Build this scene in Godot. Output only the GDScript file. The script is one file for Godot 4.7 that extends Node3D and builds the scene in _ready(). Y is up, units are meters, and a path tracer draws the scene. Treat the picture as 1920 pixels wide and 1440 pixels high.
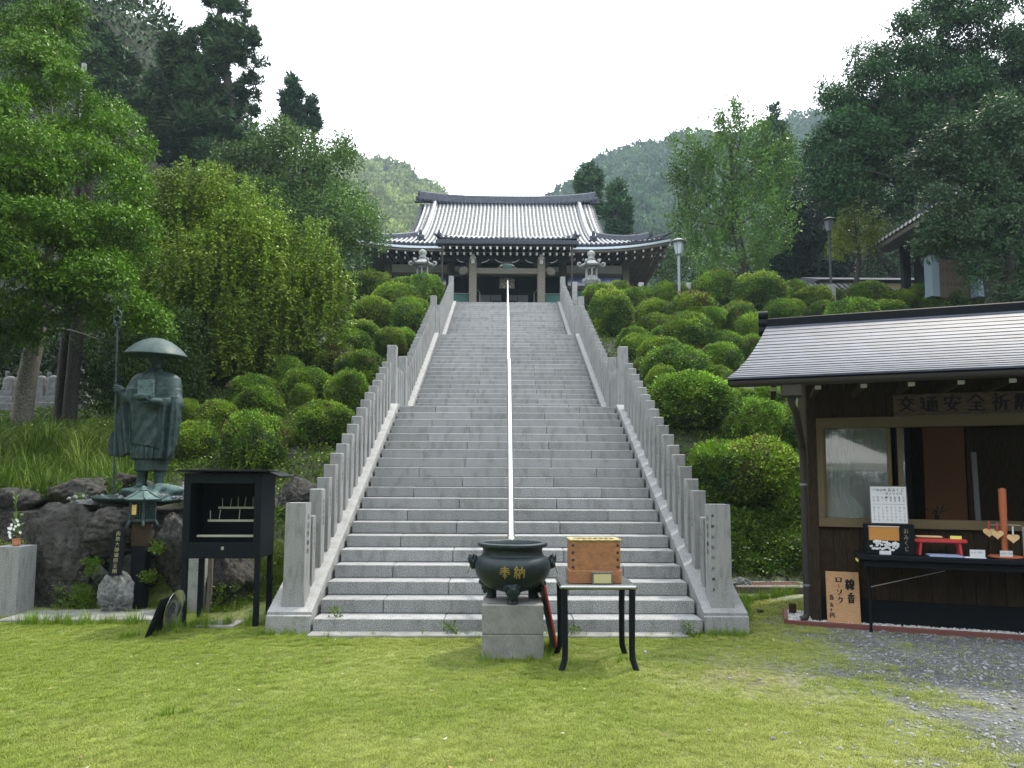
extends Node3D
# A temple stairway in the hills: camera and light first, then terrain, stairs, temple, booth, trees and small things.

const STEP_H := 0.1493
const STEP_D := 0.3044
const AXIS := 0.0393          # x of the stairway's centre line
const HALF := 2.0375          # half the width of the steps
const FLIGHTS := [[20, 7.5684, 0], [20, 15.36, 20], [19, 22.95, 40]]   # steps, distance of the first riser, steps below
const TERRACE := 8.79

var rng := RandomNumberGenerator.new()
var taken := {}
var M := {}                   # materials
var G := {}                   # shared meshes
var hill_noise := FastNoiseLite.new()
var soft_noise := FastNoiseLite.new()


class MB:
	# collects triangles for one ArrayMesh
	var v := PackedVector3Array()
	var n := PackedVector3Array()
	var c := PackedColorArray()
	var ix := PackedInt32Array()
	var tint := Color.WHITE

	func tri(a: Vector3, b: Vector3, d: Vector3) -> void:   # counter-clockwise seen from outside
		var m := (b - a).cross(d - a).normalized()
		var k := v.size()
		v.append_array([a, b, d])
		n.append_array([m, m, m])
		c.append_array([tint, tint, tint])
		ix.append_array([k, k + 2, k + 1])

	func quad(a: Vector3, b: Vector3, d: Vector3, e: Vector3) -> void:
		var m := (d - a).cross(e - b)
		m = m.normalized() if m.length() > 1e-12 else Vector3.UP
		var k := v.size()
		v.append_array([a, b, d, e])
		n.append_array([m, m, m, m])
		c.append_array([tint, tint, tint, tint])
		ix.append_array([k, k + 2, k + 1, k, k + 3, k + 2])

	func quad_n(a: Vector3, b: Vector3, d: Vector3, e: Vector3, m: Vector3) -> void:
		var k := v.size()
		v.append_array([a, b, d, e])
		n.append_array([m, m, m, m])
		c.append_array([tint, tint, tint, tint])
		ix.append_array([k, k + 2, k + 1, k, k + 3, k + 2])

	func hexa(p: Array) -> void:
		# p: bottom 4 (counter-clockwise seen from above: front-left, front-right, back-right, back-left), then top 4
		quad(p[0], p[1], p[5], p[4])
		quad(p[1], p[2], p[6], p[5])
		quad(p[2], p[3], p[7], p[6])
		quad(p[3], p[0], p[4], p[7])
		quad(p[4], p[5], p[6], p[7])
		quad(p[3], p[2], p[1], p[0])

	func box(at: Vector3, size: Vector3, basis := Basis(), bevel := 0.0) -> void:
		var h := size / 2.0
		if bevel <= 0.0:
			var p := []
			for y in [-1, 1]:
				for q in [[-1, 1], [1, 1], [1, -1], [-1, -1]]:
					p.append(at + basis * Vector3(q[0] * h.x, y * h.y, q[1] * h.z))
			hexa(p)
			return
		var b := minf(bevel, minf(h.x, minf(h.y, h.z)) * 0.9)
		for ax in 3:
			for s in [-1.0, 1.0]:
				var u := (ax + 1) % 3
				var w := (ax + 2) % 3
				var q: Array[Vector3] = []
				for t in [[-1, -1], [1, -1], [1, 1], [-1, 1]]:
					var p := Vector3()
					p[ax] = s * h[ax]
					p[u] = t[0] * (h[u] - b)
					p[w] = t[1] * (h[w] - b)
					q.append(at + basis * p)
				if s > 0:
					quad(q[0], q[1], q[2], q[3])
				else:
					quad(q[3], q[2], q[1], q[0])
		for ax in 3:   # edges along ax
			var u := (ax + 1) % 3
			var w := (ax + 2) % 3
			for su in [-1.0, 1.0]:
				for sw in [-1.0, 1.0]:
					var p1 := Vector3()
					var p2 := Vector3()
					p1[u] = su * h[u]
					p1[w] = sw * (h[w] - b)
					p2[u] = su * (h[u] - b)
					p2[w] = sw * h[w]
					var e := Vector3()
					e[ax] = h[ax] - b
					var q := [at + basis * (p1 - e), at + basis * (p2 - e), at + basis * (p2 + e), at + basis * (p1 + e)]
					if su * sw > 0:
						quad(q[3], q[0], q[1], q[2])
					else:
						quad(q[2], q[1], q[0], q[3])
		for sx in [-1.0, 1.0]:
			for sy in [-1.0, 1.0]:
				for sz in [-1.0, 1.0]:
					var a := at + basis * Vector3(sx * h.x, sy * (h.y - b), sz * (h.z - b))
					var d := at + basis * Vector3(sx * (h.x - b), sy * h.y, sz * (h.z - b))
					var e := at + basis * Vector3(sx * (h.x - b), sy * (h.y - b), sz * h.z)
					if sx * sy * sz > 0:
						tri(a, d, e)
					else:
						tri(a, e, d)

	func grid(rows: Array, closed := false, flip := false) -> void:
		# rows of points; smooth normals (dv x du), shared vertices
		var nr := rows.size()
		var nc: int = rows[0].size()
		var k := v.size()
		for i in nr:
			for j in nc:
				var a: Vector3
				var b: Vector3
				if closed:
					a = rows[i][(j + nc - 1) % nc]
					b = rows[i][(j + 1) % nc]
				else:
					a = rows[i][maxi(j - 1, 0)]
					b = rows[i][mini(j + 1, nc - 1)]
				var d: Vector3 = rows[maxi(i - 1, 0)][j]
				var e: Vector3 = rows[mini(i + 1, nr - 1)][j]
				var m := (b - a).cross(e - d)
				if flip:
					m = -m
				v.append(rows[i][j])
				n.append(m.normalized() if m.length() > 1e-14 else Vector3.UP)
				c.append(tint)
		var last := nc if closed else nc - 1
		for i in nr - 1:
			for j in last:
				var p := k + i * nc + j
				var q := k + i * nc + (j + 1) % nc
				var r := p + nc
				var s := q + nc
				if flip:
					ix.append_array([p, q, s, p, s, r])
				else:
					ix.append_array([p, s, q, p, r, s])

	func tube(pts: Array, radii: Array, seg := 8, cap := true) -> void:
		var rows := []
		var up := Vector3(0.31, 0.17, 0.93).normalized()
		for i in pts.size():
			var t: Vector3 = (pts[mini(i + 1, pts.size() - 1)] - pts[maxi(i - 1, 0)]).normalized()
			var a := t.cross(up)
			if a.length() < 0.05:
				a = t.cross(Vector3.RIGHT)
			a = a.normalized()
			up = a.cross(t).normalized()
			var row := PackedVector3Array()
			for j in seg:
				var w := TAU * j / seg
				row.append(pts[i] + (a * cos(w) - up * sin(w)) * radii[i])
			rows.append(row)
		grid(rows, true, false)
		if cap:
			for e in [0, pts.size() - 1]:
				for j in seg:
					var p: Vector3 = rows[e][j]
					var q: Vector3 = rows[e][(j + 1) % seg]
					if e == 0:
						tri(pts[e], q, p)
					else:
						tri(pts[e], p, q)

	func rod(a: Vector3, b: Vector3, r: float, seg := 8) -> void:
		tube([a, b], [r, r], seg, true)

	func lathe(prof: Array, xf := Transform3D(), seg := 24) -> void:
		# prof: [radius, height] from bottom to top, seen from outside
		var rows := []
		for p in prof:
			var row := PackedVector3Array()
			for j in seg:
				var w := TAU * j / seg
				row.append(xf * Vector3(cos(w) * p[0], p[1], -sin(w) * p[0]))
			rows.append(row)
		grid(rows, true, false)

	func blob(at: Vector3, r: Vector3, noise: FastNoiseLite, amp: float, freq: float, seg := 16, rings := 10, off := Vector3.ZERO, xf := Basis(), crease := 0.0) -> void:
		var rows := []
		for i in rings + 1:
			var row := PackedVector3Array()
			var th := PI * (1.0 - float(i) / rings)
			for j in seg:
				var w := TAU * j / seg
				var d := Vector3(sin(th) * cos(w), cos(th), -sin(th) * sin(w))
				var k := noise.get_noise_3dv(d * freq + off)
				var m := 1.0 + amp * k
				if crease > 0.0:
					m += crease * (absf(noise.get_noise_3dv(d * freq * 2.3 + off * 1.7)) - 0.25)
				row.append(at + xf * (d * r * m))
			rows.append(row)
		grid(rows, true, false)

	func mesh() -> ArrayMesh:
		var a := []
		a.resize(Mesh.ARRAY_MAX)
		a[Mesh.ARRAY_VERTEX] = v
		a[Mesh.ARRAY_NORMAL] = n
		a[Mesh.ARRAY_COLOR] = c
		a[Mesh.ARRAY_INDEX] = ix
		var m := ArrayMesh.new()
		m.add_surface_from_arrays(Mesh.PRIMITIVE_TRIANGLES, a)
		return m


func numbered(called: String) -> String:
	var k: int = taken.get(called, 0)
	taken[called] = k + 1
	return called if k == 0 else "%s_%03d" % [called, k]


func lin(r: float, g: float, b: float) -> Color:
	return Color(r, g, b).linear_to_srgb()


func thing(called: String, label: String, category: String, at := Vector3.ZERO, turn := 0.0, group := "") -> Node3D:
	var o := Node3D.new()
	o.name = numbered(called)
	add_child(o)
	o.position = at
	o.rotation.y = turn
	tag(o, label, category, group)
	return o


func tag(o: Node, label: String, category: String, group := "", kind := "") -> void:
	if label:
		o.set_meta("label", label)
	if category:
		o.set_meta("category", category)
	if group:
		o.set_meta("group", group)
	if kind:
		o.set_meta("kind", kind)


func part(called: String, mb: MB, m: Material, parent: Node) -> MeshInstance3D:
	return piece(called, mb.mesh(), m, parent)


func piece(called: String, mesh: Mesh, m: Material, parent: Node, xf := Transform3D()) -> MeshInstance3D:
	var o := MeshInstance3D.new()
	o.name = called if parent != self else numbered(called)
	o.mesh = mesh
	o.material_override = m
	o.transform = xf
	parent.add_child(o, true)
	return o


func structure(called: String, mb: MB, m: Material) -> MeshInstance3D:
	var o := part(called, mb, m, self)
	o.set_meta("kind", "structure")
	return o


func copies(called: String, mesh: Mesh, m: Material, places: Array, tints: Array, parent: Node, stuff := false) -> MultiMeshInstance3D:
	var mm := MultiMesh.new()
	mm.transform_format = MultiMesh.TRANSFORM_3D
	mm.use_colors = tints.size() > 0
	mm.mesh = mesh
	mm.instance_count = places.size()
	for i in places.size():
		mm.set_instance_transform(i, places[i])
		if tints.size() > 0:
			mm.set_instance_color(i, tints[i])
	var o := MultiMeshInstance3D.new()
	o.name = called if parent != self else numbered(called)
	o.multimesh = mm
	o.material_override = m
	parent.add_child(o, true)
	if stuff or parent != self:
		o.set_meta("kind", "stuff")
	return o


func noise_tex(freq: float, octaves: int, dark: float, light: float, size := 512, kind := FastNoiseLite.TYPE_SIMPLEX_SMOOTH, sd := 1, stops := []) -> NoiseTexture2D:
	var f := FastNoiseLite.new()
	f.noise_type = kind
	f.frequency = freq
	f.fractal_octaves = octaves
	f.fractal_type = FastNoiseLite.FRACTAL_FBM if octaves > 1 else FastNoiseLite.FRACTAL_NONE
	f.seed = sd
	var t := NoiseTexture2D.new()
	t.width = size
	t.height = size
	t.seamless = true
	t.noise = f
	var g := Gradient.new()
	if stops.size():
		g.offsets = PackedFloat32Array(stops.map(func(s): return s[0]))
		g.colors = PackedColorArray(stops.map(func(s): return lin(s[1], s[2], s[3])))
	else:
		g.offsets = PackedFloat32Array([0.15, 0.85])
		g.colors = PackedColorArray([lin(dark, dark, dark), lin(light, light, light)])
	t.color_ramp = g
	return t


func mat(called: String, col: Color, rough := 0.8, metal := 0.0, spec := 0.5) -> StandardMaterial3D:
	var m := StandardMaterial3D.new()
	m.resource_name = called
	m.albedo_color = col
	m.roughness = rough
	m.metallic = metal
	m.metallic_specular = spec
	m.vertex_color_use_as_albedo = true
	M[called] = m
	return m


func surf(m: StandardMaterial3D, tex: Texture2D, scale: Vector3, relief := 0.0, stain: Texture2D = null, stain_scale := 1.0, world := false, stretch := 1.0) -> StandardMaterial3D:
	m.albedo_texture = tex
	m.uv1_triplanar = true
	m.uv1_world_triplanar = world
	m.uv1_scale = scale
	if relief > 0.0:
		m.heightmap_enabled = true
		m.heightmap_texture = tex
		m.heightmap_scale = relief
	if stain:
		m.detail_enabled = true
		m.detail_albedo = stain
		m.detail_blend_mode = BaseMaterial3D.BLEND_MODE_MUL
		m.detail_uv_layer = BaseMaterial3D.DETAIL_UV_2
		m.uv2_triplanar = true
		m.uv2_world_triplanar = true
		m.uv2_scale = Vector3(stain_scale, stain_scale * stretch, stain_scale)
	return m


func rr(a: float, b: float) -> float:
	return rng.randf_range(a, b)


func random_dir() -> Vector3:
	var y := rr(-1, 1)
	var w := rr(0, TAU)
	var s := sqrt(1.0 - y * y)
	return Vector3(s * cos(w), y, s * sin(w))


func facing(dir: Vector3, spin: float) -> Basis:
	# a basis whose y looks along dir
	var y := dir.normalized()
	var x := y.cross(Vector3(0.12, 0.33, 0.93))
	x = x.normalized()
	var z := x.cross(y)
	return Basis(x, y, z) * Basis(Vector3.UP, spin)


func nosing(k: int) -> Vector2:      # (z, height) of the front top edge of step k, counted from 1
	for f in FLIGHTS:
		if k <= f[2] + f[0]:
			return Vector2(-(f[1] + (k - f[2] - 1) * STEP_D), k * STEP_H)
	return Vector2(-28.43, TERRACE)


func slope_at(z: float) -> float:
	return clampf(0.3 + 0.405 * (-z - 8.0), -0.5, TERRACE - 0.04)


func ground(x: float, z: float) -> float:
	# height of the terrain
	var d := -z
	var h := maxf(0.0, slope_at(z))
	if d > 28.0:
		h = TERRACE - 0.04
	if x < 0.0:
		# left of the stairs: flat court, a rock wall, a planted bank, a lower graveyard, then a steep hillside
		var bank := maxf(smoothstep(8.95, 9.55, d) * 1.33, slope_at(z) if d > 9.6 else 0.0)
		var side := smoothstep(-3.7, -2.6, x)
		var near := lerpf(bank, clampf((d - 8.75) * 0.62, 0.0, maxf(0.0, slope_at(z))), side)
		h = minf(near, TERRACE - 0.04)
		var yard := minf(near, 1.33 + smoothstep(9.5, 14.5, d) * 1.25 + maxf(0.0, d - 14.5) * 0.20)
		h = lerpf(h, yard, smoothstep(-6.8, -9.0, x))
		if x < -6.0:
			h += smoothstep(20.0, 44.0, d) * smoothstep(-6.0, -26.0, x) * 24.0
	else:
		# right of the stairs the court runs on to the foot of the bank
		h = clampf((d - 11.1) * 0.76, 0.0, maxf(0.0, slope_at(z)))
		h = lerpf(clampf((d - 8.75) * 0.62, 0.0, maxf(0.0, slope_at(z))), h, smoothstep(2.5, 2.85, x))
		if x > 8.0:
			h += smoothstep(34.0, 60.0, d) * smoothstep(8.0, 30.0, x) * 16.0
	var a := absf(x - AXIS)
	if d > 7.85 and d < 28.9 and a < 2.62:
		h = minf(h, maxf(-0.3, slope_at(z) - 1.3)) if d > 9.5 else -0.3
	if d > 12.0:
		h += soft_noise.get_noise_2d(x * 6.0, z * 6.0) * 0.12 * smoothstep(12.0, 15.0, d) * (1.0 if d < 27.0 or x < -8.0 else 0.0)
	return h


func hill(x: float, t: float) -> Vector3:
	# the two wooded ridges behind the temple; t from 0 at their foot to 1 at their crest
	var crest := 131.0
	var pts := [[-400.0, 128.0], [-110.0, 128.0], [-66.0, 130.0], [-53.0, 130.0], [-40.0, 124.5], [-31.0, 119.0], [-22.0, 113.0], [-8.0, 98.0], [6.0, 96.0], [18.0, 114.0], [33.0, 127.0], [52.0, 135.5], [73.0, 140.0], [98.0, 142.5], [122.0, 149.0], [157.0, 158.0], [400.0, 172.0]]
	for i in pts.size() - 1:
		if x >= pts[i][0] and x <= pts[i + 1][0]:
			crest = lerpf(pts[i][1], pts[i + 1][1], (x - pts[i][0]) / (pts[i + 1][0] - pts[i][0]))
	crest -= 4.5
	var y := 6.0 + (crest - 6.0) * pow(t, 1.15)
	y += hill_noise.get_noise_2d(x * 1.0, t * 160.0) * 9.0 * t * (1.15 - t)
	return Vector3(x * (0.55 + 0.45 * t), y, -80.0 - 200.0 * t)


# ---------------------------------------------------------------- lettering
const STROKES := {
	"奉": "20 18 80 18|14 32 86 32|10 47 90 47|50 5 50 47|46 32 10 66|54 32 92 66|32 64 68 64|30 78 70 78|50 52 50 97",
	"納": "30 5 12 28 30 30|30 30 10 52|42 20 14 58 42 54|28 56 28 95|14 68 8 85|40 66 46 80|52 28 52 95|52 28 90 28 90 88 82 92|70 6 70 40|70 40 56 68|70 40 86 64",
	"南": "15 18 85 18|50 4 50 34|15 36 15 96|15 36 85 36 85 92 76 95|38 44 44 54|62 44 56 54|30 58 70 58|28 72 72 72|50 58 50 92",
	"無": "30 5 12 28|24 18 88 18|10 38 90 38|10 60 90 60|26 18 26 60|42 18 42 60|58 18 58 60|76 18 76 60|18 74 10 94|38 74 40 92|58 74 62 92|78 74 90 94",
	"大": "10 36 90 36|50 6 48 40 10 95|52 40 92 95",
	"師": "26 5 18 20|16 20 16 92|16 20 42 20 42 48 16 48|16 62 42 62 42 88 16 88|52 14 94 14|56 34 56 76|56 34 90 34 90 74 82 76|73 14 73 96",
	"遍": "10 12 18 22|6 38 20 38 20 64 6 80|20 74 40 90 94 92|36 14 92 14|42 24 88 24 88 40 42 40|42 24 42 54 34 80|46 50 46 82|46 50 90 50 90 80|60 50 60 80|75 50 75 80|46 64 90 64",
	"照": "12 10 12 62|12 10 38 10 38 62 12 62|12 36 38 36|50 10 88 10 86 32 78 34|66 10 48 36|54 42 86 42 86 64 54 64 54 42|14 76 8 94|36 76 38 92|60 76 64 92|82 76 92 94",
	"金": "50 4 8 42|50 4 92 42|30 40 70 40|18 58 82 58|50 40 50 92|30 68 36 84|70 68 64 84|10 93 90 93",
	"剛": "10 12 10 94|10 12 58 12 58 92 52 94|26 20 30 30|44 20 40 30|18 38 50 38|34 38 34 70|22 50 22 70 46 70|46 50 46 70|72 16 72 66|90 6 90 92 80 88",
	"線": "30 5 12 28 28 30|28 30 10 52|40 20 14 56 42 54|28 56 28 95|14 68 8 85|40 66 46 80|72 4 64 14|54 14 54 46|54 14 90 14 90 46 54 46|54 30 90 30|72 46 72 92 64 88|52 60 66 58 50 84|72 56 92 88|90 54 78 66",
	"香": "66 4 28 14|12 28 88 28|50 10 50 54|46 30 12 56|54 30 90 54|28 60 28 96|28 60 72 60 72 96|28 77 72 77|28 94 72 94",
	"各": "40 4 16 34|38 16 76 16 20 62|36 28 90 60|28 62 28 94|28 62 72 62 72 94|28 92 72 92",
	"五": "14 14 86 14|46 14 36 90|20 48 72 48 68 90|8 91 92 91",
	"十": "10 45 90 45|50 6 50 95",
	"円": "14 12 14 95|14 12 86 12 86 90 76 94|50 12 50 52|14 52 86 52",
	"ロ": "18 20 22 84|18 20 82 20 78 84|22 80 78 80",
	"｜": "50 14 52 86",
	"ソ": "22 20 34 44|78 16 68 60 36 90",
	"ク": "40 10 18 48|38 24 78 24 66 64 30 92",
	"お": "16 30 62 28|38 8 38 82 26 88 18 76 40 56 68 50 84 66 72 84 56 88|72 16 88 32",
	"み": "24 18 56 18 40 56 22 84 14 70 34 60 88 72|74 44 70 72 50 96",
	"く": "66 8 28 48 70 92",
	"じ": "36 12 34 70 46 88 66 84 78 68|60 14 68 26|74 10 82 22",
	"交": "50 4 50 18|10 22 90 22|34 30 16 50|66 30 86 50|70 44 50 70 12 94|30 46 54 72 90 94",
	"通": "10 12 18 22|6 38 20 38 20 64 6 80|20 74 40 90 94 92|42 12 84 12 66 26|54 18 72 28|46 34 46 82|46 34 88 34 88 80|46 48 88 48|46 62 88 62|67 34 67 80",
	"安": "50 4 50 14|12 32 14 18 88 18 84 30|48 26 32 68 74 94|68 44 54 74 20 94|8 50 92 50",
	"全": "50 4 8 46|50 4 92 46|26 50 74 50|28 70 72 70|50 50 50 92|10 93 90 93",
	"祈": "28 4 34 14|12 24 42 24 10 60|28 44 28 96|34 46 44 56|84 6 56 20|56 20 54 64 44 94|56 44 94 44|76 44 76 96",
	"願": "8 10 52 10|12 10 10 60 4 92|30 14 22 24|20 26 20 54 46 54 46 26 20 26|20 40 46 40|33 54 33 92|20 66 14 82|46 66 52 80|56 10 96 10|76 10 70 22|60 24 60 74 92 74 92 24 60 24|60 40 92 40|60 57 92 57|68 76 56 96|84 76 96 94",
	"所": "10 12 46 12|14 28 14 60 6 94|14 28 42 28 42 50 14 50|86 6 58 18|58 18 56 62 46 94|58 44 96 44|78 44 78 96",
	"百": "8 10 92 10|50 10 42 30|20 30 20 96|20 30 80 30 80 96|20 60 80 60|20 92 80 92",
	"一": "8 50 92 50",
	"２": "20 26 34 10 64 10 78 28 68 50 18 92 84 92",
	"０": "50 8 24 26 20 60 34 88 66 88 80 60 76 26 50 8",
}


func letter(mb: MB, ch: String, place: Callable, weight := 9.0) -> void:
	# brush strokes of one character; place() takes (x, y) from 0 to 1, y down, and a lift, to a point
	if not STROKES.has(ch):
		return
	var lift := 0.0
	for s in STROKES[ch].split("|"):
		var num: PackedStringArray = s.split(" ")
		var pts: Array[Vector2] = []
		for i in range(0, num.size() - 1, 2):
			pts.append(Vector2(float(num[i]), float(num[i + 1])))
		lift += 0.00022
		for i in pts.size() - 1:
			var d := (pts[i + 1] - pts[i]).normalized()
			var p := Vector2(-d.y, d.x)
			# horizontals are thinner than verticals, and a stroke ends in a press of the brush
			var w := weight * (0.36 + 0.22 * absf(d.y)) * (1.0 if pts[i].distance_to(pts[i + 1]) > 14.0 else 1.25)
			var w2 := w * (0.62 if i == pts.size() - 2 and absf(d.x) < 0.98 and absf(d.y) < 0.98 else 1.08)
			var a := pts[i] - d * w * 0.6
			var b := pts[i + 1] + d * w2 * 0.6
			var q := [a - p * w, a + p * w, b + p * w2, b - p * w2]
			lift += 0.00005
			var r := q.map(func(u): return place.call(u / 100.0, lift))
			mb.quad(r[0], r[3], r[2], r[1])
			mb.quad(r[0], r[1], r[2], r[3])


func text_on(called: String, chars: String, at: Vector3, right: Vector3, down: Vector3, size: float, advance: Vector3, m: Material, parent: Node, weight := 9.0) -> MeshInstance3D:
	# characters of the given size; at is the top left corner of the first one, advance leads to the next
	var mb := MB.new()
	var out := right.cross(-down).normalized()
	for i in chars.length():
		var o := at + advance * i
		letter(mb, chars[i], func(u, lift): return o + right * (u.x * size) + down * (u.y * size) + out * lift, weight)
	if mb.v.is_empty():
		return null
	return part(called, mb, m, parent)


# ---------------------------------------------------------------- foliage
func leaf(mb: MB, at: Vector3, d: Vector3, side: Vector3, length: float, width: float, bend := 0.0) -> void:
	var m := d.cross(side).normalized()
	var mid := at + d * length * 0.48 + m * length * bend
	var tip := at + d * length
	mb.quad(at, mid + side * width, tip, mid - side * width)


func sprig(count: int, radius: Vector3, length: float, width: float, droop: float, warm: float, sd: int) -> ArrayMesh:
	# leaves thrown about a small volume, each with its own angle and tone
	rng.seed = sd
	var mb := MB.new()
	for i in count:
		var d := random_dir()
		var at := d * radius * pow(rng.randf(), 0.45)
		var go := (d + random_dir() * 0.9 + Vector3(0, 0.45 - droop, 0)).normalized()
		var side := go.cross(random_dir()).normalized()
		var k := rr(0.58, 0.95)
		mb.tint = Color(k * rr(0.9, 1.0 + warm), k, k * rr(0.7, 1.1))
		leaf(mb, at, go, side, length * rr(0.55, 1.3), width * rr(0.7, 1.25), rr(-0.12, 0.12))
	return mb.mesh()


func needle_tuft(count: int, length: float, width: float, sd: int) -> ArrayMesh:
	# a cedar spray: shoots that arch out and up from one point
	rng.seed = sd
	var mb := MB.new()
	for i in count:
		var d := random_dir()
		d.y = absf(d.y) * 0.8 + 0.1
		d = d.normalized()
		var side := d.cross(random_dir()).normalized()
		var k := rr(0.55, 0.95)
		mb.tint = Color(k * rr(0.85, 1.1), k, k * rr(0.85, 1.15))
		var at := random_dir() * length * 0.35
		leaf(mb, at, d, side, length * rr(0.6, 1.1), width * rr(0.7, 1.3), rr(-0.15, 0.15))
	return mb.mesh()


func strand(length: float, pairs: int, leaf_len: float, sd: int) -> ArrayMesh:
	# a hanging shoot of a weeping tree with leaves down both sides
	rng.seed = sd
	var mb := MB.new()
	var p := Vector3.ZERO
	var bow := Vector3(rr(-0.2, 0.2), 0, rr(-0.2, 0.2))
	for i in pairs:
		var t := float(i) / pairs
		var q := Vector3(bow.x * t * t, -t, bow.z * t * t) * length
		mb.tint = Color(0.8, 0.6, 0.4)
		mb.quad(p + Vector3(0.003, 0, 0), q + Vector3(0.003, 0, 0), q - Vector3(0.003, 0, 0), p - Vector3(0.003, 0, 0))
		for s in 3:
			var w := rr(0, TAU)
			var d := Vector3(cos(w) * 0.8, rr(-0.9, 0.0), sin(w) * 0.8).normalized()
			var side := d.cross(random_dir()).normalized()
			var k := rr(0.6, 0.95)
			mb.tint = Color(k * rr(0.92, 1.15), k, k * rr(0.7, 1.1))
			leaf(mb, q, d, side, leaf_len * rr(0.7, 1.2), leaf_len * 0.24, rr(-0.1, 0.1))
		p = q
	return mb.mesh()


func frond_tuft(blades: int, length: float, width: float, spread: float, sd: int, bend := 1.0) -> ArrayMesh:
	# grass: arching blades from one root
	rng.seed = sd
	var mb := MB.new()
	for i in blades:
		var w := rr(0, TAU)
		var out := Vector3(cos(w), 0, sin(w))
		var root := out * rr(0, spread)
		var lean := rr(0.12, 0.75) * bend
		var l := length * rr(0.55, 1.1)
		var side := out.cross(Vector3.UP) * width * rr(0.7, 1.2)
		var k := rr(0.6, 0.95)
		mb.tint = Color(k * rr(0.9, 1.15), k, k * rr(0.7, 1.1))
		var prev := root
		var n_seg := 3 if length > 0.2 else 2
		for s in n_seg:
			var t := float(s + 1) / n_seg
			var nxt := root + Vector3.UP * l * (t - 0.42 * lean * t * t) + out * l * lean * t * t
			var w0 := 1.0 - float(s) / n_seg * 0.75
			var w1 := 1.0 - t * 0.75 if s < n_seg - 1 else 0.08
			mb.quad(prev - side * w0, prev + side * w0, nxt + side * w1, nxt - side * w1)
			prev = nxt
	return mb.mesh()


func lobe_points(lobes: Array, density: float, size: float, shell: float, up_bias := 0.0) -> Array:
	# places for sprigs through the outer part of every lobe; a lobe is [centre, radii]
	var out := []
	for a in lobes:
		var c: Vector3 = a[0]
		var r: Vector3 = a[1]
		var area := 4.0 * PI * pow((pow(r.x * r.y, 1.6) + pow(r.x * r.z, 1.6) + pow(r.y * r.z, 1.6)) / 3.0, 1.0 / 1.6)
		var count := int(density * area / (size * size))
		for i in count:
			var d := random_dir()
			d.y = d.y + up_bias * (1.0 - absf(d.y))
			d = d.normalized()
			var f := lerpf(shell, 1.06, pow(rng.randf(), 0.6))
			var lump := 1.0 + 0.17 * soft_noise.get_noise_3dv(c * 7.0 + d * 38.0) + 0.10 * soft_noise.get_noise_3dv(c * 3.0 + d * 95.0)
			var p := c + d * r * f * lump
			var hidden := false
			for b in lobes:
				if b[0] != c:
					var e: Vector3 = (p - b[0]) / b[1]
					if e.length_squared() < 0.42:
						hidden = true
						break
			if not hidden:
				out.append([p, d, lump])
	return out


func crown(parent: Node, lobes: Array, meshes: Array, m: Material, density: float, size: float, shell: float, base: Color, vary: float, flat := 1.0, upright := 0.4, called := "crown") -> void:
	var pts := lobe_points(lobes, density, size, shell)
	var places := []
	var tints := []
	for k in meshes.size():
		places.append([])
		tints.append([])
	for p in pts:
		var k := rng.randi() % meshes.size()
		var b := facing(p[1] * Vector3(1, 0.6, 1) + Vector3(0, upright, 0) + random_dir() * 0.35, rr(0, TAU))
		var s := size * rr(0.75, 1.3)
		b = b.scaled_local(Vector3(s, s * flat, s))
		places[k].append(Transform3D(b, p[0]))
		var w: float = 1.0 + vary * (soft_noise.get_noise_3dv(p[0] * 9.0) * 1.4 + rr(-0.45, 0.45)) + (p[2] - 1.0) * 1.1
		tints[k].append(Color(base.r * w * rr(0.9, 1.12), base.g * w, base.b * w * rr(0.85, 1.1)))
	for k in meshes.size():
		if places[k].size():
			copies(called, meshes[k], m, places[k], tints[k], parent)


func limb(mb: MB, a: Vector3, b: Vector3, r0: float, r1: float, wob := 0.12, seg := 7) -> void:
	var pts := []
	var rad := []
	var len := a.distance_to(b)
	for i in 7:
		var t := i / 6.0
		var p := a.lerp(b, t)
		var w := sin(PI * t) * wob * len
		p += Vector3(soft_noise.get_noise_3dv(p * 13.0), 0.25 * soft_noise.get_noise_3dv(p * 17.0 + Vector3(50, 0, 0)), soft_noise.get_noise_3dv(p * 13.0 + Vector3(0, 90, 0))) * w
		pts.append(p)
		rad.append(lerpf(r0, r1, pow(t, 0.8)))
	mb.tube(pts, rad, seg, true)


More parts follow.
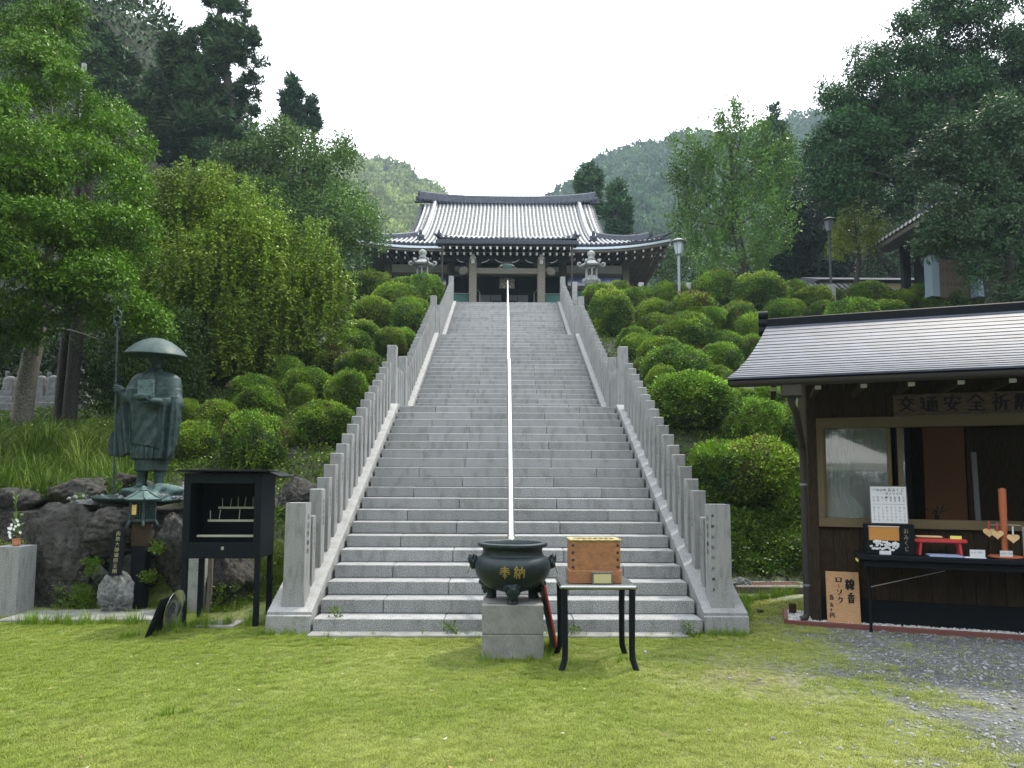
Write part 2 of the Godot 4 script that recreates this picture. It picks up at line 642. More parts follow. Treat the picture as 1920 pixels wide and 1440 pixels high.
func tree(called: String, label: String, category: String, at: Vector3, lobes: Array, look: Dictionary, group := "") -> Node3D:
	# trunk, limbs and crown; lobes are in world places
	var t := thing(called, label, category, at, 0.0, group)
	var own := []
	var top := Vector3.ZERO
	var mid := Vector3.ZERO
	var layers: int = look.get("layers", 0)
	for l in lobes:
		var c: Vector3 = l[0] - at
		if layers:
			# boughs spread in flat layers with air between them
			for i in layers:
				var h := (float(i) + rr(0.2, 0.8)) / layers * 2.0 - 1.0
				var w := sqrt(1.0 - h * h * 0.7)
				var a := rr(0, TAU)
				var r: Vector3 = l[1]
				own.append([c + Vector3(cos(a) * r.x * 0.5 * w, h * r.y * 0.9, sin(a) * r.z * 0.5 * w), Vector3(r.x * rr(0.5, 0.8) * w, r.y * rr(0.07, 0.15), r.z * rr(0.5, 0.8) * w)])
		elif look.get("clumps", 0):
			# the crown breaks up into separate rounded clumps
			for i in int(look.clumps):
				var d := random_dir()
				var r: Vector3 = l[1]
				var k := rr(0.30, 0.48) * float(look.get("clump_size", 1.0))
				own.append([c + d * r * rr(0.45, 0.85), Vector3(maxf(r.x, r.z) * k, (r.y + r.x) * 0.5 * k * 0.8, maxf(r.x, r.z) * k)])
		else:
			own.append([c, l[1]])
		mid += c / lobes.size()
		if c.y > top.y:
			top = c
	var trunk := MB.new()
	var head := Vector3(lerpf(mid.x, top.x, 0.5), top.y if look.get("spire", false) else lerpf(mid.y, top.y, 0.45), lerpf(mid.z, top.z, 0.5))
	var r0: float = look.get("trunk", 0.2)
	var fork: Vector3 = look.get("fork", Vector3(0, 0, 0))
	if fork != Vector3.ZERO:
		limb(trunk, Vector3(0, -0.5, 0), fork, r0 * 1.1, r0 * 0.8, 0.05, 12)
		limb(trunk, fork, head, r0 * 0.72, r0 * 0.2, 0.1, 9)
	else:
		limb(trunk, Vector3(0, -0.5, 0), head, r0, r0 * 0.22, 0.06, 10)
		fork = head * 0.35
	part("trunk", trunk, look.get("bark", M.bark), t)
	var limbs := MB.new()
	var base := fork
	for l in lobes:
		var c: Vector3 = l[0] - at
		var f := clampf((c.y - base.y) / maxf(head.y - base.y, 0.1), 0.0, 0.9) * 0.75
		var from := base.lerp(head, f)
		limb(limbs, from, c + Vector3(0, l[1].y * 0.2, 0), r0 * float(look.get("bough", 0.34)) * (1.0 - 0.6 * f), r0 * 0.05, 0.16, 6)
	part("limbs", limbs, look.get("bark", M.bark), t)
	crown(t, own, look.meshes, look.leaf, look.get("density", 0.5), look.get("size", 0.3), look.get("shell", 0.55), look.base, look.get("vary", 0.35), look.get("flat", 1.0), look.get("upright", 0.4))
	return t


func rebase(t: Node3D, base: Vector3) -> void:
	# moves a thing's origin to its base and leaves its parts where they are
	var shift := t.basis.inverse() * (base - t.position)
	for c in t.get_children():
		c.position -= shift
	t.position = base


func settle(t: Node3D) -> void:
	# puts a thing's origin in the middle of its underside
	var box := AABB()
	var first := true
	for c in t.get_children():
		if c is MeshInstance3D:
			var b: AABB = c.transform * c.mesh.get_aabb()
			box = b if first else box.merge(b)
			first = false
	if not first:
		rebase(t, t.transform * Vector3(box.get_center().x, box.position.y, box.get_center().z))


# ---------------------------------------------------------------- camera, light, materials
func set_view() -> void:
	var cam := Camera3D.new()
	cam.name = "camera"
	add_child(cam)
	cam.position = Vector3(0, 1.6, 0)
	cam.rotation = Vector3(0.08, -0.0094, 0.004)
	cam.near = 0.05
	cam.far = 1200.0
	cam.set_frustum(2.0 * 0.05 * 720.0 / 1332.0, Vector2(0, 0.05496 * 0.05), 0.05, 1200.0)
	cam.current = true

	var sky := ProceduralSkyMaterial.new()
	sky.sky_top_color = lin(0.69, 0.72, 0.75)
	sky.sky_horizon_color = lin(0.605, 0.62, 0.635)
	sky.sky_curve = 0.3
	sky.sky_energy_multiplier = 2.1
	sky.ground_bottom_color = lin(0.08, 0.10, 0.06)
	sky.ground_horizon_color = lin(0.3, 0.34, 0.3)
	sky.sun_angle_max = 20.0
	var env := Environment.new()
	env.background_mode = Environment.BG_SKY
	env.sky = Sky.new()
	env.sky.sky_material = sky
	env.tonemap_mode = Environment.TONE_MAPPER_LINEAR
	env.tonemap_exposure = 0.96
	env.ssao_enabled = true
	env.ssil_enabled = true
	env.sdfgi_enabled = true
	env.fog_enabled = true
	env.fog_density = 0.0005
	env.fog_light_color = lin(0.62, 0.80, 0.95)
	var we := WorldEnvironment.new()
	we.name = "world_environment"
	we.environment = env
	add_child(we)

	var sun := DirectionalLight3D.new()
	sun.name = "sun"
	sun.light_color = Color(1.0, 0.96, 0.88)
	sun.light_energy = 1.6
	sun.light_angular_distance = 3.0
	sun.shadow_enabled = true
	sun.sky_mode = DirectionalLight3D.SKY_MODE_LIGHT_ONLY
	add_child(sun)
	sun.look_at_from_position(Vector3(15, 36, -13), Vector3.ZERO, Vector3.UP)   # high, a little behind the temple and to the right


func set_materials() -> void:
	var speck := noise_tex(0.13, 3, 0.28, 1.0, 512, FastNoiseLite.TYPE_SIMPLEX, 3)
	var fine := noise_tex(0.12, 3, 0.6, 1.0, 512, FastNoiseLite.TYPE_SIMPLEX, 5)
	var cloudy := noise_tex(0.012, 5, 0.55, 1.0, 512, FastNoiseLite.TYPE_SIMPLEX_SMOOTH, 7)
	var faint := noise_tex(0.012, 5, 0.74, 1.0, 512, FastNoiseLite.TYPE_SIMPLEX_SMOOTH, 8)
	var worn := noise_tex(0.016, 6, 0, 0, 512, FastNoiseLite.TYPE_SIMPLEX, 9, [[0.12, 0.72, 0.72, 0.70], [0.34, 0.90, 0.90, 0.895], [0.52, 0.96, 0.96, 0.96], [0.9, 1.0, 1.0, 1.0]])
	var streak := noise_tex(0.02, 4, 0.45, 1.0, 512, FastNoiseLite.TYPE_SIMPLEX_SMOOTH, 11)
	var rocky := noise_tex(0.016, 6, 0.35, 1.0, 1024, FastNoiseLite.TYPE_SIMPLEX, 13)
	var grain := noise_tex(0.03, 4, 0.42, 1.0, 512, FastNoiseLite.TYPE_SIMPLEX, 17)
	var soft := noise_tex(0.03, 3, 0.75, 1.0, 512, FastNoiseLite.TYPE_SIMPLEX, 18)
	var bark := noise_tex(0.03, 5, 0.3, 1.0, 512, FastNoiseLite.TYPE_SIMPLEX, 19)
	var patina := noise_tex(0.014, 5, 0, 0, 512, FastNoiseLite.TYPE_SIMPLEX_SMOOTH, 23, [[0.2, 0.42, 0.46, 0.46], [0.45, 0.66, 0.88, 0.86], [0.62, 0.8, 1.0, 1.0], [0.8, 0.5, 0.55, 0.5]])
	var soil := noise_tex(0.05, 5, 0.4, 1.0, 512, FastNoiseLite.TYPE_SIMPLEX, 29)

	surf(mat("granite", lin(0.415, 0.425, 0.435), 0.85), speck, Vector3.ONE * 0.9, 0.05, worn, 0.55, false, 0.45)
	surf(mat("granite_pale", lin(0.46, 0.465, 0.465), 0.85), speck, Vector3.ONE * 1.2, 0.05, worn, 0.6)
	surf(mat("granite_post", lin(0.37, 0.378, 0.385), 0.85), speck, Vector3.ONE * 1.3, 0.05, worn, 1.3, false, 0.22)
	surf(mat("grave", lin(0.17, 0.175, 0.18), 0.9), fine, Vector3.ONE * 1.5, 0.1, cloudy, 1.0)
	surf(mat("lantern_stone", lin(0.46, 0.49, 0.49), 0.9), speck, Vector3.ONE * 1.2, 0.08, cloudy, 0.6)
	surf(mat("concrete", lin(0.27, 0.27, 0.26), 0.9), fine, Vector3(3.5, 0.25, 3.5), 0.08, faint, 0.8)
	surf(mat("slab", lin(0.28, 0.28, 0.27), 0.92), fine, Vector3.ONE * 1.1, 0.1, cloudy, 0.5)
	surf(mat("rock", lin(0.085, 0.082, 0.076), 0.9, 0.0, 0.3), rocky, Vector3.ONE * 0.7, 3.5, cloudy, 0.7)
	surf(mat("rock_pale", lin(0.24, 0.25, 0.25), 0.9), rocky, Vector3.ONE * 0.9, 1.2, cloudy, 0.8)
	surf(mat("bronze", lin(0.054, 0.078, 0.077), 0.5, 0.2, 0.35), patina, Vector3.ONE * 1.3, 0.15, cloudy, 1.1)
	surf(mat("bronze_pale", lin(0.10, 0.132, 0.13), 0.6, 0.15, 0.35), patina, Vector3.ONE * 1.5, 0.1)
	surf(mat("iron_burner", lin(0.024, 0.036, 0.041), 0.42, 0.25, 0.35), cloudy, Vector3.ONE * 2.0, 0.06)
	surf(mat("bark", lin(0.048, 0.043, 0.037), 0.95), bark, Vector3(2.2, 0.6, 2.2), 1.6)
	surf(mat("bark_pale", lin(0.25, 0.23, 0.20), 0.95), bark, Vector3(1.6, 1.2, 1.6), 1.0, cloudy, 1.6)
	surf(mat("dark_wood", lin(0.055, 0.040, 0.026), 0.85, 0.0, 0.2), grain, Vector3(5.0, 0.35, 5.0), 0.25)
	surf(mat("grey_wood", lin(0.16, 0.14, 0.11), 0.8), grain, Vector3(5.0, 0.35, 5.0), 0.2)
	surf(mat("sign_wood", lin(0.44, 0.25, 0.12), 0.6), soft, Vector3(0.5, 4.0, 4.0), 0.04)
	surf(mat("box_wood", lin(0.31, 0.135, 0.055), 0.6), soft, Vector3(0.8, 2.2, 2.2), 0.02, faint, 2.0)
	surf(mat("box_trim", lin(0.38, 0.33, 0.13), 0.6), grain, Vector3(1.0, 3.0, 3.0), 0.04)
	surf(mat("board_wood", lin(0.12, 0.085, 0.055), 0.8), grain, Vector3(0.4, 4.0, 4.0), 0.1)
	surf(mat("tile", lin(0.34, 0.36, 0.39), 0.38, 0.0, 0.7), fine, Vector3.ONE * 0.9, 0.1, cloudy, 0.35)
	surf(mat("tile_pan", lin(0.17, 0.175, 0.17), 0.55, 0.0, 0.4), fine, Vector3.ONE * 0.9, 0.1, cloudy, 0.5)
	surf(mat("tile_dark", lin(0.065, 0.073, 0.092), 0.75, 0.0, 0.2), fine, Vector3.ONE * 0.9, 0.1)
	surf(mat("slate", lin(0.068, 0.080, 0.112), 0.55, 0.0, 0.42), faint, Vector3(0.6, 0.6, 0.6), 0.05, cloudy, 0.5)
	surf(mat("temple_wood", lin(0.16, 0.145, 0.115), 0.8), grain, Vector3(0.4, 2.0, 0.4), 0.1)
	surf(mat("temple_post", lin(0.19, 0.175, 0.145), 0.8), grain, Vector3(3.0, 0.3, 3.0), 0.1)
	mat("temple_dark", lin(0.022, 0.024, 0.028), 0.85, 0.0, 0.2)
	mat("plaster", lin(0.52, 0.53, 0.51), 0.9)
	mat("white_paint", lin(0.75, 0.75, 0.72), 0.7)
	mat("flashing", lin(0.38, 0.44, 0.50), 0.4, 0.3)
	mat("gold", lin(0.52, 0.40, 0.13), 0.45, 0.6)
	mat("gilt_dull", lin(0.42, 0.38, 0.20), 0.6, 0.2)
	mat("ink", lin(0.012, 0.012, 0.014), 0.7)
	mat("carved", lin(0.11, 0.113, 0.118), 0.9)
	mat("black_paint", lin(0.007, 0.009, 0.012), 0.5, 0.0, 0.2)
	mat("black_matte", lin(0.008, 0.009, 0.011), 0.85, 0.0, 0.2)
	mat("steel", lin(0.62, 0.63, 0.64), 0.25, 1.0)
	mat("sheet_steel", lin(0.24, 0.255, 0.25), 0.22, 0.85)
	mat("bar_steel", lin(0.42, 0.42, 0.36), 0.45, 0.6)
	mat("lamp_iron", lin(0.16, 0.18, 0.20), 0.5, 0.3)
	mat("lamp_dark", lin(0.035, 0.05, 0.048), 0.6, 0.0, 0.3)
	mat("rust", lin(0.16, 0.075, 0.05), 0.9)
	mat("red_paint", lin(0.45, 0.03, 0.035), 0.45)
	mat("kerb_red", lin(0.12, 0.042, 0.034), 0.85)
	mat("frame_bronze", lin(0.125, 0.10, 0.058), 0.55, 0.2, 0.3)
	mat("gutter", lin(0.035, 0.031, 0.029), 0.5, 0.0, 0.3)
	mat("curtain", lin(0.06, 0.09, 0.095), 0.9)
	mat("board_brown", lin(0.13, 0.062, 0.03), 0.9, 0.0, 0.2)
	mat("paper", lin(0.56, 0.57, 0.60), 0.8)
	mat("paper_yellow", lin(0.75, 0.70, 0.15), 0.8)
	mat("cream", lin(0.52, 0.46, 0.32), 0.9)
	mat("blue_post", lin(0.13, 0.175, 0.21), 0.8)
	mat("teal", lin(0.05, 0.15, 0.14), 0.7)
	mat("heart_wood", lin(0.60, 0.40, 0.20), 0.7)
	mat("orange_pole", lin(0.38, 0.105, 0.04), 0.6)
	mat("canvas", lin(0.80, 0.80, 0.80), 0.8)
	mat("terracotta", lin(0.40, 0.16, 0.08), 0.8)
	mat("petal", lin(0.75, 0.78, 0.75), 0.7)
	mat("stone_white", lin(0.62, 0.62, 0.60), 0.85)
	mat("pebble", lin(0.26, 0.27, 0.29), 0.9)
	var glass := mat("glass", Color(0.9, 0.95, 0.95, 0.08), 0.03)
	glass.transparency = BaseMaterial3D.TRANSPARENCY_ALPHA
	glass.vertex_color_use_as_albedo = false
	var bglass := mat("blue_glass", Color(0.30, 0.38, 0.62, 1.0), 0.12, 0.0, 0.9)
	bglass.vertex_color_use_as_albedo = false

	surf(mat("soil", lin(1, 1, 1), 0.95), soil, Vector3.ONE * 0.5, 1.5, cloudy, 0.12, true)
	for e in [["leaf_bush", 0.5], ["leaf_soft", 0.42], ["leaf_dark", 0.55], ["leaf_grass", 0.55]]:
		var m := mat(e[0], Color.WHITE, e[1], 0.0, 0.26)
		m.backlight_enabled = true
		m.backlight = Color(0.55, 0.62, 0.3) if e[0] != "leaf_dark" else Color(0.2, 0.24, 0.14)
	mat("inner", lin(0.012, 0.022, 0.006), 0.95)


# ---------------------------------------------------------------- terrain and lawn
func lawn_share(x: float, z: float) -> float:
	# 1 on turf, 0 on the gravel at the right
	var e := 2.62 + soft_noise.get_noise_2d(z * 22.0, 7.0) * 0.5 + soft_noise.get_noise_2d(x * 60.0, z * 60.0) * 0.9 + soft_noise.get_noise_2d(x * 190.0, z * 190.0) * 0.5 - smoothstep(5.4, 4.2, -z) * 0.25
	var s := smoothstep(e + 1.1, e - 0.7, x)
	if -z > 8.6:
		s = maxf(s, 0.55)
	return s


func bare_share(x: float, z: float) -> float:
	# a worn, straw-coloured patch in front of the table's right
	var d := Vector2((x - 2.0) / 0.9, (z + 5.9) / 0.75).length() + soft_noise.get_noise_2d(x * 50.0, z * 50.0) * 0.5
	return smoothstep(1.15, 0.3, d)


func axis_steps(parts: Array) -> PackedFloat32Array:
	var out := PackedFloat32Array()
	for p in parts:
		var k := int(ceil((p[1] - p[0]) / p[2]))
		for i in k:
			out.append(p[0] + (p[1] - p[0]) * i / k)
	out.append(parts[-1][1])
	return out


func build_ground() -> void:
	var xs := axis_steps([[-700, -60, 80], [-60, -16, 3], [-16, -7.5, 0.5], [-7.5, -2.7, 0.14], [-2.7, 7, 0.1], [7, 22, 0.6], [22, 60, 3], [60, 700, 80]])
	var zs := axis_steps([[-900, -90, 90], [-90, -40, 4], [-40, -12, 0.5], [-12, -3, 0.1], [-3, 3, 0.6], [3, 40, 5], [40, 600, 80]])
	var mb := MB.new()
	var nx := xs.size()
	for j in zs.size():
		for i in nx:
			var x := xs[i]
			var z := zs[j]
			var h := ground(x, z)
			mb.v.append(Vector3(x, h, z))
			var e := 0.25
			mb.n.append(Vector3(ground(x - e, z) - ground(x + e, z), 2.0 * e, ground(x, z - e) - ground(x, z + e)).normalized())
			var turf := Color(0.235, 0.27, 0.075)
			var gravel := Color(0.145, 0.15, 0.155)
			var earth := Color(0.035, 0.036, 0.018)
			var straw := Color(0.24, 0.21, 0.10)
			var k := 1.0 + soft_noise.get_noise_2d(x * 14.0, z * 14.0) * 0.35 + soft_noise.get_noise_2d(x * 70.0, z * 70.0) * 0.3
			var c := gravel.lerp(turf, lawn_share(x, z))
			c = c.lerp(straw, 0.75 * bare_share(x, z))
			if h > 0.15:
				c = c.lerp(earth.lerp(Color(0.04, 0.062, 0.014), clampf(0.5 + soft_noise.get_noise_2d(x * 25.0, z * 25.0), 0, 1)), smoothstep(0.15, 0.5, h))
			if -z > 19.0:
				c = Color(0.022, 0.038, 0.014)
			if h > TERRACE - 0.3 and x > -8.0 and x < 14.0:
				c = Color(0.28, 0.27, 0.25)
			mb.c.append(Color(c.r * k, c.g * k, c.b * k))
	for j in zs.size() - 1:
		for i in nx - 1:
			var p := j * nx + i
			mb.ix.append_array([p, p + 1, p + nx + 1, p, p + nx + 1, p + nx])
	structure("ground", mb, M.soil)


func build_lawn() -> void:
	# turf, its longer tufts, gravel and weeds
	var turf := [frond_tuft(30, 0.020, 0.0016, 0.055, 101, 1.6), frond_tuft(26, 0.026, 0.0015, 0.06, 102, 1.5), frond_tuft(30, 0.016, 0.0018, 0.06, 103, 1.9)]
	rng.seed = 400
	var places := [[], [], []]
	var tints := [[], [], []]
	for i in 140000:
		var z := -rr(3.3, 9.6)
		var x := rr(-1.3, 0.95) * (-z * 0.76 + 0.5)
		if x > 5.0 or (absf(x - AXIS) < 2.58 and z < -7.52) or ground(x, z) > 0.8:
			continue
		var share := lawn_share(x, z) * (1.0 - 0.8 * bare_share(x, z))
		if rng.randf() > share * 1.05 + 0.05:
			continue
		var k := rng.randi() % 3
		var patch := 0.5 + 0.5 * soft_noise.get_noise_2d(x * 9.0, z * 9.0) + 0.35 * soft_noise.get_noise_2d(x * 45.0, z * 45.0)
		var far := smoothstep(7.6, 9.0, -z) * 0.8
		var c := Color(0.225, 0.305, 0.05).lerp(Color(0.38, 0.42, 0.125), clampf(patch + 0.12 * x, 0.0, 1.0))
		c = c * rr(0.75, 1.2)
		var s := rr(0.7, 1.25) * (1.0 + far)
		places[k].append(Transform3D(Basis(Vector3.UP, rr(0, TAU)).scaled(Vector3(s, s * rr(0.7, 1.3), s)), Vector3(x, ground(x, z) - 0.004, z)))
		tints[k].append(c)
	var root := Node3D.new()
	root.name = "lawn_grass"
	add_child(root)
	tag(root, "short sunlit yellow-green turf of the court before the stairs", "grass", "", "stuff")
	for k in 3:
		copies("turf", turf[k], M.leaf_grass, places[k], tints[k], root, true)

	# longer grass along kerbs, plinths and the foot of the bank
	var long := [frond_tuft(22, 0.15, 0.0032, 0.05, 104, 0.9), frond_tuft(18, 0.20, 0.0035, 0.06, 105, 0.8)]
	places = [[], []]
	tints = [[], []]
	var lines := [[-2.55, -7.5, -2.1, -7.5, 30], [2.1, -7.5, 2.55, -7.5, 44], [-2.0, -7.42, 2.0, -7.42, 40], [-0.22, -6.46, 0.38, -6.44, 26], [0.36, -6.5, 0.42, -7.05, 30], [-3.7, -7.75, -2.7, -8.0, 60], [-5.3, -8.0, -3.9, -8.05, 60], [-5.5, -8.9, -4.2, -8.95, 70], [-3.5, -8.6, -2.6, -9.4, 320], [-3.9, -7.3, -3.3, -7.6, 40], [2.7, -8.2, 3.2, -9.6, 70], [2.8, -9.2, 4.6, -10.6, 90], [0.4, -6.2, 1.2, -6.5, 16], [-2.35, -4.9, -2.2, -5.0, 9]]
	for l in lines:
		for i in l[4]:
			var t := rng.randf()
			var x: float = lerpf(l[0], l[2], t) + rr(-0.07, 0.07)
			var z: float = lerpf(l[1], l[3], t) + rr(-0.07, 0.07)
			if l[4] > 300:
				x += rr(-0.5, 0.4)
			var k := rng.randi() % 2
			var s := rr(0.45, 1.15) * (0.6 if l[4] < 45 else 1.0)
			places[k].append(Transform3D(Basis(Vector3.UP, rr(0, TAU)).scaled(Vector3(s, s, s)), Vector3(x, ground(x, z) - 0.01, z)))
			tints[k].append(Color(0.17, 0.28, 0.03) * rr(0.75, 1.25))
	root = Node3D.new()
	root.name = "long_grass"
	add_child(root)
	tag(root, "longer tufts of grass along the kerbs, plinths and foot of the bank", "grass", "", "stuff")
	for k in 2:
		copies("tuft", long[k], M.leaf_grass, places[k], tints[k], root, true)

	# a few fallen leaves and bits on the turf
	var fm := MB.new()
	leaf(fm, Vector3(-0.5, 0, 0), Vector3.RIGHT, Vector3(0, 0.2, 1).normalized(), 1.0, 0.24, 0.15)
	var fall := []
	var fall_tints := []
	for i in 70:
		var z := -rr(3.9, 7.3)
		var x := rr(-0.75, 0.62) * -z
		var s := rr(0.018, 0.04)
		fall.append(Transform3D(Basis.from_euler(Vector3(rr(-0.4, 0.4), rr(0, TAU), rr(-0.4, 0.4))).scaled(Vector3(s, s, s)), Vector3(x, 0.02, z)))
		fall_tints.append([Color(0.30, 0.20, 0.09), Color(0.45, 0.42, 0.30), Color(0.16, 0.10, 0.05)][rng.randi() % 3])
	var fl := copies("fallen_leaves", fm.mesh(), M.canvas, fall, fall_tints, self, true)
	tag(fl, "scattered fallen leaves and bits on the turf", "leaves", "", "stuff")

	# gravel of the court
	var stones := []
	for k in 4:
		var mb := MB.new()
		mb.blob(Vector3.ZERO, Vector3(1, 0.6, 0.8), soft_noise, 0.5, 55.0, 7, 5, Vector3(k * 31, 0, 0))
		stones.append(mb.mesh())
	places = [[], [], [], []]
	tints = [[], [], [], []]
	for i in 19000:
		var z := -rr(3.3, 9.4)
		var x := rr(1.2, 1.0 + -z * 0.76)
		if x > 6.0 or (z < -7.3 and x < 2.6):
			continue
		var g := 1.0 - lawn_share(x, z)
		if rng.randf() > g * g + 0.012 or ground(x, z) > 0.2:
			continue
		var k := rng.randi() % 4
		var s := 0.0045 + 0.012 * pow(rng.randf(), 3.0)
		if rng.randf() < 0.012:
			s = rr(0.016, 0.028)
		places[k].append(Transform3D(Basis.from_euler(Vector3(rr(-0.4, 0.4), rr(0, TAU), rr(-0.4, 0.4))).scaled(Vector3(s, s, s)), Vector3(x, ground(x, z) + s * 0.25, z)))
		var w := rr(0.55, 1.25)
		tints[k].append(Color(0.225, 0.23, 0.245) * w)
	root = Node3D.new()
	root.name = "court_gravel"
	add_child(root)
	tag(root, "grey crushed gravel scattered over the court before the booth", "gravel", "", "stuff")
	for k in 4:
		copies("stones", stones[k], M.canvas, places[k], tints[k], root, true)
	G.stones = stones
	G.long = long


func build_hills() -> void:
	var mb := MB.new()
	var rows := []
	for i in 26:
		var row := PackedVector3Array()
		for j in 121:
			row.append(hill(-360.0 + 6.0 * j, i / 25.0 * 1.0))
		rows.append(row)
	var back := PackedVector3Array()
	for j in 121:
		var p := hill(-360.0 + 6.0 * j, 1.0)
		back.append(Vector3(p.x * 1.5, 0, p.z - 180.0))
	rows.append(back)
	mb.grid(rows)
	var o := structure("hills", mb, mat("hill_soil", lin(0.025, 0.045, 0.015), 0.95))
	o.set_meta("label", "wooded hills rising behind the temple")
	var clumps := []
	for k in 3:
		rng.seed = 500 + k
		var m := MB.new()
		for i in 300:
			var d := random_dir()
			if d.y < -0.35:
				d.y = -d.y
			var at := d * Vector3(1, 0.95 + 0.25 * k, 1) * (0.82 + 0.3 * soft_noise.get_noise_3dv(d * 60.0 + Vector3(k * 40, 0, 0)) + rr(0, 0.16))
			var go := (d + random_dir() * 0.8 + Vector3(0, 0.3, 0)).normalized()
			var w := rr(0.62, 0.98)
			m.tint = Color(w * rr(0.9, 1.05), w, w * rr(0.8, 1.0))
			leaf(m, at, go, go.cross(random_dir()).normalized(), rr(0.17, 0.3), rr(0.085, 0.13))
		clumps.append(m.mesh())
	rng.seed = 520
	var places := [[], [], []]
	var tints := [[], [], []]
	for i in 19000:
		var x := rr(-220.0, 360.0)
		var t := pow(rr(0.05, 1.02), 0.75)
		var p := hill(x, minf(t, 1.0))
		var u := p.x / -p.z
		if u < -0.6 or u > 0.95 or (p.y - 1.6) / -p.z < 0.16:
			continue
		var k := rng.randi() % 3
		var s := rr(2.2, 4.0) * (1.3 if rng.randf() < 0.15 else 1.0)
		places[k].append(Transform3D(Basis(Vector3.UP, rr(0, TAU)).scaled(Vector3(s, s * rr(0.9, 1.4), s)), p + Vector3(0, s * 0.35, 0)))
		var left := smoothstep(10.0, -20.0, x)
		var w := rr(0.65, 1.3) * (1.0 + 0.5 * hill_noise.get_noise_2d(x * 3.0, t * 400.0))
		tints[k].append(Color(0.055, 0.10, 0.05).lerp(Color(0.20, 0.23, 0.08), left) * w)
	var root := Node3D.new()
	root.name = "hillside_forest"
	add_child(root)
	tag(root, "dense mixed forest that covers the hills behind the temple", "forest", "", "stuff")
	for k in 3:
		copies("trees", clumps[k], M.leaf_soft, places[k], tints[k], root, true)


# ---------------------------------------------------------------- stairway and its fences
func build_stairs() -> void:
	var st := thing("stone_stairway", "broad grey granite stairway of three flights that climbs to the temple", "stairway", Vector3(AXIS, 0, -7.57))
	var o := -st.position
	rng.seed = 30
	var k := 0
	for f in FLIGHTS.size():
		for i in FLIGHTS[f][0]:
			k += 1
			var p := nosing(k)
			var cuts := [0.0, 0.335, 0.668, 1.0] if k % 2 == 1 else [0.0, 0.167, 0.5, 0.834, 1.0]
			var deep := 0.36
			for c in cuts.size() - 1:
				var x0: float = -HALF + 2.0 * HALF * cuts[c] + (0.003 if c > 0 else 0.0)
				var x1: float = -HALF + 2.0 * HALF * cuts[c + 1] - (0.003 if c < cuts.size() - 2 else 0.0)
				var mb := MB.new()
				var w := rr(0.80, 1.0)
				mb.tint = Color(w, w, w * rr(0.98, 1.0))
				var j := rr(-0.004, 0.004)
				mb.box(Vector3(AXIS + (x0 + x1) / 2, p.y - STEP_H / 2 + 0.0015 + j * 0.4, p.x - deep / 2 + j) + o, Vector3(x1 - x0, STEP_H - 0.003, deep), Basis(), 0.007)
				part("step_stone", mb, M.granite, st)
	# landings behind the flights
	for e in [[20, 15.36], [40, 22.95]]:
		var p := nosing(e[0])
		var y: float = p.y
		for c in 4:
			var mb := MB.new()
			var w := 2.0 * HALF / 4
			mb.box(Vector3(AXIS - HALF + w * (c + 0.5), y - 0.06, (p.x - 0.365 - e[1] - 0.05) / 2) + o, Vector3(w - 0.006, 0.115, e[1] + 0.05 + p.x - 0.365), Basis(), 0.006)
			part("landing_slab", mb, M.granite, st)
	var body := MB.new()   # the mass under the steps
	for f in FLIGHTS:
		var z0: float = -f[1]
		var y0: float = f[2] * STEP_H
		var z1: float = z0 - (f[0] - 1) * STEP_D
		var y1: float = y0 + (f[0] - 1) * STEP_H
		var zn := z1 - 2.4
		body.hexa([Vector3(AXIS - 2.03, -0.4, z0 - 0.2) + o, Vector3(AXIS + 2.03, -0.4, z0 - 0.2) + o, Vector3(AXIS + 2.03, -0.4, z1 - 0.2) + o, Vector3(AXIS - 2.03, -0.4, z1 - 0.2) + o,
			Vector3(AXIS - 2.03, y0 - 0.12, z0 - 0.2) + o, Vector3(AXIS + 2.03, y0 - 0.12, z0 - 0.2) + o, Vector3(AXIS + 2.03, y1 - 0.12, z1 - 0.2) + o, Vector3(AXIS - 2.03, y1 - 0.12, z1 - 0.2) + o])
		body.box(Vector3(AXIS, (y1 - 0.4) / 2, (z1 - 0.205 + zn) / 2) + o, Vector3(4.05, y1 + 0.15, z1 - 0.205 - zn))
	part("foundation", body, M.concrete, st)
	var ft := MB.new()
	ft.box(Vector3(AXIS - 0.1, 0.0, -7.47) + o, Vector3(3.9, 0.05, 0.2), Basis(), 0.01)
	part("footing_strip", ft, M.slab, st)

	for s in [-1, 1]:
		for f in 3:
			fence(s, f)
	handrail()


func beam_y(f: int, z: float) -> float:
	# top of the slanting kerb of a flight
	var e: Array = FLIGHTS[f]
	return e[2] * STEP_H + STEP_H + (-z - e[1]) * STEP_H / STEP_D + 0.035


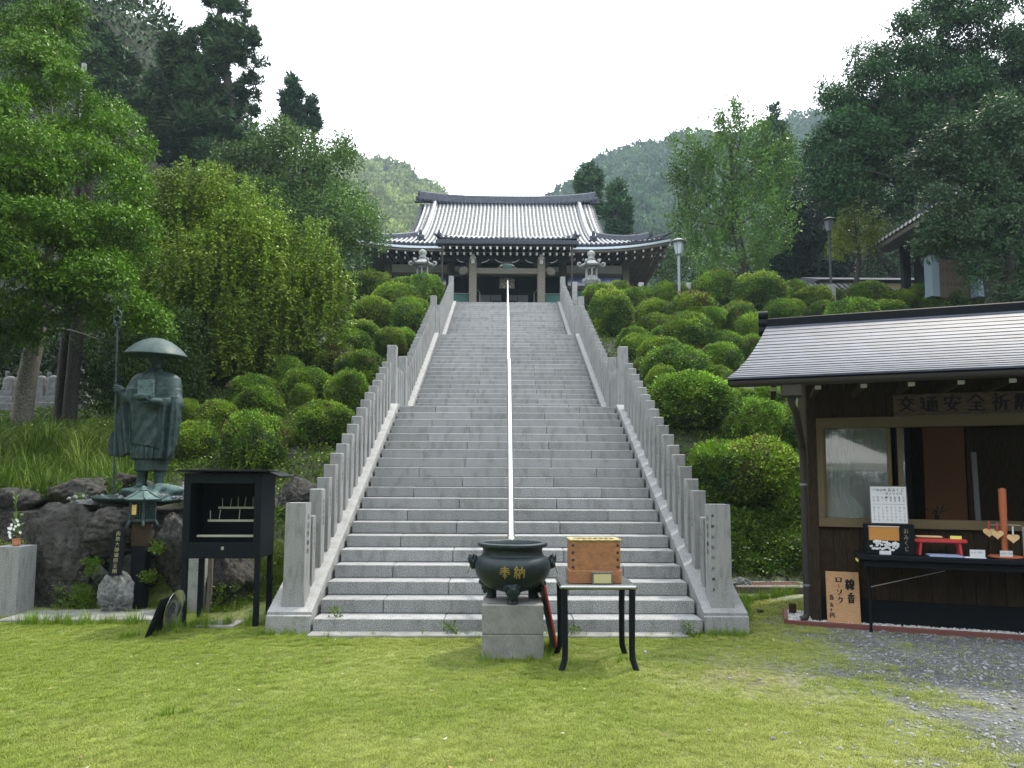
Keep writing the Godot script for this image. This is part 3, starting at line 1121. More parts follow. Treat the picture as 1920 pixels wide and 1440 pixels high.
func fence(s: int, f: int) -> void:
	var side := "left" if s < 0 else "right"
	var rung: String = ["lowest", "middle", "top"][f]
	var e: Array = FLIGHTS[f]
	var z0: float = -e[1] - (0.05 if f == 0 else -0.12)
	var z1: float = -e[1] - (e[0] - 1) * STEP_D - 0.02
	var t := thing("stone_fence", "row of granite posts on a slanting kerb, %s flight, %s side of the stairs" % [rung, side], "fence", Vector3(AXIS + s * 2.25, e[2] * STEP_H, z0), 0.0, "granite post fences along the stairs")
	var o := -t.position
	var xi := AXIS + s * 2.065
	var xo := AXIS + s * 2.53
	if s < 0:
		var q := xi
		xi = xo
		xo = q
	rng.seed = 60 + f * 2 + s
	# the slanting kerb, laid in lengths
	var n := 5
	for i in n:
		var a := lerpf(z0, z1, float(i) / n) - (0.002 if i > 0 else 0.0)
		var b := lerpf(z0, z1, float(i + 1) / n) + (0.002 if i < n - 1 else 0.0)
		var ya := beam_y(f, a)
		var yb := beam_y(f, b)
		var low := -0.5 if f == 0 and i == 0 else ya - 0.75
		var mb := MB.new()
		var w := rr(0.9, 1.0)
		mb.tint = Color(w, w, w)
		mb.hexa([Vector3(xi, low, a) + o, Vector3(xo, low, a) + o, Vector3(xo, yb - 0.75, b) + o, Vector3(xi, yb - 0.75, b) + o,
			Vector3(xi, ya, a) + o, Vector3(xo, ya, a) + o, Vector3(xo, yb, b) + o, Vector3(xi, yb, b) + o])
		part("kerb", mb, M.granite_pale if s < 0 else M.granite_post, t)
	var top_y := beam_y(f, z1)
	var next_z: float = -FLIGHTS[f + 1][1] + 0.12 if f < 2 else -29.4
	var land := MB.new()
	land.box(Vector3((xi + xo) / 2, top_y - 0.35, (z1 + next_z) / 2 - 0.004) + o, Vector3(absf(xo - xi), 0.69, z1 - next_z - 0.012), Basis(), 0.006)
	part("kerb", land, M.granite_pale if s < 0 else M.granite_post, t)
	# posts: [z, width, height above the kerb line, base, tall]
	var posts := []
	if f == 0:
		posts.append([-7.82, 0.215, 1.345, 0.10])
		posts.append([-8.10, 0.13, 1.19, 0.3])
		for i in 16:
			var z := -8.44 - 0.311 * i
			posts.append([z, 0.15, beam_y(0, z) + 0.87 + rr(-0.012, 0.012), beam_y(0, z) - 0.05])
		posts.append([-13.72, 0.185, top_y + 1.17, top_y - 0.02])
		for i in 4:
			posts.append([-14.05 - 0.26 * i, 0.13, top_y + 0.80 + rr(-0.01, 0.01), top_y - 0.02])
	elif f == 1:
		posts.append([-15.14, 0.175, 4.23, beam_y(1, -15.2) - 0.1])
		for i in 19:
			var z := -15.48 - 0.304 * i
			posts.append([z, 0.15, beam_y(1, z) + 0.87 + rr(-0.012, 0.012), beam_y(1, z) - 0.05])
		posts.append([-21.35, 0.185, top_y + 1.17, top_y - 0.02])
		for i in 4:
			posts.append([-21.7 - 0.26 * i, 0.13, top_y + 0.84, top_y - 0.02])
	else:
		posts.append([-22.85, 0.175, beam_y(2, -22.95) + 1.12, beam_y(2, -22.95) - 0.1])
		for i in 18:
			var z := -23.17 - 0.3 * i
			posts.append([z, 0.15, beam_y(2, z) + 0.87 + rr(-0.012, 0.012), beam_y(2, z) - 0.05])
		posts.append([-28.6, 0.2, TERRACE + 1.12, TERRACE - 0.1])
	var name_sets := ["奉納金師大安", "大通金安百円", "奉金照南無", "全安所大十", "香金遍線大", "五百円納奉"]
	for p in posts:
		var h: float = p[2] - p[3]
		var mb := MB.new()
		var w := rr(0.86, 1.0)
		mb.tint = Color(w, w, w * rr(0.98, 1.0))
		var x := AXIS + s * (2.25 if p[1] < 0.2 else 2.29)
		var wide: float = p[1]
		if f == 0 and absf(p[0] + 7.82) < 0.01:
			# the first post flares out at its foot
			var prof := [[0.10, 0.15], [0.24, 0.125], [0.36, 0.115], [0.5, 0.110], [1.345, 0.107]]
			for i in prof.size() - 1:
				var a: float = prof[i][1]
				var b: float = prof[i + 1][1]
				var ya: float = prof[i][0]
				var yb: float = prof[i + 1][0]
				mb.hexa([Vector3(x - a, ya, -7.82 + a) + o, Vector3(x + a, ya, -7.82 + a) + o, Vector3(x + a, ya, -7.82 - a) + o, Vector3(x - a, ya, -7.82 - a) + o,
					Vector3(x - b, yb, -7.82 + b) + o, Vector3(x + b, yb, -7.82 + b) + o, Vector3(x + b, yb, -7.82 - b) + o, Vector3(x - b, yb, -7.82 - b) + o])
		else:
			mb.box(Vector3(x, p[3] + h / 2, p[0]) + o, Vector3(wide, h, wide), Basis.from_euler(Vector3(rr(-0.007, 0.007), rr(-0.02, 0.02), rr(-0.007, 0.007))), rr(0.005, 0.011))
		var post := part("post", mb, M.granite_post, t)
		if f < 2:
			var chars: String = name_sets[rng.randi() % name_sets.size()]
			var size := wide * 0.27
			var face := Vector3(x - s * (wide / 2 + 0.0025), p[2] - 0.12, p[0]) + o
			if f == 0 and absf(p[0] + 7.82) < 0.01:
				face = Vector3(x - s * 0.1125, p[2] - 0.12, p[0]) + o
			var right := Vector3(0, 0, 1) if s > 0 else Vector3(0, 0, -1)
			text_on("inscription", chars, face - right * size / 2, right, Vector3.DOWN, size, Vector3.DOWN * size * 1.6, M.carved, post, 11.0)
	if f == 0 and s > 0:
		var size := 0.034
		text_on("inscription", "奉納金百円大師香", Vector3(AXIS + 2.185, 1.24, -7.82 + 0.1125) + o, Vector3.RIGHT, Vector3.DOWN, size, Vector3.DOWN * size * 3.3, M.carved, t, 9.0)
	if f == 0:
		# the plinth under the first post
		var mb := MB.new()
		mb.box(Vector3((xi + xo) / 2, -0.12, z0 + 0.02) + o, Vector3(absf(xo - xi) + 0.004, 0.60, 0.05), Basis(), 0.008)
		part("plinth", mb, M.granite_pale if s < 0 else M.granite_post, t)


func handrail() -> void:
	var t := thing("handrail", "bright polished steel handrail down the middle of the stairway", "handrail", Vector3(0.07, 0, -7.62))
	var o := -t.position
	var x := 0.068
	var pts := [Vector3(x, 0.98, -7.62)]
	for f in FLIGHTS:
		var z0: float = -f[1]
		var z1: float = z0 - (f[0] - 1) * STEP_D
		if f[2] > 0:
			pts.append(Vector3(x, f[2] * STEP_H + 0.90, z0 + 0.3))
		pts.append(Vector3(x, (f[2] + f[0]) * STEP_H + 0.88, z1))
	for i in pts.size() - 1:
		var mb := MB.new()
		mb.tube([pts[i] + o, pts[i + 1] + o], [0.038, 0.038], 20, true)
		part("rail", mb, M.steel, t)
	var cap := MB.new()
	cap.tube([pts[0] + Vector3(0, -0.03, 0.045) + o, pts[0] + o], [0.034, 0.0385], 20, true)
	part("end_cap", cap, M.bar_steel, t)
	for i in 18:
		var k := 1 + int(i * 58 / 17.0)
		var p := nosing(k)
		var mb := MB.new()
		mb.rod(Vector3(x, p.y, p.x - 0.15) + o, Vector3(x, p.y + 0.88, p.x - 0.15) + o, 0.021, 12)
		part("rail_post", mb, M.steel, t)


# ---------------------------------------------------------------- temple hall
const EAVE_Y := 13.5
const EAVE_Z := -35.2
const ROOF_W := 8.3
const RUN := 9.3
const ROLL := 0.2376


func roof_h(d: float) -> float:
	return 0.36 * d + 0.028 * d * d


func eave_lift(x: float, d: float) -> float:
	return 0.46 * pow(clampf((absf(x) - 3.9) / 4.4, 0.0, 1.0), 2.2) * clampf(1.0 - d / 3.5, 0.0, 1.0)


func roof_at(x: float, d: float) -> Vector3:
	return Vector3(x, EAVE_Y + roof_h(d) + eave_lift(x, d), EAVE_Z - d)


func porch_at(x: float, d: float) -> Vector3:
	# the porch roof continues the front slope outwards; d from 0 at its eave to 6.5
	return Vector3(x, 12.76 + 0.365 * d + 0.10 * pow(absf(x) / 3.3, 3.0) * clampf(1.0 - d / 3.0, 0.0, 1.0), -32.3 - d)


func tile_column(pan: MB, roof: Node, at: Callable, x: float, d0: float, d1: float, ends: bool) -> void:
	# one row of round tiles with the pan tiles to its right
	var n := maxi(2, int((d1 - d0) / 0.26))
	for i in n:
		var a := d0 + (d1 - d0) * i / n
		var b := d0 + (d1 - d0) * (i + 1) / n
		var w := rr(0.62, 1.0)
		pan.tint = Color(w, w, w * rr(0.95, 1.0))
		var p: Vector3 = at.call(x, a) + Vector3(0, 0.035, 0)
		var q: Vector3 = at.call(x + ROLL, a) + Vector3(0, 0.035, 0)
		var r: Vector3 = at.call(x + ROLL, b) + Vector3(0, 0.008, 0)
		var s: Vector3 = at.call(x, b) + Vector3(0, 0.008, 0)
		pan.quad(p, q, r, s)
		pan.quad(p - Vector3(0, 0.04, 0), q - Vector3(0, 0.04, 0), q, p)
	var mb := MB.new()
	var w := rr(0.88, 1.0)
	mb.tint = Color(w, w, w)
	var rows := []
	for i in n + 1:
		for half in 2:
			if i == n and half == 1:
				break
			var d := d0 + (d1 - d0) * (i + half * 0.93) / n
			var c: Vector3 = at.call(x, minf(d, d1))
			var rad := 0.069 if half == 0 else 0.063
			var row := PackedVector3Array()
			for j in 8:
				var t := PI * j / 7.0
				row.append(c + Vector3(cos(t) * rad, sin(t) * rad * 1.05 + 0.03, 0))
			rows.append(row)
	mb.grid(rows, false, false)
	var roll := part("tile_roll", mb, M.tile, roof)
	if ends:
		var e := MB.new()
		var c: Vector3 = at.call(x, d0) + Vector3(0, 0.03, 0)
		e.tube([c + Vector3(0, 0, -0.03), c + Vector3(0, 0, 0.03), c + Vector3(0, 0, 0.031), c + Vector3(0, 0, 0.02)], [0.082, 0.082, 0.06, 0.055], 12)
		part("eave_tile", e, M.tile_dark, roll)


func ridge_run(mb: MB, path: Array, half: float, high: float, cap: float) -> void:
	# a built-up tile ridge: a wall of tiles with a round cap
	for i in path.size() - 1:
		var a: Vector3 = path[i]
		var b: Vector3 = path[i + 1]
		var t := (b - a).normalized()
		var s := t.cross(Vector3.UP).normalized() * half
		var low := Vector3(0, -0.12, 0)
		var up := Vector3(0, high, 0)
		mb.quad(a + s + low, b + s + low, b + s + up, a + s + up)
		mb.quad(b - s + low, a - s + low, a - s + up, b - s + up)
		mb.quad(a + s + up, b + s + up, b - s + up, a - s + up)
	var first: Vector3 = path[0]
	var tt: Vector3 = (path[1] - first).normalized()
	var ss := tt.cross(Vector3.UP).normalized() * half
	mb.quad(first - ss - Vector3(0, 0.12, 0), first + ss - Vector3(0, 0.12, 0), first + ss + Vector3(0, high, 0), first - ss + Vector3(0, high, 0))
	var last: Vector3 = path[-1]
	mb.quad(last + ss - Vector3(0, 0.12, 0), last - ss - Vector3(0, 0.12, 0), last - ss + Vector3(0, high, 0), last + ss + Vector3(0, high, 0))
	mb.tube(path.map(func(p): return p + Vector3(0, high, 0)), path.map(func(_p): return cap), 10, true)


func demon_tile(at: Vector3, size: float, parent: Node, turn := 0.0) -> void:
	var mb := MB.new()
	var b := Basis(Vector3.UP, turn)
	mb.box(at + Vector3(0, size * 0.35, 0), Vector3(size * 0.85, size * 0.7, size * 0.3), b, size * 0.1)
	mb.box(at + Vector3(0, size * 0.08, 0), Vector3(size * 1.15, size * 0.22, size * 0.34), b, size * 0.08)
	mb.blob(at + Vector3(0, size * 0.92, 0) + b * Vector3(0, 0, 0.02), Vector3(size * 0.22, size * 0.36, size * 0.2), soft_noise, 0.2, 20.0, 9, 6)
	mb.blob(at + b * Vector3(0, size * 0.42, size * 0.16), Vector3(size * 0.26, size * 0.24, size * 0.12), soft_noise, 0.2, 30.0, 9, 6)
	part("ridge_end_tile", mb, M.tile_dark, parent)


func build_temple() -> void:
	var t := thing("temple_hall", "temple hall with grey tiled hip-and-gable roof and a projecting porch", "temple", Vector3(0.05, 0, 0))
	rng.seed = 70
	var roof := t
	var pan := MB.new()
	var count := int(ROOF_W / ROLL)
	for i in range(-count, count + 1):
		var x := i * ROLL
		var d1 := RUN if absf(x) < 5.42 else ROOF_W - absf(x) + 0.02
		if d1 < 0.3:
			continue
		var d0 := 0.0 if absf(x) > 3.28 else 3.2
		tile_column(pan, roof, roof_at, x, d0, d1, absf(x) > 3.28)
	for i in range(-13, 14):
		tile_column(pan, roof, porch_at, i * ROLL, 0.0, 6.4, true)
	var po := part("pan_tiles", pan, M.tile_pan, roof)
	po.set_meta("kind", "stuff")
	# side slopes and rear slope
	var sides := MB.new()
	for s in [-1.0, 1.0]:
		var rows := []
		for i in 10:
			var e := 3.4 * i / 9.0
			var row := PackedVector3Array()
			for j in 24:
				var z := lerpf(EAVE_Z - e, EAVE_Z - 2 * RUN + e, j / 23.0)
				var d := minf(z - (EAVE_Z - 2 * RUN), EAVE_Z - z)
				var up := 0.46 * pow(clampf((4.4 - d) / 4.4, 0.0, 1.0), 2.2) * clampf(1.0 - e / 3.5, 0.0, 1.0)
				row.append(Vector3(s * (ROOF_W - e), EAVE_Y + roof_h(e) + up, z))
			rows.append(row)
		sides.grid(rows, false, s < 0)
		for j in 30:   # round tiles on the side slope
			var z := EAVE_Z - 0.45 - j * 0.55
			var pts := []
			for i in 6:
				var e := minf(3.3, minf(EAVE_Z - z, z - EAVE_Z + 2 * RUN)) * i / 5.0
				var d := minf(z - (EAVE_Z - 2 * RUN), EAVE_Z - z)
				var up := 0.46 * pow(clampf((4.4 - d) / 4.4, 0.0, 1.0), 2.2) * clampf(1.0 - e / 3.5, 0.0, 1.0)
				pts.append(Vector3(s * (ROOF_W - e), EAVE_Y + roof_h(e) + up + 0.03, z))
			sides.tube(pts, [0.07, 0.066, 0.066, 0.066, 0.066, 0.066], 7)
	var rear := []
	for i in 10:
		var d := RUN * i / 9.0
		rear.append(PackedVector3Array([Vector3(5.6, EAVE_Y + roof_h(d), EAVE_Z - 2 * RUN + d), Vector3(-5.6, EAVE_Y + roof_h(d), EAVE_Z - 2 * RUN + d)]))
	sides.grid(rear)
	part("side_slopes", sides, M.tile_pan, roof)
	var gable := MB.new()
	for s in [-1.0, 1.0]:
		var a := Vector3(s * 4.95, EAVE_Y + 0.8, EAVE_Z - 2.4)
		var b := Vector3(s * 4.95, EAVE_Y + 0.8, EAVE_Z - 2 * RUN + 2.4)
		var c := Vector3(s * 4.95, EAVE_Y + roof_h(RUN) - 0.1, EAVE_Z - RUN)
		gable.tri(a, b, c)
		gable.tri(a, c, b)
	part("gable_wall", gable, M.temple_dark, roof)
	# verges at the gable edges
	var verge := MB.new()
	for s in [-1.0, 1.0]:
		for i in 30:
			var d := 2.85 + (RUN - 2.85) * i / 30.0
			var p := roof_at(s * 5.46, d)
			verge.box(p + Vector3(s * 0.05, -0.02, -0.12), Vector3(0.20, 0.11, 0.27), Basis(Vector3.RIGHT, atan(0.36 + 0.056 * d) - 0.08), 0.015)
	var vo := part("verge_tiles", verge, M.tile_dark, roof)
	vo.set_meta("kind", "stuff")
	# main ridge
	var path := []
	for i in 25:
		var x := -5.6 + 11.2 * i / 24.0
		path.append(Vector3(x, EAVE_Y + roof_h(RUN) + 0.04 + 0.30 * pow(absf(x) / 5.6, 3.0), EAVE_Z - RUN))
	var ridge := MB.new()
	ridge_run(ridge, path, 0.16, 0.42, 0.12)
	part("main_ridge", ridge, M.slate, roof)
	var band := MB.new()
	for i in 46:
		var x := -5.4 + 10.8 * i / 45.0
		band.blob(Vector3(x, EAVE_Y + roof_h(RUN) + 0.03 + 0.30 * pow(absf(x) / 5.8, 3.0), EAVE_Z - RUN + 0.20), Vector3(0.09, 0.07, 0.06), soft_noise, 0.0, 1.0, 7, 4)
	part("ridge_band", band, M.tile_dark, roof)
	for s in [-1.0, 1.0]:
		demon_tile(Vector3(s * 5.62, EAVE_Y + roof_h(RUN) + 0.10, EAVE_Z - RUN + 0.02), 0.62, roof, 0.0)
		# descending ridge with its end tile
		var down := []
		for i in 16:
			down.append(roof_at(s * 4.62, lerpf(2.0, RUN - 0.12, i / 15.0)) + Vector3(0, 0.10, 0))
		var dr := MB.new()
		ridge_run(dr, down, 0.10, 0.10, 0.13)
		part("descending_ridge", dr, M.tile, roof)
		demon_tile(roof_at(s * 4.62, 1.85) + Vector3(0, 0.06, 0), 0.46, roof)
		# corner ridges
		var hip := []
		for i in 12:
			var e := lerpf(3.3, 0.85, i / 11.0)
			hip.append(Vector3(s * (ROOF_W - e), EAVE_Y + roof_h(e) + 0.46 * pow(clampf((4.4 - e) / 4.4, 0, 1), 2.2) * (1.0 - e / 3.5) + 0.12 + 0.14 * pow(i / 11.0, 4.0), EAVE_Z - e))
		var hr := MB.new()
		ridge_run(hr, hip, 0.09, 0.14, 0.085)
		part("corner_ridge", hr, M.slate, roof)
		demon_tile(hip[-1] + Vector3(s * 0.05, -0.05, 0.06), 0.26, roof, s * 0.7)
		var hip2 := []
		for i in 6:
			var e := lerpf(0.8, -0.12, i / 5.0)
			hip2.append(Vector3(s * (ROOF_W - e), EAVE_Y + roof_h(e) + 0.46 * pow(clampf((4.4 - e) / 4.4, 0, 1), 2.2) + 0.06 + 0.20 * pow(i / 5.0, 2.5), EAVE_Z - e))
		var h2 := MB.new()
		h2.tube(hip2, [0.10, 0.10, 0.09, 0.08, 0.06, 0.03], 9)
		part("corner_tip", h2, M.tile_dark, roof)
		demon_tile(porch_at(s * 3.2, 0.25) + Vector3(0, 0.05, 0), 0.24, roof)
		var pe := MB.new()   # edge of the porch roof
		pe.tube([porch_at(s * 3.30, -0.1) + Vector3(s * 0.05, 0.12, 0), porch_at(s * 3.27, 0.5) + Vector3(0, 0.06, 0), porch_at(s * 3.27, 6.0) + Vector3(0, 0.06, 0)], [0.06, 0.075, 0.075], 9)
		pe.quad(porch_at(s * 3.27, 0.0) + Vector3(0, -0.25, 0), porch_at(s * 3.27, 6.0) + Vector3(0, -0.5, 0), porch_at(s * 3.27, 6.0), porch_at(s * 3.27, 0.0))
		part("porch_edge", pe, M.tile_dark, roof)
	# eaves: tile bed, flashing, board, rafters in two rows
	for s in [-1.0, 1.0]:
		var strips := [["tile_bed", -0.10, 0.10, 0.0, M.tile_dark], ["flashing", -0.215, 0.11, 0.015, M.flashing], ["eave_board", -0.335, 0.125, -0.06, M.temple_wood]]
		for e in strips:
			var mb := MB.new()
			for i in 12:
				var xa: float = s * lerpf(3.2, ROOF_W, i / 12.0)
				var xb: float = s * lerpf(3.2, ROOF_W, (i + 1) / 12.0)
				var ya: float = EAVE_Y + eave_lift(xa, 0) + e[1]
				var yb: float = EAVE_Y + eave_lift(xb, 0) + e[1]
				var zf: float = EAVE_Z + e[3]
				var zr := zf - 0.25
				if s > 0:
					mb.hexa([Vector3(xa, ya, zf), Vector3(xb, yb, zf), Vector3(xb, yb, zr), Vector3(xa, ya, zr), Vector3(xa, ya + e[2], zf), Vector3(xb, yb + e[2], zf), Vector3(xb, yb + e[2], zr), Vector3(xa, ya + e[2], zr)])
				else:
					mb.hexa([Vector3(xb, yb, zf), Vector3(xa, ya, zf), Vector3(xa, ya, zr), Vector3(xb, yb, zr), Vector3(xb, yb + e[2], zf), Vector3(xa, ya + e[2], zf), Vector3(xa, ya + e[2], zr), Vector3(xb, yb + e[2], zr)])
			# the same strip runs back along the side eave
			var xo: float = s * (ROOF_W - 0.03 + e[3])
			for i in 14:
				var za := EAVE_Z - 18.5 * i / 14.0
				var zb := EAVE_Z - 18.5 * (i + 1) / 14.0
				var la := 0.46 * pow(clampf((4.4 - (EAVE_Z - za)) / 4.4, 0, 1), 2.2)
				var lb := 0.46 * pow(clampf((4.4 - (EAVE_Z - zb)) / 4.4, 0, 1), 2.2)
				var c := Vector3(xo, EAVE_Y + (la + lb) / 2 + e[1] + e[2] / 2, (za + zb) / 2)
				mb.box(c, Vector3(0.12, e[2], za - zb + 0.02), Basis(Vector3.RIGHT, atan2(la - lb, za - zb)))
			part(e[0], mb, e[4], roof)
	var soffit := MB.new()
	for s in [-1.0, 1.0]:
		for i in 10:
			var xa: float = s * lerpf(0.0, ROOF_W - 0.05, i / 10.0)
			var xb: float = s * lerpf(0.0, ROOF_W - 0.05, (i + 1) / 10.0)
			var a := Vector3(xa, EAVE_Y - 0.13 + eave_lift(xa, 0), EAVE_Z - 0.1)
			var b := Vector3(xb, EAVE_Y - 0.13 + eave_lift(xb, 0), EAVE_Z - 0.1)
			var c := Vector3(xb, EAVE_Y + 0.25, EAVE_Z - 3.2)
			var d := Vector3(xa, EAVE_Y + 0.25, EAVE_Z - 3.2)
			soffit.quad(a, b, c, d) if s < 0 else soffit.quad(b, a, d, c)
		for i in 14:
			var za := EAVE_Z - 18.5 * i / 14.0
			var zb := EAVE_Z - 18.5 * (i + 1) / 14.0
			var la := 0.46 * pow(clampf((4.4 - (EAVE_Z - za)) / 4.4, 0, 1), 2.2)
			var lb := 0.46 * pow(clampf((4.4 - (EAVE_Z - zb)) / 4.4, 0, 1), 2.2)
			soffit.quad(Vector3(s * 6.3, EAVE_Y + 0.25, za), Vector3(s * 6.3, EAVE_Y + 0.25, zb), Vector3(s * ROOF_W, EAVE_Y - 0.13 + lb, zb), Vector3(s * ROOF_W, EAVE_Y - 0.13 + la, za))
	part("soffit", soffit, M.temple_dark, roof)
	for s in [-1.0, 1.0]:
		for i in 11:   # front rafters, upper and lower row
			var x: float = s * (3.40 + i * 0.445)
			if absf(x) > ROOF_W - 0.1:
				continue
			for row in 2:
				var lift := eave_lift(x, 0) * (1.0 if row == 0 else 0.75)
				var a := Vector3(x + row * s * 0.1, EAVE_Y - 0.40 + lift - row * 0.10, EAVE_Z - 0.2 - row * 0.55)
				var b := Vector3(x + row * s * 0.1, EAVE_Y + 0.0 - row * 0.12, EAVE_Z - 3.0)
				rafter(a, b, 0.075, 0.11, roof)
		for i in 34:   # side rafters
			var z := EAVE_Z - 0.55 - i * 0.36
			var lift := 0.46 * pow(clampf((4.4 - (EAVE_Z - z)) / 4.4, 0, 1), 2.2)
			rafter(Vector3(s * (ROOF_W - 0.18), EAVE_Y - 0.36 + lift, z), Vector3(s * 6.3, EAVE_Y - 0.02, z), 0.075, 0.11, roof, i < 5)
			rafter(Vector3(s * (ROOF_W - 0.62), EAVE_Y - 0.47 + lift * 0.8, z), Vector3(s * 6.3, EAVE_Y - 0.2, z), 0.075, 0.11, roof, i < 5)
	# porch eave
	var pb := MB.new()
	pb.box(Vector3(0, 12.62, -32.27), Vector3(6.66, 0.20, 0.12), Basis(), 0.02)
	pb.box(Vector3(0, 12.56, -32.5), Vector3(6.5, 0.12, 0.3))
	part("porch_gutter", pb, M.tile_dark, roof)
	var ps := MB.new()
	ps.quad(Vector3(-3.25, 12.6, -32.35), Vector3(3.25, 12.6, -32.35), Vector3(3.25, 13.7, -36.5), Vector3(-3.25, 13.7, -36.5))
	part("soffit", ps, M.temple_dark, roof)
	for i in 20:
		var x := -2.98 + i * 0.3137
		rafter(Vector3(x, 12.41, -32.42), Vector3(x, 12.95, -34.4), 0.08, 0.12, roof)
		rafter(Vector3(x, 12.30, -32.95), Vector3(x, 12.80, -34.9), 0.08, 0.12, roof)
	var strip := MB.new()
	strip.box(Vector3(0, 12.47, -32.45), Vector3(6.2, 0.025, 0.03))
	strip.box(Vector3(0, 12.365, -32.98), Vector3(6.2, 0.025, 0.03))
	part("rafter_strip", strip, M.temple_post, roof)

	# frame of the hall
	var o := Vector3.ZERO
	for s in [-1.0, 1.0]:
		for e in [[1.64, -33.5, 0.37, 9.0, 12.2, M.temple_post], [3.05, -38.0, 0.36, 9.0, 13.6, M.temple_wood], [6.48, -38.0, 0.36, 9.0, 13.6, M.temple_post], [6.48, -43.0, 0.36, 9.0, 13.6, M.temple_wood], [6.48, -48.0, 0.36, 9.0, 13.6, M.temple_wood]]:
			var mb := MB.new()
			mb.box(Vector3(s * e[0], (e[3] + e[4]) / 2, e[1]) + o, Vector3(e[2], e[4] - e[3], e[2]), Basis(), 0.03)
			part("column", mb, e[5], t)
		# bracket block and arms over the porch columns
		var br := MB.new()
		br.box(Vector3(s * 1.64, 12.02, -33.30) + o, Vector3(0.16, 0.20, 0.12), Basis(), 0.01)
		br.box(Vector3(s * 1.64, 12.20, -33.30) + o, Vector3(0.28, 0.10, 0.14), Basis(), 0.01)
		br.box(Vector3(s * 1.64, 12.31, -33.30) + o, Vector3(0.18, 0.14, 0.14), Basis(), 0.01)
		part("bracket", br, M.plaster, t)
		for side in [-1.0, 1.0]:
			var arm := MB.new()
			var pts := []
			var rad := []
			for i in 9:
				var u := i / 8.0
				pts.append(Vector3(s * 1.64 + side * (0.42 + 0.36 * u), 12.02 + 0.15 * pow(u, 2.4), -33.42) + o)
				rad.append(0.024 - 0.010 * u)
			arm.tube(pts, rad, 7)
			part("bracket_tip", arm, M.plaster, t)
			var sol := MB.new()
			sol.hexa([Vector3(s * 1.64 + side * 0.16 - 0.0, 11.78, -33.40) + o, Vector3(s * 1.64 + side * 0.22, 11.78, -33.40) + o, Vector3(s * 1.64 + side * 0.22, 11.78, -33.6) + o, Vector3(s * 1.64 + side * 0.16, 11.78, -33.6) + o,
				Vector3(s * 1.64 + side * 0.16, 12.02, -33.40) + o, Vector3(s * 1.64 + side * 0.5, 12.05, -33.40) + o, Vector3(s * 1.64 + side * 0.5, 12.05, -33.6) + o, Vector3(s * 1.64 + side * 0.16, 12.02, -33.6) + o] if side > 0 else
				[Vector3(s * 1.64 - 0.22, 11.78, -33.40) + o, Vector3(s * 1.64 - 0.16, 11.78, -33.40) + o, Vector3(s * 1.64 - 0.16, 11.78, -33.6) + o, Vector3(s * 1.64 - 0.22, 11.78, -33.6) + o,
				Vector3(s * 1.64 - 0.5, 12.05, -33.40) + o, Vector3(s * 1.64 - 0.16, 12.02, -33.40) + o, Vector3(s * 1.64 - 0.16, 12.02, -33.6) + o, Vector3(s * 1.64 - 0.5, 12.05, -33.6) + o])
			part("bracket_arm", sol, M.temple_dark, t)
		# carved nose on the outer side of each porch column
		var nose := MB.new()
		nose.blob(Vector3(s * 2.08, 11.62, -33.5) + o, Vector3(0.26, 0.19, 0.10), soft_noise, 0.15, 30.0, 14, 9, Vector3.ZERO, Basis(Vector3.BACK, -s * 0.5))
		part("carved_nose", nose, M.temple_post, t)
		# white panels and blue windows between the columns
		var pn := MB.new()
		pn.box(Vector3(s * 4.77, 13.07, -38.0) + o, Vector3(3.02, 0.44, 0.1))
		part("plaster_panel", pn, M.plaster, t)
		var pn2 := MB.new()
		pn2.box(Vector3(s * 2.35, 12.95, -38.0) + o, Vector3(1.0, 0.5, 0.1))
		part("plaster_panel", pn2, M.plaster, t)
		var bm := MB.new()
		bm.box(Vector3(s * 4.77, 12.75, -37.98) + o, Vector3(3.05, 0.16, 0.2), Basis(), 0.01)
		bm.box(Vector3(s * 4.77, 12.05, -37.98) + o, Vector3(3.05, 0.20, 0.2), Basis(), 0.01)
		part("cross_beam", bm, M.temple_wood, t)
		for k in 2:
			var w := MB.new()
			w.box(Vector3(s * (4.0 + 1.52 * k), 12.41, -38.05) + o, Vector3(1.38, 0.5, 0.04))
			part("window", w, M.blue_glass, t)
			var w2 := MB.new()
			w2.box(Vector3(s * (4.0 + 1.52 * k), 11.4, -38.05) + o, Vector3(1.38, 1.0, 0.04))
			part("window", w2, M.teal, t)
		var dp := MB.new()
		dp.rod(Vector3(s * 3.02, 12.5, -32.35) + o, Vector3(s * 3.02, 9.0, -32.45) + o, 0.05, 10)
		part("downpipe", dp, M.gutter, t)
		var rl := MB.new()
		rl.rod(Vector3(s * 1.42, 11.35, -36.5) + o, Vector3(s * 1.42, 9.9, -36.5) + o, 0.02, 8)
		rl.rod(Vector3(s * 1.42, 11.35, -36.5) + o, Vector3(s * 1.60, 11.1, -34.5) + o, 0.02, 8)
		rl.rod(Vector3(s * 1.9, 11.18, -36.0) + o, Vector3(s * 3.0, 11.18, -36.0) + o, 0.02, 8)
		part("porch_rail", rl, M.bar_steel, t)
		var ts := MB.new()
		ts.box(Vector3(s * 2.5, 10.6, -36.05) + o, Vector3(1.0, 1.1, 0.05))
		part("side_panel", ts, M.teal, t)
	# dark hall behind the porch
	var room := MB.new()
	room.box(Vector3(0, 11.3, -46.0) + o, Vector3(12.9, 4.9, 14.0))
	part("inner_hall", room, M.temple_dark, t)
	var floor_ := MB.new()
	floor_.box(Vector3(0, 9.25, -43.5) + o, Vector3(14.2, 0.9, 16.5), Basis(), 0.03)
	part("floor", floor_, M.concrete, t)
	var beam := MB.new()
	beam.box(Vector3(0, 11.60, -33.5) + o, Vector3(3.0, 0.28, 0.24), Basis(), 0.02)
	part("porch_beam", beam, M.temple_post, t)
	var purlin := MB.new()
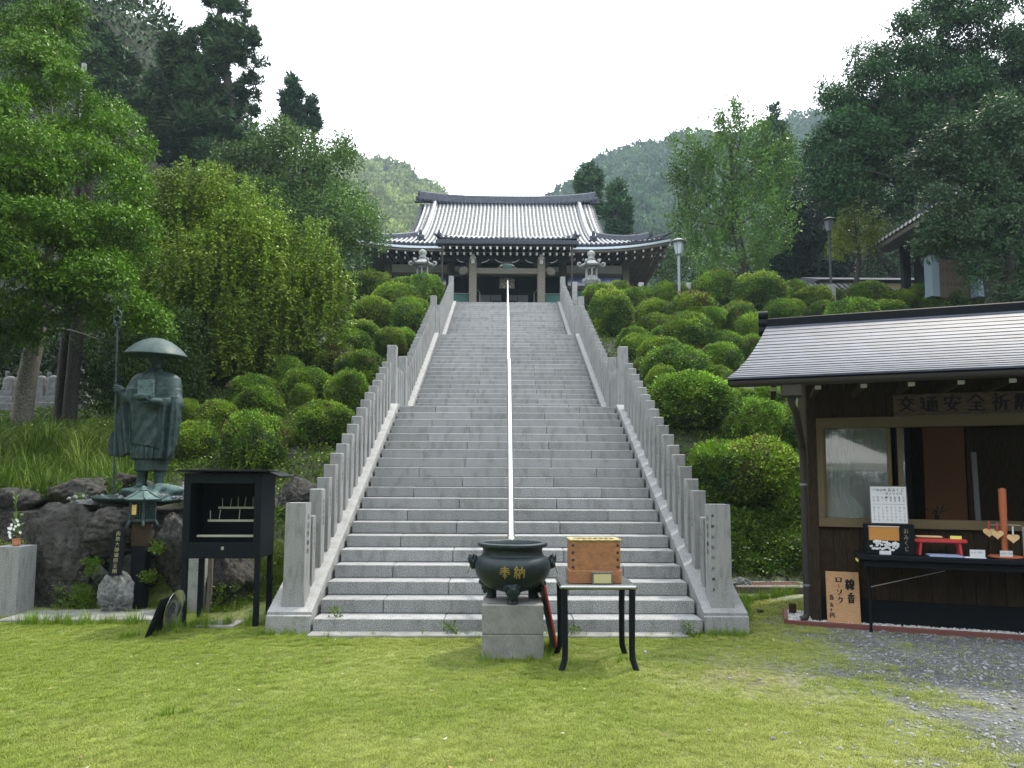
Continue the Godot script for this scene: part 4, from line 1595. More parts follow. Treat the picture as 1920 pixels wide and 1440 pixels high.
	purlin.box(Vector3(0, 12.22, -33.55) + o, Vector3(6.3, 0.26, 0.2), Basis(), 0.02)
	part("purlin", purlin, M.temple_dark, t)
	var lint := MB.new()
	lint.box(Vector3(0, 12.78, -37.97) + o, Vector3(6.0, 0.24, 0.2), Basis(), 0.02)
	part("lintel", lint, M.temple_wood, t)
	# frog-leg strut with its painted carving
	var frog := MB.new()
	for side in [-1.0, 1.0]:
		var pts := []
		var rad := []
		for i in 9:
			var u := i / 8.0
			pts.append(Vector3(side * (0.24 + 0.34 * u), 12.03 + 0.15 * pow(u, 2.4), -33.42) + o)
			rad.append(0.024 - 0.010 * u)
		frog.tube(pts, rad, 7)
	part("bracket_tip", frog, M.plaster, t)
	var carve := MB.new()
	carve.blob(Vector3(0, 11.84, -33.40) + o, Vector3(0.30, 0.11, 0.06), soft_noise, 0.5, 60.0, 20, 10)
	part("painted_carving", carve, M.teal, t)
	var cb := MB.new()
	cb.hexa([Vector3(-0.48, 11.74, -33.43) + o, Vector3(0.48, 11.74, -33.43) + o, Vector3(0.48, 11.74, -33.6) + o, Vector3(-0.48, 11.74, -33.6) + o, Vector3(-0.2, 12.06, -33.43) + o, Vector3(0.2, 12.06, -33.43) + o, Vector3(0.2, 12.06, -33.6) + o, Vector3(-0.2, 12.06, -33.6) + o])
	part("frog_leg_strut", cb, M.temple_wood, t)
	for i in 9:
		var a := PI * (0.12 + 0.76 * i / 8.0)
		var d := MB.new()
		d.blob(Vector3(cos(a) * 0.33, 11.80 + sin(a) * 0.12, -33.37) + o, Vector3(0.028, 0.028, 0.02), soft_noise, 0.0, 1.0, 7, 5)
		part("carved_flower", d, M.white_paint, t)
	# hanging lantern plate over the entrance
	var plate := MB.new()
	plate.box(Vector3(0, 11.22, -34.2) + o, Vector3(0.74, 0.52, 0.05), Basis(), 0.01)
	var pl := part("hanging_plaque", plate, M.temple_wood, t)
	for e in [[-0.24, 0.16], [0.24, 0.16], [-0.24, -0.05], [0.24, -0.05], [-0.08, 0.2], [0.0, 0.21], [0.08, 0.2], [-0.15, -0.17], [0.15, -0.17], [0.0, 0.03], [-0.05, 0.0], [0.05, 0.0]]:
		var d := MB.new()
		d.box(Vector3(e[0], 11.22 + e[1], -34.165) + o, Vector3(0.05, 0.07, 0.02), Basis(Vector3.BACK, e[0] * 2.0), 0.008)
		part("gilt_fitting", d, M.gilt_dull, pl)
	# doors
	for i in 4:
		var d := MB.new()
		d.box(Vector3(-1.16 + 0.58 * i + (0.28 if i > 1 else 0.0), 10.6, -37.4) + o, Vector3(0.55, 1.75, 0.05), Basis(), 0.005)
		var dd := part("door", d, M.lamp_iron, t)
		if i in [1, 2]:
			var e := MB.new()
			e.box(Vector3(-1.16 + 0.58 * i + (0.28 if i > 1 else 0.0), 11.0, -37.36) + o, Vector3(0.5, 0.3, 0.03))
			part("door_panel", e, M.temple_dark, dd)
	rebase(t, Vector3(0.05, TERRACE, -38.0))


func rafter(a: Vector3, b: Vector3, w: float, h: float, parent: Node, tip := true) -> void:
	var key := "rafter%.3f" % a.distance_to(b)
	var len := a.distance_to(b)
	if not G.has(key):
		var mb := MB.new()
		mb.box(Vector3(0, 0, -len / 2), Vector3(w, h, len))
		G[key] = mb.mesh()
		var e := MB.new()
		e.box(Vector3(0, 0, 0.004), Vector3(w + 0.006, h + 0.006, 0.012))
		G[key + "tip"] = e.mesh()
	var xf := Transform3D(Basis.looking_at((b - a).normalized(), Vector3.UP), a)
	var r := piece("rafter", G[key], M.temple_wood if tip else M.temple_wood, parent, xf)
	if tip:
		piece("white_end", G[key + "tip"], M.white_paint, r)


func stone_lantern(x: float, side: String) -> void:
	var t := thing("stone_lantern", "pale carved stone lantern standing before the %s end of the temple hall" % side, "stone lantern", Vector3(x, TERRACE - 0.04, -31.0), 0.0, "stone lanterns before the temple")
	var parts := [
		["base", [[0.0, 0.0], [0.62, 0.0], [0.62, 0.16], [0.5, 0.2], [0.48, 0.32], [0.3, 0.42], [0.0, 0.42]], 6],
		["shaft", [[0.0, 0.42], [0.24, 0.42], [0.26, 0.5], [0.22, 0.55], [0.215, 1.0], [0.25, 1.05], [0.215, 1.1], [0.22, 1.48], [0.3, 1.52], [0.0, 1.52]], 20],
		["platform", [[0.0, 1.5], [0.28, 1.5], [0.40, 1.66], [0.41, 1.78], [0.36, 1.80], [0.0, 1.80]], 6],
	]
	for p in parts:
		var mb := MB.new()
		flat_lathe(mb, p[1], p[2])
		part(p[0], mb, M.lantern_stone, t)
	var fire := MB.new()
	for i in 6:
		var a := TAU * (i + 0.5) / 6.0
		fire.box(Vector3(cos(a) * 0.25, 2.04, sin(a) * 0.25), Vector3(0.07, 0.48, 0.07), Basis(Vector3.UP, -a), 0.008)
	flat_lathe(fire, [[0.0, 1.80], [0.27, 1.80], [0.27, 1.92], [0.0, 1.92]], 6)
	flat_lathe(fire, [[0.0, 2.22], [0.27, 2.22], [0.27, 2.30], [0.0, 2.30]], 6)
	part("fire_box", fire, M.lantern_stone, t)
	var roof := MB.new()
	flat_lathe(roof, [[0.0, 2.28], [0.52, 2.32], [0.55, 2.38], [0.50, 2.42], [0.34, 2.50], [0.20, 2.62], [0.0, 2.66]], 6)
	var ro := part("cap", roof, M.lantern_stone, t)
	for i in 6:
		var a := TAU * i / 6.0
		var curl := MB.new()
		var pts := []
		for k in 10:
			var u := k / 9.0 * 4.4
			var r := 0.095 * (1.0 - u * 0.13)
			pts.append(Vector3(cos(a), 0, sin(a)) * (0.52 + r * sin(u) * 1.1) + Vector3(0, 2.46 - r * cos(u), 0))
		curl.tube(pts, [0.04, 0.045, 0.05, 0.05, 0.05, 0.05, 0.048, 0.045, 0.04, 0.03], 8)
		part("curl", curl, M.lantern_stone, ro)
	var jewel := MB.new()
	jewel.lathe([[0.0, 2.62], [0.17, 2.64], [0.19, 2.70], [0.13, 2.75], [0.15, 2.82], [0.185, 2.90], [0.17, 2.98], [0.10, 3.05], [0.02, 3.10], [0.0, 3.10]], Transform3D(), 16)
	part("finial", jewel, M.lantern_stone, t)


func flat_lathe(mb: MB, prof: Array, seg: int, xf := Transform3D()) -> void:
	# a faceted turned shape
	for i in prof.size() - 1:
		for j in seg:
			var a := TAU * j / seg
			var b := TAU * (j + 1) / seg
			var p := [Vector3(cos(a) * prof[i][0], prof[i][1], -sin(a) * prof[i][0]), Vector3(cos(b) * prof[i][0], prof[i][1], -sin(b) * prof[i][0]),
				Vector3(cos(b) * prof[i + 1][0], prof[i + 1][1], -sin(b) * prof[i + 1][0]), Vector3(cos(a) * prof[i + 1][0], prof[i + 1][1], -sin(a) * prof[i + 1][0])]
			if prof[i][0] < 1e-6:
				mb.tri(xf * p[0], xf * p[2], xf * p[3])
			elif prof[i + 1][0] < 1e-6:
				mb.tri(xf * p[0], xf * p[1], xf * p[2])
			else:
				mb.quad(xf * p[0], xf * p[1], xf * p[2], xf * p[3])


func terrace_things() -> void:
	# square posts along the front edge of the terrace
	var px := [-2.78, -4.86, -6.6, 2.86, 5.62, 7.6, 9.6, -8.6, 11.6]
	for i in px.size():
		var mb := MB.new()
		mb.box(Vector3(0, 0.5, 0), Vector3(0.2, 1.12, 0.2), Basis(), 0.01)
		var o := part("terrace_post", mb, M.granite_pale, self)
		o.position = Vector3(px[i], TERRACE - 0.04, -29.0)
		tag(o, "square granite terrace post, %s" % ["left of the top of the stairs", "left of the left stone lantern", "farthest left along the terrace edge", "right of the top of the stairs", "under the right eave of the temple", "between clipped bushes right of the lamp post", "right of the widest terrace bush", "behind the weeping tree", "behind the bushes left of the tall lamp post"][i], "stone post", "granite posts along the terrace edge")
	stone_lantern(-3.72, "left")
	stone_lantern(3.80, "right")


func lamp_post(at: Vector3, high: float, label: String, rusty: bool) -> void:
	var t := thing("lamp_post", label, "lamp post", at, 0.0, "lantern-headed lamp posts on the bank")
	var p := MB.new()
	p.rod(Vector3(0, -0.3, 0), Vector3(0, high - 0.6, 0), 0.05, 12)
	p.tube([Vector3(0, high - 0.62, 0), Vector3(0, high - 0.56, 0)], [0.07, 0.1], 12)
	part("pole", p, M.lamp_iron if rusty else M.lamp_dark, t)
	var f := MB.new()
	if rusty:
		f.rod(Vector3(0, -0.3, 0), Vector3(0, 1.2, 0), 0.055, 12)
		part("rusted_foot", f, M.rust, t)
	else:
		f.box(Vector3(0, 0.35, 0), Vector3(0.28, 0.9, 0.28), Basis(), 0.02)
		part("foot", f, M.concrete, t)
	var g := MB.new()
	flat_lathe(g, [[0.0, high - 0.56], [0.10, high - 0.56], [0.19, high - 0.14], [0.0, high - 0.14]], 6)
	part("lamp_glass", g, M.lamp_iron if not rusty else M.flashing, t)
	for i in 6:
		var a := TAU * i / 6.0
		var b := MB.new()
		b.rod(Vector3(cos(a) * 0.105, high - 0.57, sin(a) * 0.105), Vector3(cos(a) * 0.2, high - 0.12, sin(a) * 0.2), 0.012, 6)
		part("lamp_bar", b, M.lamp_iron, t)
	var c := MB.new()
	flat_lathe(c, [[0.0, high - 0.14], [0.30, high - 0.14], [0.31, high - 0.11], [0.10, high], [0.0, high + 0.02]], 12)
	part("lamp_cap", c, M.lantern_stone if rusty else M.lamp_dark, t)


# ---------------------------------------------------------------- booth at the right
func bx(at: Vector3, size: Vector3, bevel := 0.004, basis := Basis()) -> MB:
	var mb := MB.new()
	mb.box(at, size, basis, bevel)
	return mb


func span(x0: float, x1: float, y0: float, y1: float, z0: float, z1: float, bevel := 0.004) -> MB:
	return bx(Vector3((x0 + x1) / 2, (y0 + y1) / 2, (z0 + z1) / 2), Vector3(absf(x1 - x0), absf(y1 - y0), absf(z1 - z0)), bevel)


func booth_roof(s: float) -> float:
	return 2.69 + 0.30 * s + 0.095 * s * s


func build_booth() -> void:
	var at := Vector3(3.5, 0, -8.2)
	var turn := -0.349
	var t := thing("sales_booth", "dark timber sales booth with a sheet-clad grey roof and an open counter window", "booth", at, turn)
	rng.seed = 80
	# walls of upright planks
	part("corner_post", span(0.0, 0.10, 0.0, 2.74, -0.10, 0.03), M.dark_wood, t)
	part("corner_post", span(5.1, 5.2, 0.0, 2.74, -0.10, 0.03), M.dark_wood, t)
	var u := 0.10
	while u < 5.1:
		var w := minf(rr(0.12, 0.155), 5.1 - u)
		var k := rr(0.7, 1.0)
		var mb := span(u + 0.002, u + w - 0.002, 0.29, 1.085, -0.03 + rr(-0.002, 0.002), -0.005 + rr(-0.002, 0.002), 0.003)
		mb.c.fill(Color(k, k * rr(0.93, 1.0), k * rr(0.85, 1.0)))
		part("plank", mb, M.dark_wood, t)
		u += w
	u = 0.10
	while u < 5.1:
		var w := minf(rr(0.13, 0.17), 5.1 - u)
		var k := rr(0.75, 1.0)
		var mb := span(u + 0.002, u + w - 0.002, 2.32, 2.78, -0.03 + rr(-0.002, 0.002), -0.005 + rr(-0.002, 0.002), 0.003)
		mb.c.fill(Color(k, k * rr(0.9, 1.0), k * rr(0.8, 1.0)))
		part("plank", mb, M.dark_wood, t)
		u += w
	part("skirting", span(0.10, 5.1, 0.02, 0.288, -0.06, -0.012), M.black_matte, t)
	for i in 12:   # the side towards the stairs
		part("plank", span(-0.004, 0.02, 0.02, 2.78 + 0.06 * minf(i, 11 - i), -0.25 - i * 0.143, -0.11 - i * 0.143, 0.003), M.dark_wood, t)
	part("back_wall", span(0.0, 5.2, 0.0, 2.7, -1.9, -1.84), M.dark_wood, t)
	part("end_wall", span(5.14, 5.2, 0.0, 2.9, -1.84, -0.10), M.dark_wood, t)
	part("floor", span(0.03, 5.14, 0.02, 0.10, -1.84, -0.06), M.dark_wood, t)
	part("ceiling", span(0.03, 5.14, 2.62, 2.66, -1.84, -0.04), M.dark_wood, t)
	# roof of lapped metal courses
	var n := 19
	for i in n:
		var s0 := 1.97 * i / n
		var s1 := 1.97 * (i + 1) / n + 0.012
		var cuts := [0.0, fmod(0.27 * i + 0.9, 1.9) + 0.5, 3.1 + fmod(0.41 * i, 1.2), 6.2]
		for c in 3:
			var e0 := -0.83 + 0.44 * s0 / 1.97
			var e1 := -0.83 + 0.44 * s1 / 1.97
			var ua0: float = e0 + cuts[c] if c == 0 else cuts[c] - 0.6
			var ua1: float = e1 + cuts[c] if c == 0 else cuts[c] - 0.6
			var ub: float = cuts[c + 1] - 0.6 - 0.0015
			var y0 := booth_roof(s0)
			var y1 := booth_roof(s1)
			var th := 0.009
			var tilt := rr(-0.0015, 0.0015)
			var mb := MB.new()
			mb.hexa([Vector3(ua0, y0 - 0.012, 1.05 - s0), Vector3(ub, y0 - 0.012, 1.05 - s0), Vector3(ub, y1 - 0.02, 1.05 - s1), Vector3(ua1, y1 - 0.02, 1.05 - s1),
				Vector3(ua0, y0 + th + tilt, 1.05 - s0), Vector3(ub, y0 + th, 1.05 - s0), Vector3(ub, y1, 1.05 - s1), Vector3(ua1, y1 + tilt, 1.05 - s1)])
			part("roof_sheet", mb, M.slate, t)
	var rear := MB.new()
	rear.hexa([Vector3(-0.5, 3.12, -1.95), Vector3(5.6, 3.12, -1.95), Vector3(5.6, 3.06, -1.97), Vector3(-0.5, 3.06, -1.97), Vector3(-0.39, 3.62, -0.93), Vector3(5.6, 3.62, -0.93), Vector3(5.6, 3.60, -0.96), Vector3(-0.39, 3.60, -0.96)])
	rear.quad(Vector3(-0.39, 3.62, -0.93), Vector3(5.6, 3.62, -0.93), Vector3(5.6, 3.12, -1.95), Vector3(-0.5, 3.12, -1.95))
	part("rear_roof", rear, M.slate, t)
	var und := MB.new()
	und.quad(Vector3(-0.78, 2.655, 1.0), Vector3(-0.40, 3.4, -0.7), Vector3(5.6, 3.4, -0.7), Vector3(5.6, 2.655, 1.0))
	part("roof_boarding", und, M.dark_wood, t)
	part("ridge_cap", span(-0.40, 5.6, 3.60, 3.725, -1.02, -0.86, 0.012), M.black_paint, t)
	var orn := MB.new()
	for k in 3:
		orn.tube([Vector3(-0.50, 3.57 + 0.105 * k, -0.93), Vector3(-0.38, 3.57 + 0.105 * k, -0.93)], [0.065 - 0.004 * k, 0.065 - 0.004 * k], 14)
	orn.box(Vector3(-0.44, 3.66, -1.0), Vector3(0.10, 0.3, 0.12), Basis(), 0.02)
	part("ridge_end", orn, M.black_paint, t)
	part("fascia", span(-0.82, 5.6, 2.615, 2.675, 1.0, 1.035, 0.004), M.black_paint, t)
	var gut := MB.new()
	var rows := []
	for x in [-0.80, 5.6]:
		var row := PackedVector3Array()
		for j in 9:
			var a := PI + PI * j / 8.0
			row.append(Vector3(x, 2.645 + sin(a) * 0.06, 1.075 + cos(a) * 0.055))
		rows.append(row)
	gut.grid(rows)
	part("gutter", gut, M.gutter, t)
	for i in 9:
		var r := span(-0.36 + 0.43 * i - 0.025, -0.36 + 0.43 * i + 0.025, 2.555, 2.615, -0.02, 0.93)
		var ro := part("rafter", r, M.dark_wood, t)
		part("painted_end", span(-0.36 + 0.43 * i - 0.03, -0.36 + 0.43 * i + 0.03, 2.55, 2.59, 0.93, 0.945), M.plaster, ro)
	part("rain_hopper", span(-0.29, -0.09, 2.47, 2.645, 0.92, 1.10, 0.012), M.gutter, t)
	var dp := MB.new()
	dp.tube([Vector3(-0.19, 2.50, 1.0), Vector3(-0.19, 2.40, 1.0), Vector3(-0.15, 2.33, 0.93), Vector3(-0.065, 2.03, 0.2), Vector3(-0.055, 1.96, 0.13), Vector3(-0.055, 1.8, 0.12), Vector3(-0.055, 0.13, 0.12), Vector3(-0.075, 0.07, 0.13), Vector3(-0.13, 0.05, 0.13)], [0.05, 0.036, 0.036, 0.036, 0.036, 0.036, 0.036, 0.036, 0.036], 14)
	var dpo := part("downspout", dp, M.gutter, t)
	for y in [0.42, 1.55]:
		var b := MB.new()
		b.tube([Vector3(-0.055, y, 0.12), Vector3(-0.055, y + 0.025, 0.12)], [0.041, 0.041], 14)
		part("pipe_bracket", b, M.lamp_iron, dpo)
	# window: head, sill, fixed sash with its pane, open counter
	part("window_head", span(0.10, 5.1, 2.205, 2.325, -0.06, 0.035), M.frame_bronze, t)
	part("window_sill", span(0.10, 5.1, 1.085, 1.185, -0.08, 0.05), M.frame_bronze, t)
	part("window_jamb", span(0.10, 0.172, 1.185, 2.205, -0.06, 0.03), M.frame_bronze, t)
	for e in [[0.172, 0.20], [0.83, 0.872], [0.93, 0.978]]:
		part("sash_stile", span(e[0], e[1], 1.187, 2.203, -0.045 if e[0] < 0.9 else -0.02, -0.015 if e[0] < 0.9 else 0.015), M.frame_bronze, t)
	part("glass_pane", span(0.20, 0.83, 1.187, 2.203, -0.032, -0.028, 0.0), M.glass, t)
	part("glass_pane", span(0.978, 1.0, 1.187, 2.203, -0.004, 0.0, 0.0), M.glass, t)
	part("partition", span(0.98, 1.16, 1.1, 2.6, -0.62, -0.55), M.black_matte, t)
	part("inner_board", bx(Vector3(1.57, 1.68, -0.9), Vector3(0.44, 1.16, 0.02)), M.board_brown, t)
	part("inner_board", bx(Vector3(2.3, 1.68, -1.2), Vector3(0.7, 1.16, 0.02)), M.dark_wood, t)
	part("inner_post", span(1.80, 1.88, 0.1, 2.6, -0.95, -0.87), M.dark_wood, t)
	part("inner_shelf", span(1.0, 5.0, 1.02, 1.075, -0.6, -0.09), M.dark_wood, t)
	# the lettered board over the window
	var board := part("name_board", span(0.90, 3.2, 2.335, 2.565, 0.03, 0.06), M.board_wood, t)
	text_on("lettering", "交通安全祈願所", Vector3(0.935, 2.545, 0.062), Vector3.RIGHT, Vector3.DOWN, 0.185, Vector3.RIGHT * 0.222, M.ink, board, 12.0)
	part("board_ledge", span(0.90, 3.2, 2.318, 2.333, 0.02, 0.075, 0.002), M.grey_wood, t)

	# things at the booth, each placed in the booth's own frame
	var B := t.transform
	var place := func(o: Node3D) -> void:
		settle(o)
		o.transform = B * o.transform
	# kerb and white gravel
	var kb := thing("red_kerb", "low reddish timber kerb that edges white gravel along the booth", "kerb")
	part("kerb_board", span(-0.26, 5.3, -0.05, 0.05, 0.20, 0.25), M.kerb_red, kb)
	part("kerb_board", span(-0.30, -0.262, -0.05, 0.07, -0.5, 0.25), M.kerb_red, kb)
	place.call(kb)
	var places := []
	var tints := []
	for i in 5200:
		var p := B * Vector3(rr(-0.255, 4.2), 0.015 + rr(0, 0.022), rr(-0.01, 0.195))
		if rng.randf() < 0.12:
			p = B * Vector3(rr(-0.255, -0.01), 0.02 + rr(0, 0.022), rr(-0.5, 0.0))
		var s := rr(0.006, 0.012)
		places.append(Transform3D(Basis.from_euler(Vector3(rr(0, 3), rr(0, 6), rr(0, 3))).scaled(Vector3(s, s, s)), p))
		var w := rr(0.55, 0.9)
		tints.append(Color(w, w, w))
	var wg := copies("white_gravel", G.stones[0], M.canvas, places, tints, self, true)
	tag(wg, "white gravel strip between the booth wall and its red kerb", "gravel", "", "stuff")

	# leaning wooden price board
	var lean := Basis(Vector3.RIGHT, -0.16)
	var ws := thing("price_board", "plain wooden board with brushed prices leaning on the booth wall", "sign")
	part("board", bx(Vector3(0.17, 0.28, 0), Vector3(0.34, 0.56, 0.02), 0.004), M.sign_wood, ws)
	for e in [["線", 0.57, 0.142, 0.29, 0.213], ["香", 0.61, 0.401, 0.26, 0.2], ["ロ", 0.27, 0.10, 0.24, 0.12], ["｜", 0.34, 0.235, 0.10, 0.09], ["ソ", 0.29, 0.335, 0.22, 0.133], ["ク", 0.32, 0.49, 0.20, 0.14], ["各", 0.07, 0.455, 0.17, 0.107], ["五", 0.07, 0.607, 0.15, 0.087], ["十", 0.07, 0.72, 0.12, 0.07], ["円", 0.07, 0.805, 0.16, 0.107]]:
		var mb := MB.new()
		letter(mb, e[0], func(q, lift): return Vector3((e[1] + e[3] * q.x) * 0.34, 0.56 - (e[2] + e[4] * q.y) * 0.56, 0.0112 + lift), 16.0)
		part("lettering", mb, M.ink, ws)
	ws.transform = Transform3D(lean, Vector3(0.15, 0.035, 0.13))
	place.call(ws)

	# sales table
	var tb := thing("sales_table", "long black table with thin folding legs under the counter window", "table")
	part("table_top", span(0.45, 3.3, 0.775, 0.825, 0.06, 0.50, 0.006), M.black_paint, tb)
	part("apron", span(0.50, 3.25, 0.70, 0.775, 0.10, 0.46, 0.004), M.black_matte, tb)
	for e in [[0.56, 0.34], [0.59, 0.12], [3.1, 0.34], [3.1, 0.12]]:
		var l := MB.new()
		l.tube([Vector3(e[0] + 0.0, 0.72, e[1] - 0.02), Vector3(e[0], 0.04, e[1]), Vector3(e[0], 0.0, e[1])], [0.015, 0.015, 0.022], 8)
		part("leg", l, M.black_paint, tb)
	var br := MB.new()
	br.rod(Vector3(0.56, 0.47, 0.33), Vector3(1.3, 0.66, 0.2), 0.004, 6)
	part("brace", br, M.bar_steel, tb)
	part("paper_tag", span(0.443, 0.449, 0.745, 0.77, 0.24, 0.44, 0.0), M.paper_yellow, tb)
	place.call(tb)

	# fortune box
	var ob := thing("fortune_box", "black fortune-slip box with a clear front half full of white slips", "box")
	part("case", span(0.54, 1.0, 0.827, 1.145, 0.14, 0.38, 0.006), M.black_paint, ob)
	part("amber_panel", span(0.567, 0.855, 0.975, 1.12, 0.38, 0.384, 0.0), mat("amber", lin(0.42, 0.19, 0.04), 0.4), ob)
	part("slot_frame", span(0.560, 0.862, 1.12, 1.127, 0.38, 0.39, 0.0), M.paper, ob)
	for i in 44:
		var w := bx(Vector3(rr(0.58, 0.842), 0.868 + rr(0, 0.10) , 0.386 + rr(-0.002, 0.004)), Vector3(0.028, 0.022, 0.008), 0.002, Basis.from_euler(Vector3(rr(-0.3, 0.3), rr(-0.3, 0.3), rr(-0.8, 0.8))))
		part("paper_slip", w, M.paper, ob)
	part("coin_card", span(0.66, 0.77, 0.828, 0.868, 0.398, 0.402, 0.0), M.paper, ob)
	text_on("lettering", "おみくじ", Vector3(0.893, 1.105, 0.3815), Vector3.RIGHT, Vector3.DOWN, 0.056, Vector3.DOWN * 0.062, M.gilt_dull, ob, 9.0)
	place.call(ob)

	# poster on the box
	var ps := thing("fortune_poster", "white framed poster of small writing standing on the fortune box", "poster")
	part("frame", bx(Vector3(0.18, 0.20, 0), Vector3(0.365, 0.41, 0.012), 0.003), M.grey_wood, ps)
	part("sheet", bx(Vector3(0.18, 0.20, 0.0075), Vector3(0.345, 0.39, 0.004), 0.0), M.paper, ps)
	text_on("lettering", "おみくじ", Vector3(0.175, 0.382, 0.0098), Vector3.RIGHT, Vector3.DOWN, 0.042, Vector3.RIGHT * 0.04, M.ink, ps, 9.0)
	text_on("lettering", "大師金剛", Vector3(0.03, 0.376, 0.0098), Vector3.RIGHT, Vector3.DOWN, 0.03, Vector3.RIGHT * 0.034, M.carved, ps, 7.0)
	text_on("lettering", "一百２００円", Vector3(0.12, 0.334, 0.0098), Vector3.RIGHT, Vector3.DOWN, 0.026, Vector3.RIGHT * 0.034, M.ink, ps, 9.0)
	for i in 8:
		text_on("lettering", "大安全願祈金香"[i % 7] + "五百一大円金安"[i % 7], Vector3(0.025 + 0.041 * i, 0.292, 0.0098), Vector3.RIGHT, Vector3.DOWN, 0.026, Vector3.DOWN * 0.032, M.carved, ps, 10.0)
		text_on("lettering", "おみくじ大全くみ".substr(i % 3, 5), Vector3(0.025 + 0.041 * i, 0.185, 0.0098), Vector3.RIGHT, Vector3.DOWN, 0.027, Vector3.DOWN * 0.033, M.ink, ps, 8.0)
	part("rule", span(0.025, 0.335, 0.205, 0.208, 0.0095, 0.0105, 0.0), M.carved, ps)
	ps.transform = Transform3D(Basis(Vector3.RIGHT, -0.12), Vector3(0.60, 1.15, 0.31))
	place.call(ps)

	# red stand with a tray
	var rs := thing("red_stand", "small bright red lacquered stand on the black sales table", "stand")
	part("top", span(1.0, 1.49, 0.962, 1.0, 0.14, 0.34, 0.008), M.red_paint, rs)
	for e in [[1.06, 0.17], [1.06, 0.31], [1.43, 0.17], [1.43, 0.31]]:
		part("leg", bx(Vector3(e[0], 0.894, e[1]), Vector3(0.026, 0.136, 0.026), 0.004, Basis(Vector3.BACK, -0.1 if e[0] < 1.2 else 0.1)), M.red_paint, rs)
	place.call(rs)
	var tr := thing("incense_tray", "shallow brown tray of incense on the red stand", "tray")
	part("tray", span(1.03, 1.28, 1.001, 1.012, 0.18, 0.31, 0.002), M.board_brown, tr)
	for i in 9:
		part("incense_bundle", span(1.036, 1.274, 1.012, 1.027, 0.186 + i * 0.0135, 0.197 + i * 0.0135, 0.004), M.heart_wood, tr)
	place.call(tr)
	var small := [
		["yellow_card", "small yellow price card on the red stand", span(1.35, 1.455, 1.001, 1.034, 0.26, 0.266, 0.0), M.paper_yellow],
		["notice_card", "small white card at the right of the red stand", span(1.50, 1.635, 0.826, 0.905, 0.36, 0.366, 0.0), M.paper],
		["notice_card", "small white card before the orange pole with wooden hearts", span(1.762, 1.872, 0.826, 0.905, 0.37, 0.376, 0.0), M.paper],
		["booklet", "pale blue booklet lying under the red stand", span(1.12, 1.42, 0.826, 0.842, 0.24, 0.46, 0.003), mat("booklet_blue", lin(0.28, 0.33, 0.52), 0.7)],
		["paper_pile", "flat pile of small papers between booklet and card", span(1.43, 1.62, 0.826, 0.836, 0.38, 0.47, 0.003), M.paper],
	]
	for e in small:
		var o := thing(e[0], e[1], "card" if "card" in e[0] else "booklet" if e[0] == "booklet" else "papers")
		part("sheet", e[2], e[3], o)
		if "notice" in e[0]:
			var x0 := 1.51 if "red" in e[1] else 1.772
			text_on("lettering", "お金一百円", Vector3(x0, 0.888, 0.3668 if "red" in e[1] else 0.3768), Vector3.RIGHT, Vector3.DOWN, 0.019, Vector3.RIGHT * 0.021, M.ink, o, 9.0)
		place.call(o)
	# orange pole with hanging hearts
	var op := thing("charm_pole", "orange lacquered pole on a round base, a rack for wooden hearts", "pole")
	var pm := MB.new()
	pm.lathe([[0.0, 0.84], [0.028, 0.84], [0.03, 1.1], [0.033, 1.11], [0.033, 1.28], [0.036, 1.29], [0.036, 1.53], [0.0, 1.54]], Transform3D(Basis(), Vector3(1.84, 0, 0.25)), 14)
	part("pole", pm, M.orange_pole, op)
	var pd := MB.new()
	pd.lathe([[0.0, 0.826], [0.15, 0.826], [0.155, 0.838], [0.14, 0.848], [0.0, 0.848]], Transform3D(Basis(), Vector3(1.84, 0, 0.25)), 24)
	part("base", pd, M.orange_pole, op)
	var hk := MB.new()
	for s in [-1.0, 1.0]:
		hk.rod(Vector3(1.84, 1.16, 0.25), Vector3(1.84 + s * 0.13, 1.16, 0.31), 0.004, 6)
	part("hooks", hk, M.bar_steel, op)
	place.call(op)
	for e in [[1.765, 1.065, 0.31, "left"], [1.895, 1.03, 0.33, "right"], [1.71, 1.08, 0.24, "rear"]]:
		var h := thing("wooden_heart", "%s wooden heart tag hanging from the orange pole" % ({"left": "middle", "right": "front right", "rear": "half hidden rear"}[e[3]]), "charm", Vector3.ZERO, 0.0, "wooden hearts on the orange pole")
		var mb := MB.new()
		var pts := []
		for i in 24:
			var a := TAU * i / 24.0
			pts.append(Vector3(0.0032 * 16.0 * pow(sin(a), 3.0) * 1.1, 0.0032 * (13 * cos(a) - 5 * cos(2 * a) - 2 * cos(3 * a) - cos(4 * a)), 0))
		for i in 24:
			var p: Vector3 = pts[i]
			var q: Vector3 = pts[(i + 1) % 24]
			mb.tri(Vector3(0, 0, 0.004), q + Vector3(0, 0, 0.004), p + Vector3(0, 0, 0.004))
			mb.quad(p + Vector3(0, 0, 0.004), q + Vector3(0, 0, 0.004), q - Vector3(0, 0, 0.004), p - Vector3(0, 0, 0.004))
			mb.tri(Vector3(0, 0, -0.004), p - Vector3(0, 0, 0.004), q - Vector3(0, 0, 0.004))
		part("plate", mb, M.heart_wood, h)
		var rb := MB.new()
		rb.box(Vector3(0, 0.075, 0), Vector3(0.014, 0.09, 0.004))
		part("ribbon", rb, M.red_paint if e[3] != "right" else M.paper, h)
		h.position = Vector3(e[0], e[1], e[2])
		place.call(h)
	var pad := thing("grey_plaque", "pale grey plaque at the right edge, beside the wooden hearts", "plaque")
	part("plaque", bx(Vector3(2.06, 0.99, 0.3), Vector3(0.15, 0.32, 0.02), 0.008), M.lantern_stone, pad)
	place.call(pad)
	# inside: curtain, scroll, dark flower vase
	var cu := thing("curtain", "blue-grey curtain gathered behind the booth's glass pane", "curtain")
	var rows2 := []
